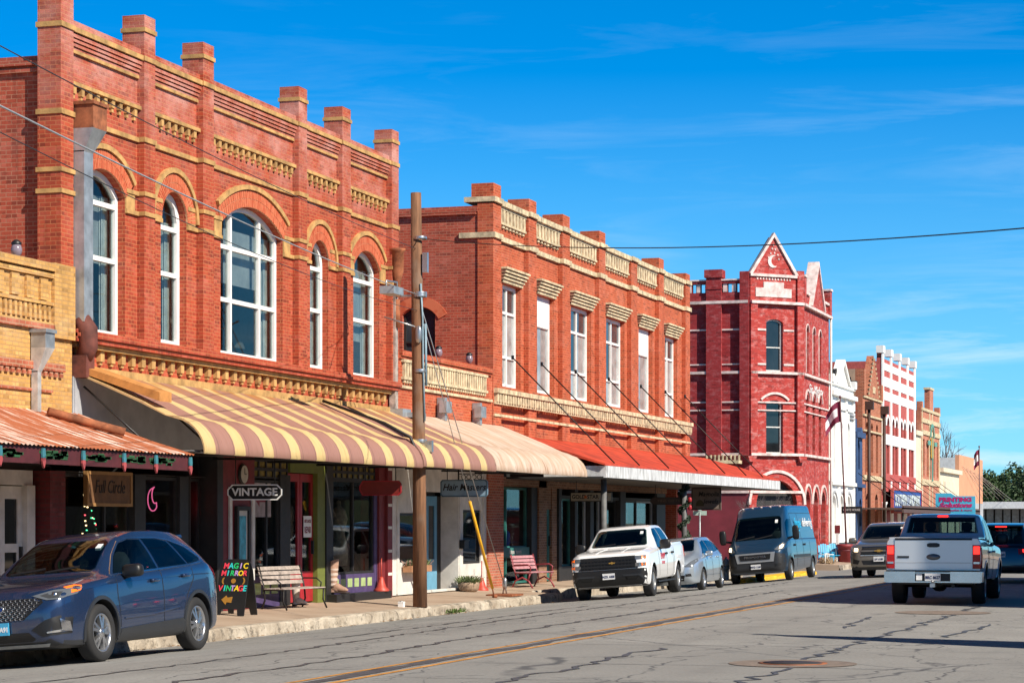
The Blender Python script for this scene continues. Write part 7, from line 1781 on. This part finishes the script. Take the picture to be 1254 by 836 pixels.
# planters
GRN = leaf_mat('planter_leaves', (.10,.13,.05))
def tufts(mb, x0, x1, y0, y1, z, n, s_, seed):
    rnd = random.Random(seed)
    for i in range(n):
        p = Vector((rnd.uniform(x0,x1), rnd.uniform(y0,y1), z)); q = p+Vector((rnd.gauss(0,s_*.5), rnd.gauss(0,s_*.5), rnd.uniform(.3,1)*s_)); w = Vector((rnd.uniform(-1,1), rnd.uniform(-1,1), 0)).normalized()*.018
        mb.add([p-w, p+w, q+w*.6, q-w*.6], [(0,1,2,3)])
t = root('window_box', 'long planter of dry flowers below the left window of the white shop front', 'planter', (-19.7, 54.95, .48))
b = MB(); b.box(-.12,.12,-.75,.75,0,.16); b.build('box', M('terracotta_wood', (.36,.18,.09), .8), t, False); b = MB(); tufts(b, -.1,.1,-.72,.72,.15,260,.16,4); b.build('plants', GRN, t, False)
b = MB(); tufts(b, -.1,.1,-.72,.72,.17,130,.13,5); b.build('flowers', M('dry_flowers', (.6,.42,.36), .8, var=.4, scale=30), t, False)
px_ = -19.55; t = root('planter', 'round wicker planter with trailing plants on the pavement by the white shop front', 'planter', (px_, yat(574,px_), zw(px_)))
MB().lathe([(0,.0),(.2,.0),(.27,.08),(.29,.22),(.27,.26),(.25,.26),(.24,.22),(0,.22)], 18).build('pot', M('wicker', (.28,.20,.14), .9, var=.5, scale=20), t, False)
b = MB(); tufts(b, -.24,.24,-.24,.24,.22,220,.22,6); b.build('plants', GRN, t, False)
b = MB(); rnd = random.Random(8)
tufts(b, -.12, .1, -.5, .5, 0, 90, .10, 15); b.v = [(v[0]+KX+.10, v[1]+51.3, v[2]-.38) for v in b.v]; tag(b.build('weeds', leaf_mat('kerb_weeds', (.09,.14,.03))), kind='stuff')

# hanging shop signs under the awnings
def hsign(label, px, X, z, w, h, mb_, mf, poly=None, rods=True, top=3.05):
    Y = yat(px, X); t = root('hanging_sign', label, 'sign', (X, Y, z), group=None)
    P = poly or rect(-w/2, w/2, -h/2, h/2)
    b = MB(); b.prism(P, fy(0), -.02, .02); bo = b.build('board', mb_, t, False)
    b = MB(); inn = [(a*(1-.07*h/w*2.0), c*(1-.14)) for a, c in P]; plate(b, P, [inn], fy(0), -.032, -.02); b.build('border', mf, bo, False)
    if rods:
        b = MB()
        for a in (-w*.36, w*.36): b.tube([(a,0,h/2),(a,0,top-z)], .011, 6)
        b.build('hanger', BLACK, t, False)
    return t, bo
oc = lambda w, h, c: [(-w/2+c,-h/2),(w/2-c,-h/2),(w/2,-h/2+c),(w/2,h/2-c),(w/2-c,h/2),(-w/2+c,h/2),(-w/2,h/2-c),(-w/2,-h/2+c)]
t, bo = hsign('black eight sided hanging sign with white border reading VINTAGE', 312.5, -18.6, 2.31, 1.17, .31, BLACK, WHT, oc(1.17,.31,.1))
text('VINTAGE', .21, (0,-.024,0), FRONT, WHT, bo, 'lettering', .003, sx=1.12, bold=.006, world=False)
t, bo = hsign('dark red hanging sign with bright red rim and a pointed left end', 466, -18.35, 2.48, 1.0, .33, M('dark_red_board', (.20,.02,.015), .5), REDP, [(-.5,-.04),(-.42,-.165),(.44,-.165),(.5,-.1),(.5,.1),(.44,.165),(-.42,.165),(-.5,.04)])
t, bo = hsign('pale blue hanging sign reading Hair Masters under the tan end of the awning', 568.5, -18.5, 2.565, 1.24, .43, M('pale_blue_sign', (.22,.33,.42), .5), M('slate_blue_sign', (.06,.12,.17), .5), oc(1.24,.43,.05))
text('Hair Masters', .235, (0,-.024,.02), FRONT, M('near_black_lettering', (.01,.012,.016), .6), bo, 'lettering', .003, sx=.92, shear=.3, bold=.004, world=False)
b = MB(); b.tube([(-.15,0,.21),(-.15,0,.5)], .02, 6)
for i in range(4): b.lathe([(.05,-.008),(.065,0),(.05,.008)], 12, (-.02+i*.14,0,.28), 'y')
b.tube([(-.15,0,.36),(.5,0,.36)], .012, 6); b.build('scroll_bracket', BLACK, t, False)
t, bo = hsign('long cream hanging sign reading GOLD STAR Jewelry', 724, -18.5, 2.47, 1.28, .28, M('cream_sign_board', (.42,.36,.25), .6), DARK)
text('GOLD', .17, (-.38,-.024,0), FRONT, MC['near_black_lettering'], bo, 'lettering', .003, sx=.9, bold=.004, world=False); text('STAR', .17, (.06,-.024,0), FRONT, MC['near_black_lettering'], bo, 'lettering', .003, sx=.9, bold=.004, world=False); text('Jewelry', .12, (.43,-.024,-.01), FRONT, GREYD, bo, 'lettering', .003, sx=.9, shear=.2, world=False)
b = MB(); b.prism([((.075 if i % 2 == 0 else .03)*math.sin(R(36*i))-.17, (.075 if i % 2 == 0 else .03)*math.cos(R(36*i))) for i in range(10)], fy(0), -.03, -.022); b.build('star', M('orange_star', (.6,.13,.02), .5), bo, False)
t, bo = hsign('narrow brown hanging sign with rounded ends in deep shade', 819, -18.0, 2.42, 1.25, .25, M('dark_brown_board', (.05,.03,.025), .6), DARK, oc(1.25,.25,.09))
text('FINE GIFTS', .12, (0,-.024,0), FRONT, M('dull_tan', (.16,.10,.06), .6), bo, 'lettering', .003, sx=1.3, world=False)
t, bo = hsign('square brown hanging sign reading Magnolia Jewels below the white awning fascia', 865, -18.1, 2.55, 1.08, .80, M('grey_brown_board', (.23,.175,.15), .6), M('brown_frame_wood', (.10,.07,.055), .6))
text('Magnolia', .22, (.08,-.024,.16), FRONT, MC['near_black_lettering'], bo, 'lettering', .003, sx=.95, shear=.25, bold=.004, world=False); text('Jewels', .22, (.16,-.024,-.10), FRONT, MC['near_black_lettering'], bo, 'lettering', .003, sx=.95, shear=.25, bold=.004, world=False)
b = MB(); b.prism([(-.23+.15*math.cos(R(a)), -.26+.22*math.sin(R(a))) for a in range(0,181,15)], fy(0), -.03, -.022); b.build('emblem', M('olive_brown', (.09,.07,.03), .6), bo, False)

# garland round the awning post, street sign, hydrant
gy = 74.6
t = root('garland', 'dark evergreen garland with red bows wound round the awning post', 'garland', (-17.45, gy, .2)); rnd = random.Random(4); b = MB()
for i in range(900):
    a = i*.035; z = i/900*2.7; c = Vector((.15*math.cos(a), .15*math.sin(a), z)); v = Vector((rnd.gauss(0,1),rnd.gauss(0,1),rnd.gauss(0,1))).normalized()*.10; w = v.orthogonal().normalized()*.02
    b.add([c-w, c+w, c+v+w, c+v-w], [(0,1,2,3)])
b.build('needles', leaf_mat('garland_green', (.015,.03,.015)), t, False)
b = MB()
for z in (2.25, 2.0, .9): b.blob((.2,-.05,z),(.07,.06,.09),.8,10)
b.each('bow', REDP, t, False)
X = -21.1; t = root('street_sign', 'slim pale signpost with two small blades in front of the maroon wall', 'street sign', (X, yat(857,X), -.2))
b = MB(); b.tube([(0,0,0),(0,0,2.32)], .035, 8); b.build('post', GALV, t, False); b = MB(); b.box(-.28,.28,-.012,.012,2.2,2.38); b.build('blade', M('pale_green_sign', (.45,.58,.52), .4), t, False); b = MB(); b.box(-.012,.012,-.28,.28,2.40,2.56); b.build('blade', MC['pale_green_sign'], t, False)
X = -17.0; t = root('fire_hydrant', 'silver fire hydrant on the pavement between the hatchback and the blue van', 'fire hydrant', (X, yat(889,X), -.30))
MB().lathe([(.17,0),(.17,.05),(.11,.06),(.11,.5),(.15,.52),(.15,.56),(.13,.6),(.12,.68),(.06,.76),(.03,.78),(.03,.83),(0,.83)], 16).build('barrel', M('silver_hydrant_paint', (.48,.48,.47), .45, .3, .25), t, False)
b = MB(); b.lathe([(0,-.2),(.05,-.2),(.05,.2),(0,.2)], 10, (0,0,.46), 'x'); b.lathe([(.0,-.2),(.065,-.2),(.065,0)], 10, (0,0,.42), 'y'); b.build('nozzles', MC['silver_hydrant_paint'], t, False)
# bin, chairs, post, flags further on
X = -18.3; Yb = yat(1035, X)
t = root('trash_bin', 'large round maroon bin on the pavement before the white building', 'bin', (X, Yb, -.28))
MB().lathe([(0,0),(.30,0),(.36,.78),(.40,.80),(.40,.92),(.37,.94),(.34,.9),(0,.88)], 20).build('drum', M('maroon_bin_plastic', (.24,.03,.035), .55), t, False)
b = MB(); b.lathe([(.385,.60),(.40,.62),(.385,.66)], 20); b.build('rim', M('dark_maroon', (.12,.015,.02), .5), t, False)
CHB = M('sky_blue_chair_paint', (.02,.36,.62), .5)
for px, lb in ((1013.5, 'left one of two sky blue slatted chairs beside the maroon bin'), (1024.5, 'right one of two sky blue slatted chairs, next to the maroon bin')):
    X = -18.75; t = root('garden_chair', lb, 'chair', (X, yat(px, X)-.3, -.28), (0,0,R(-60)), group='sky blue chairs by the bin')
    b = MB()
    for i in range(5): a = -.22+i*.11; b.add([(-.28,a-.045,.3),(-.28,a+.045,.3),(-.46,a+.045,.98-.02*abs(i-2)**2),(-.46,a-.045,.98-.02*abs(i-2)**2),(-.30,a-.045,.3),(-.30,a+.045,.3),(-.48,a+.045,.98-.02*abs(i-2)**2),(-.48,a-.045,.98-.02*abs(i-2)**2)], [(0,1,2,3),(4,7,6,5),(0,4,5,1),(2,6,7,3),(0,3,7,4),(1,5,6,2)])
    b.build('backrest', CHB, t, False)
    b = MB(); 
    for i in range(4): b.box(-.26+i*.14,-.14+i*.14,-.27,.27,.30+.03*i,.325+.03*i)
    b.build('seat', CHB, t, False)
    for y in (-.27,.27):
        b = MB(); b.box(.2,.26,y-.03,y+.03,0,.55); b.box(-.34,-.28,y-.03,y+.03,0,.55); b.box(-.4,.3,y-.05,y+.05,.55,.575); b.build('leg', CHB, t, False)
X = -18.4; t = root('planter_stand', 'low white rail stand holding dried flowers in front of the sky blue chairs', 'planter', (X, yat(1018,X)-1.2, -.28))
b = MB()
for y in (-.5,0,.5): b.tube([(0,y,0),(0,y,.55)], .03, 6)
b.tube([(0,-.5,.53),(0,.5,.53)], .03, 6); b.tube([(0,-.5,.2),(0,.5,.2)], .02, 6); b.tube([(-.4,-.5,.5),(.4,-.5,.5)], .025,6); b.build('rails', WHT2, t, False); b = MB(); tufts(b, -.3,.3,-.5,.5,.05,200,.35,12); b.build('plants', M('dried_stems', (.35,.25,.15), .9, var=.5, scale=20), t, False)
X = -18.9; t = root('marker_post', 'white post with a dark red top between the sky blue chairs and the tiled wall', 'post', (X, yat(1023,X)+.6, -.28)); b = MB(); b.box(-.07,.07,-.07,.07,0,1.45); b.build('post', WHT, t, False); b = MB(); b.box(-.13,.13,-.03,.03,1.45,1.85); b.build('sign_plate', MAR, t, False)
def flag(label, X, Y, z0, top, lean, w, h, m1, m2, seed):
    t = root('flagpole', label, 'flagpole', (X, Y, z0)); b = MB(); b.tube([(0,0,0), (lean[0],lean[1],top)], [.05,.03], 8); b.blob((lean[0],lean[1],top+.05),(.06,.06,.08),.9,8); b.build('pole', M('brown_pole_paint', (.12,.04,.04), .5), t, False)
    fl = bpy.data.objects.new('flag', None)
    vs = []; fs = []; nu, nv = 14, 10; mi = []
    for i in range(nu+1):
        for j in range(nv+1):
            a = i/nu; c = j/nv; zz = top-.15-c*h; k = zz/top; droop = a*a*w*.75
            vs.append((lean[0]*k-a*w*.72, lean[1]*k+.12*math.sin(a*9+c*2)*a, zz-droop))
    for i in range(nu):
        for j in range(nv): fs.append((i*(nv+1)+j,(i+1)*(nv+1)+j,(i+1)*(nv+1)+j+1,i*(nv+1)+j+1)); mi.append(1 if 3 <= j < 7 and i > 2 else 0)
    b = MB(); b.add(vs, fs, 0, True); b.m = mi; b.build('flag', [m1, m2], t, False, fix=False)
    bpy.data.objects.remove(fl)
FM = M('maroon_flag_cloth', (.18,.012,.045), .8); FW = M('white_flag_cloth', (.75,.72,.72), .8)
X = -18.25; Y = yat(1036, X); flag('leaning flagpole with a drooping maroon and white flag in front of the white building', X, Y+.3, -.28, 8.0, (-.28,-.35), 1.0, 1.0, FM, FW, 1)
X = -17.3; flag('distant flagpole with a small maroon and white flag before the salmon building', X, yat(1200, X), -.3, 7.2, (-.05,0), .5, 1.1, FM, FW, 2)
# printing sign on two posts
X = -16.9; Y = yat(1170, X); Z = -X*ST+Y*CT; k = Z/2850
t = root('printing_sign', 'bright blue sign board reading PRINTING Solutions above the cab of the silver pickup', 'sign', (X, Y, 1.72+k*22.5))
w, h = 48*k, 26*k
b = MB(); b.prism([(-w/2,-h/2),(w/2,-h/2),(w/2,h*.36),(0,h*.36),(-w*.12,h*.5),(-w/2,h*.5)], fy(0), -.05, .05); bo = b.build('board', M('bright_blue_sign', (.06,.42,.62), .5, var=.15, scale=2), t, False)
MG = M('magenta_lettering', (.42,.015,.14), .5)
text('PRINTING', h*.27, (0,-.06,h*.19), FRONT, MG, bo, 'lettering', .01, sx=1.25, bold=.02, world=False); text('Solutions', h*.30, (0,-.06,-.07*h), FRONT, MG, bo, 'lettering', .01, sx=1.35, shear=.25, bold=.02, world=False); text('office supplies & more', h*.15, (0,-.06,-.30*h), FRONT, MG, bo, 'lettering', .01, sx=1.15, shear=.15, world=False)
b = MB(); 
for a in (-w*.4, w*.4): b.box(a-.05, a+.05, -.04, .04, -(1.72+k*22.5)-.4, -h/2)
b.each('post', GALV, t, False)
X = -18.2; t = root('hanging_sign', 'long dark shop sign hanging from the start of the brown street canopy', 'sign', (X, yat(1043,X), 1.72+13*.046)); b = MB(); b.box(-.5,.5,-.03,.03,-.17,.17); b.build('board', BLACK, t, False); text('WHITE HOUSE', .16, (0,-.034,0), FRONT, WHT2, t, 'lettering', .003, sx=.8, world=False)
b = MB(); b.tube([(-.3,0,.17),(-.3,0,.35)],.012,5); b.tube([(.3,0,.17),(.3,0,.35)],.012,5); b.build('hanger', IRON, t, False)
# road repairs
def crack(pts, w=.09, j=.09, s=1): return strip('road_seam', pts, w, TAR, .0065+.0005*(s % 3), s, j, .3)
crack([(-5.15,22),(-5.12,27.26),(-5.22,32.39),(-5.13,36.2),(-5.15,41.9),(-5.15,49)], .075, .12, 1)
crack([(-4.28,34.8),(-4.07,37.3),(-4.04,39.8)], .07, .1, 2); crack([(-6.19,37.6),(-6.37,42.3)], .07, .1, 3)
crack([(-13.3,20),(-13.0,24.9),(-12.85,30.5),(-13.1,40),(-13.0,58),(-13.1,70)], .07, .08, 4)
crack([(-11.4,19),(-11.19,25.2),(-11.05,28),(-11.3,33),(-11.2,44),(-11.3,60)], .08, .10, 5)
crack([(-14.03,34.8),(-13.91,39.2),(-14.02,45.5),(-13.97,50.3)], .10, .10, 6); crack([(-7.7,22),(-7.52,26.3),(-7.61,28.6),(-7.54,31)], .08, .12, 7)
for i, (y, x0, x1) in enumerate(((24.2,-9,-3),(25.6,-15,-9.8),(27.1,-9.1,-2.8),(29.6,-14,-9.8),(31.6,-9,-3.5),(35.2,-15,-10),(38.7,-9,-3),(44,-15.5,-5))):
    crack([(x0,y),((x0+x1)/2,y+.25),(x1,y+.05)], .025, .06, 20+i)
def disc(name, x, y, r, m, dz, label=None, ry=1.):
    b = MB(); n = 28; b.add([(x+r*math.cos(2*math.pi*i/n), y+r*ry*math.sin(2*math.pi*i/n), zg(x, y)+dz) for i in range(n)], [tuple(range(n))]); o = b.build(name, m); tag(o, kind='structure'); return o
RP = M('reddish_road_patch', (.20,.155,.125), .85, var=.3, scale=6)
disc('road_patch', -5.2, 28.0, .78, RP, .008); disc('road_patch', -5.4, 44.6, .9, RP, .008)
t = root('manhole_cover', 'dark round manhole cover in the reddish patch of the right lane', 'manhole cover', (-5.2, 28.0, .009)); MB().lathe([(.36,0),(.36,.008),(0,.009)], 28).build('lid', M('cast_iron', (.06,.05,.045), .6, .4), t, False); MB().lathe([(.42,0),(.42,.006),(.365,.006)], 28).build('ring', RUST, t, False)
# unseen post beyond the right edge, with a sheet added for its long shadow
t = root('unseen_post', 'unseen street post with an added sheet shaped to cast the long road shadow', 'post', (.88, 31.65, -.02)); b = MB(); b.tube([(0,0,0),(0,0,7.0)], [.16,.12], 12); b.build('post', BLACK, t, False)
b = MB(); b.prism([(.0,1.5),(1.1,1.2),(.7,4.2),(.25,6.4),(0,6.8)], lambda a, z, d: (a*.6+d, a*.8, z), -.02, .02); b.prism([(.0,1.5),(-1.1,1.2),(-.7,4.2),(-.25,6.4),(0,6.8)], lambda a, z, d: (a*.6+d, a*.8, z), -.02, .02); b.build('banner', M('shadow_sheet', (.05,.06,.15), .8), t, False)  # tapered sheet added to widen the post's cast shadow into a wedge
pavement('pavement', -1.15, 8, .1, .08, -10, 200, WALK)

# the shaded row across the street, seen only in reflections
OB = [('brown', (.16,.09,.06), 6.6, -8, 16), ('grey', (.2,.2,.19), 5.4, 16.4, 42.5), ('dark red', (.2,.06,.04), 14.2, 42.9, 66.5), ('olive', (.14,.13,.09), 6.4, 92.4, 118)]
for i, (nm_, rgb, h, y0, y1) in enumerate(OB):
    t = root('brick_building', 'plain %s building across the street from the striped awning' % nm_, 'building', (7, (y0+y1)/2, 0))
    k5 = (y1-y0)/5
    ars_ = [Arch(y0+k5*(k+.5), 1.5, z0, z0+1.6, 0) for k in range(5) for z0 in ((3.4, 7.2, 10.6) if h > 9 else (3.4,))] + [Arch(y0+k5*(k+.5), 3.0, .4, 2.6, 0) for k in range(5)]
    fo = lambda a, z, d: (6.4+d, a, z)
    b = MB(); plate(b, rect(y0, y1, 0, h), [a.poly() for a in ars_], fo, 0, .3); b.build('wall', M('opposite_'+nm_.replace(' ', '_'), rgb, .9), t)
    b = MB(); b.box(6.8, 16, y0, y1, 0, h-.4); b.build('core', DARK, t)
    for a in ars_: window(t, a, fo, .1, (.5,), (), DARK, GLASSK, .07, .05)
    b = MB(); b.box(4.0, 6.4, y0+.2, y1-.2, 2.9, 3.05); b.build('canopy', DARK, t)
# unseen treeline behind and beside the camera, added to dull horizon reflections
rnd = random.Random(31); b = MB(); vs = []; fs = []; n = 160
for i in range(n+1):
    a = R(-62+304*i/n)+math.pi*.0; a2 = R(90)+R(17.4)+R(28)+R(304)*i/n
    r = 300; h = 9+rnd.uniform(-2.5, 3)
    for q, (dr, z) in enumerate(((0,-1),(6,h*.7),(16,h),(40,h*.8))): vs.append(((r+dr)*math.cos(a2), (r+dr)*math.sin(a2), z+rnd.uniform(-.6,.6)*(q > 0)))
for i in range(n):
    for q in range(3): a = i*4+q; fs.append((a, a+1, a+5, a+4))
b.add(vs, fs, 0, True); tag(b.build('unseen_treeline', M('treeline_green', (.05,.065,.03), .9, var=.6, scale=.2)), kind='structure')
# dry leaves caught along the kerb
rnd = random.Random(77); b = MB()
for i in range(260):
    y = rnd.uniform(24, 60); x = KX+.07+abs(rnd.gauss(0, .22)); z = zg(x, y)+.012; a = rnd.uniform(0, 6.28); s_ = rnd.uniform(.02, .05)
    b.add([(x+s_*math.cos(a+k*1.57), y+s_*math.sin(a+k*1.57), z+rnd.uniform(0,.02)) for k in range(4)], [(0,1,2,3)])
tag(b.build('leaf_litter', M('dry_leaves', (.22,.12,.05), .9, var=.5, scale=9)), kind='stuff')
# lettering becomes plain mesh
dg = bpy.context.evaluated_depsgraph_get(); dg.update()
for o in TEXTS:
    me = bpy.data.meshes.new_from_object(o.evaluated_get(dg))
    n = bpy.data.objects.new('lettering_mesh', me); COL.objects.link(n)
    n.parent = o.parent; n.location = o.location; n.rotation_euler = o.rotation_euler; n.scale = o.scale
    nm = o.name.split('.')[0]; bpy.data.objects.remove(o); n.name = nm
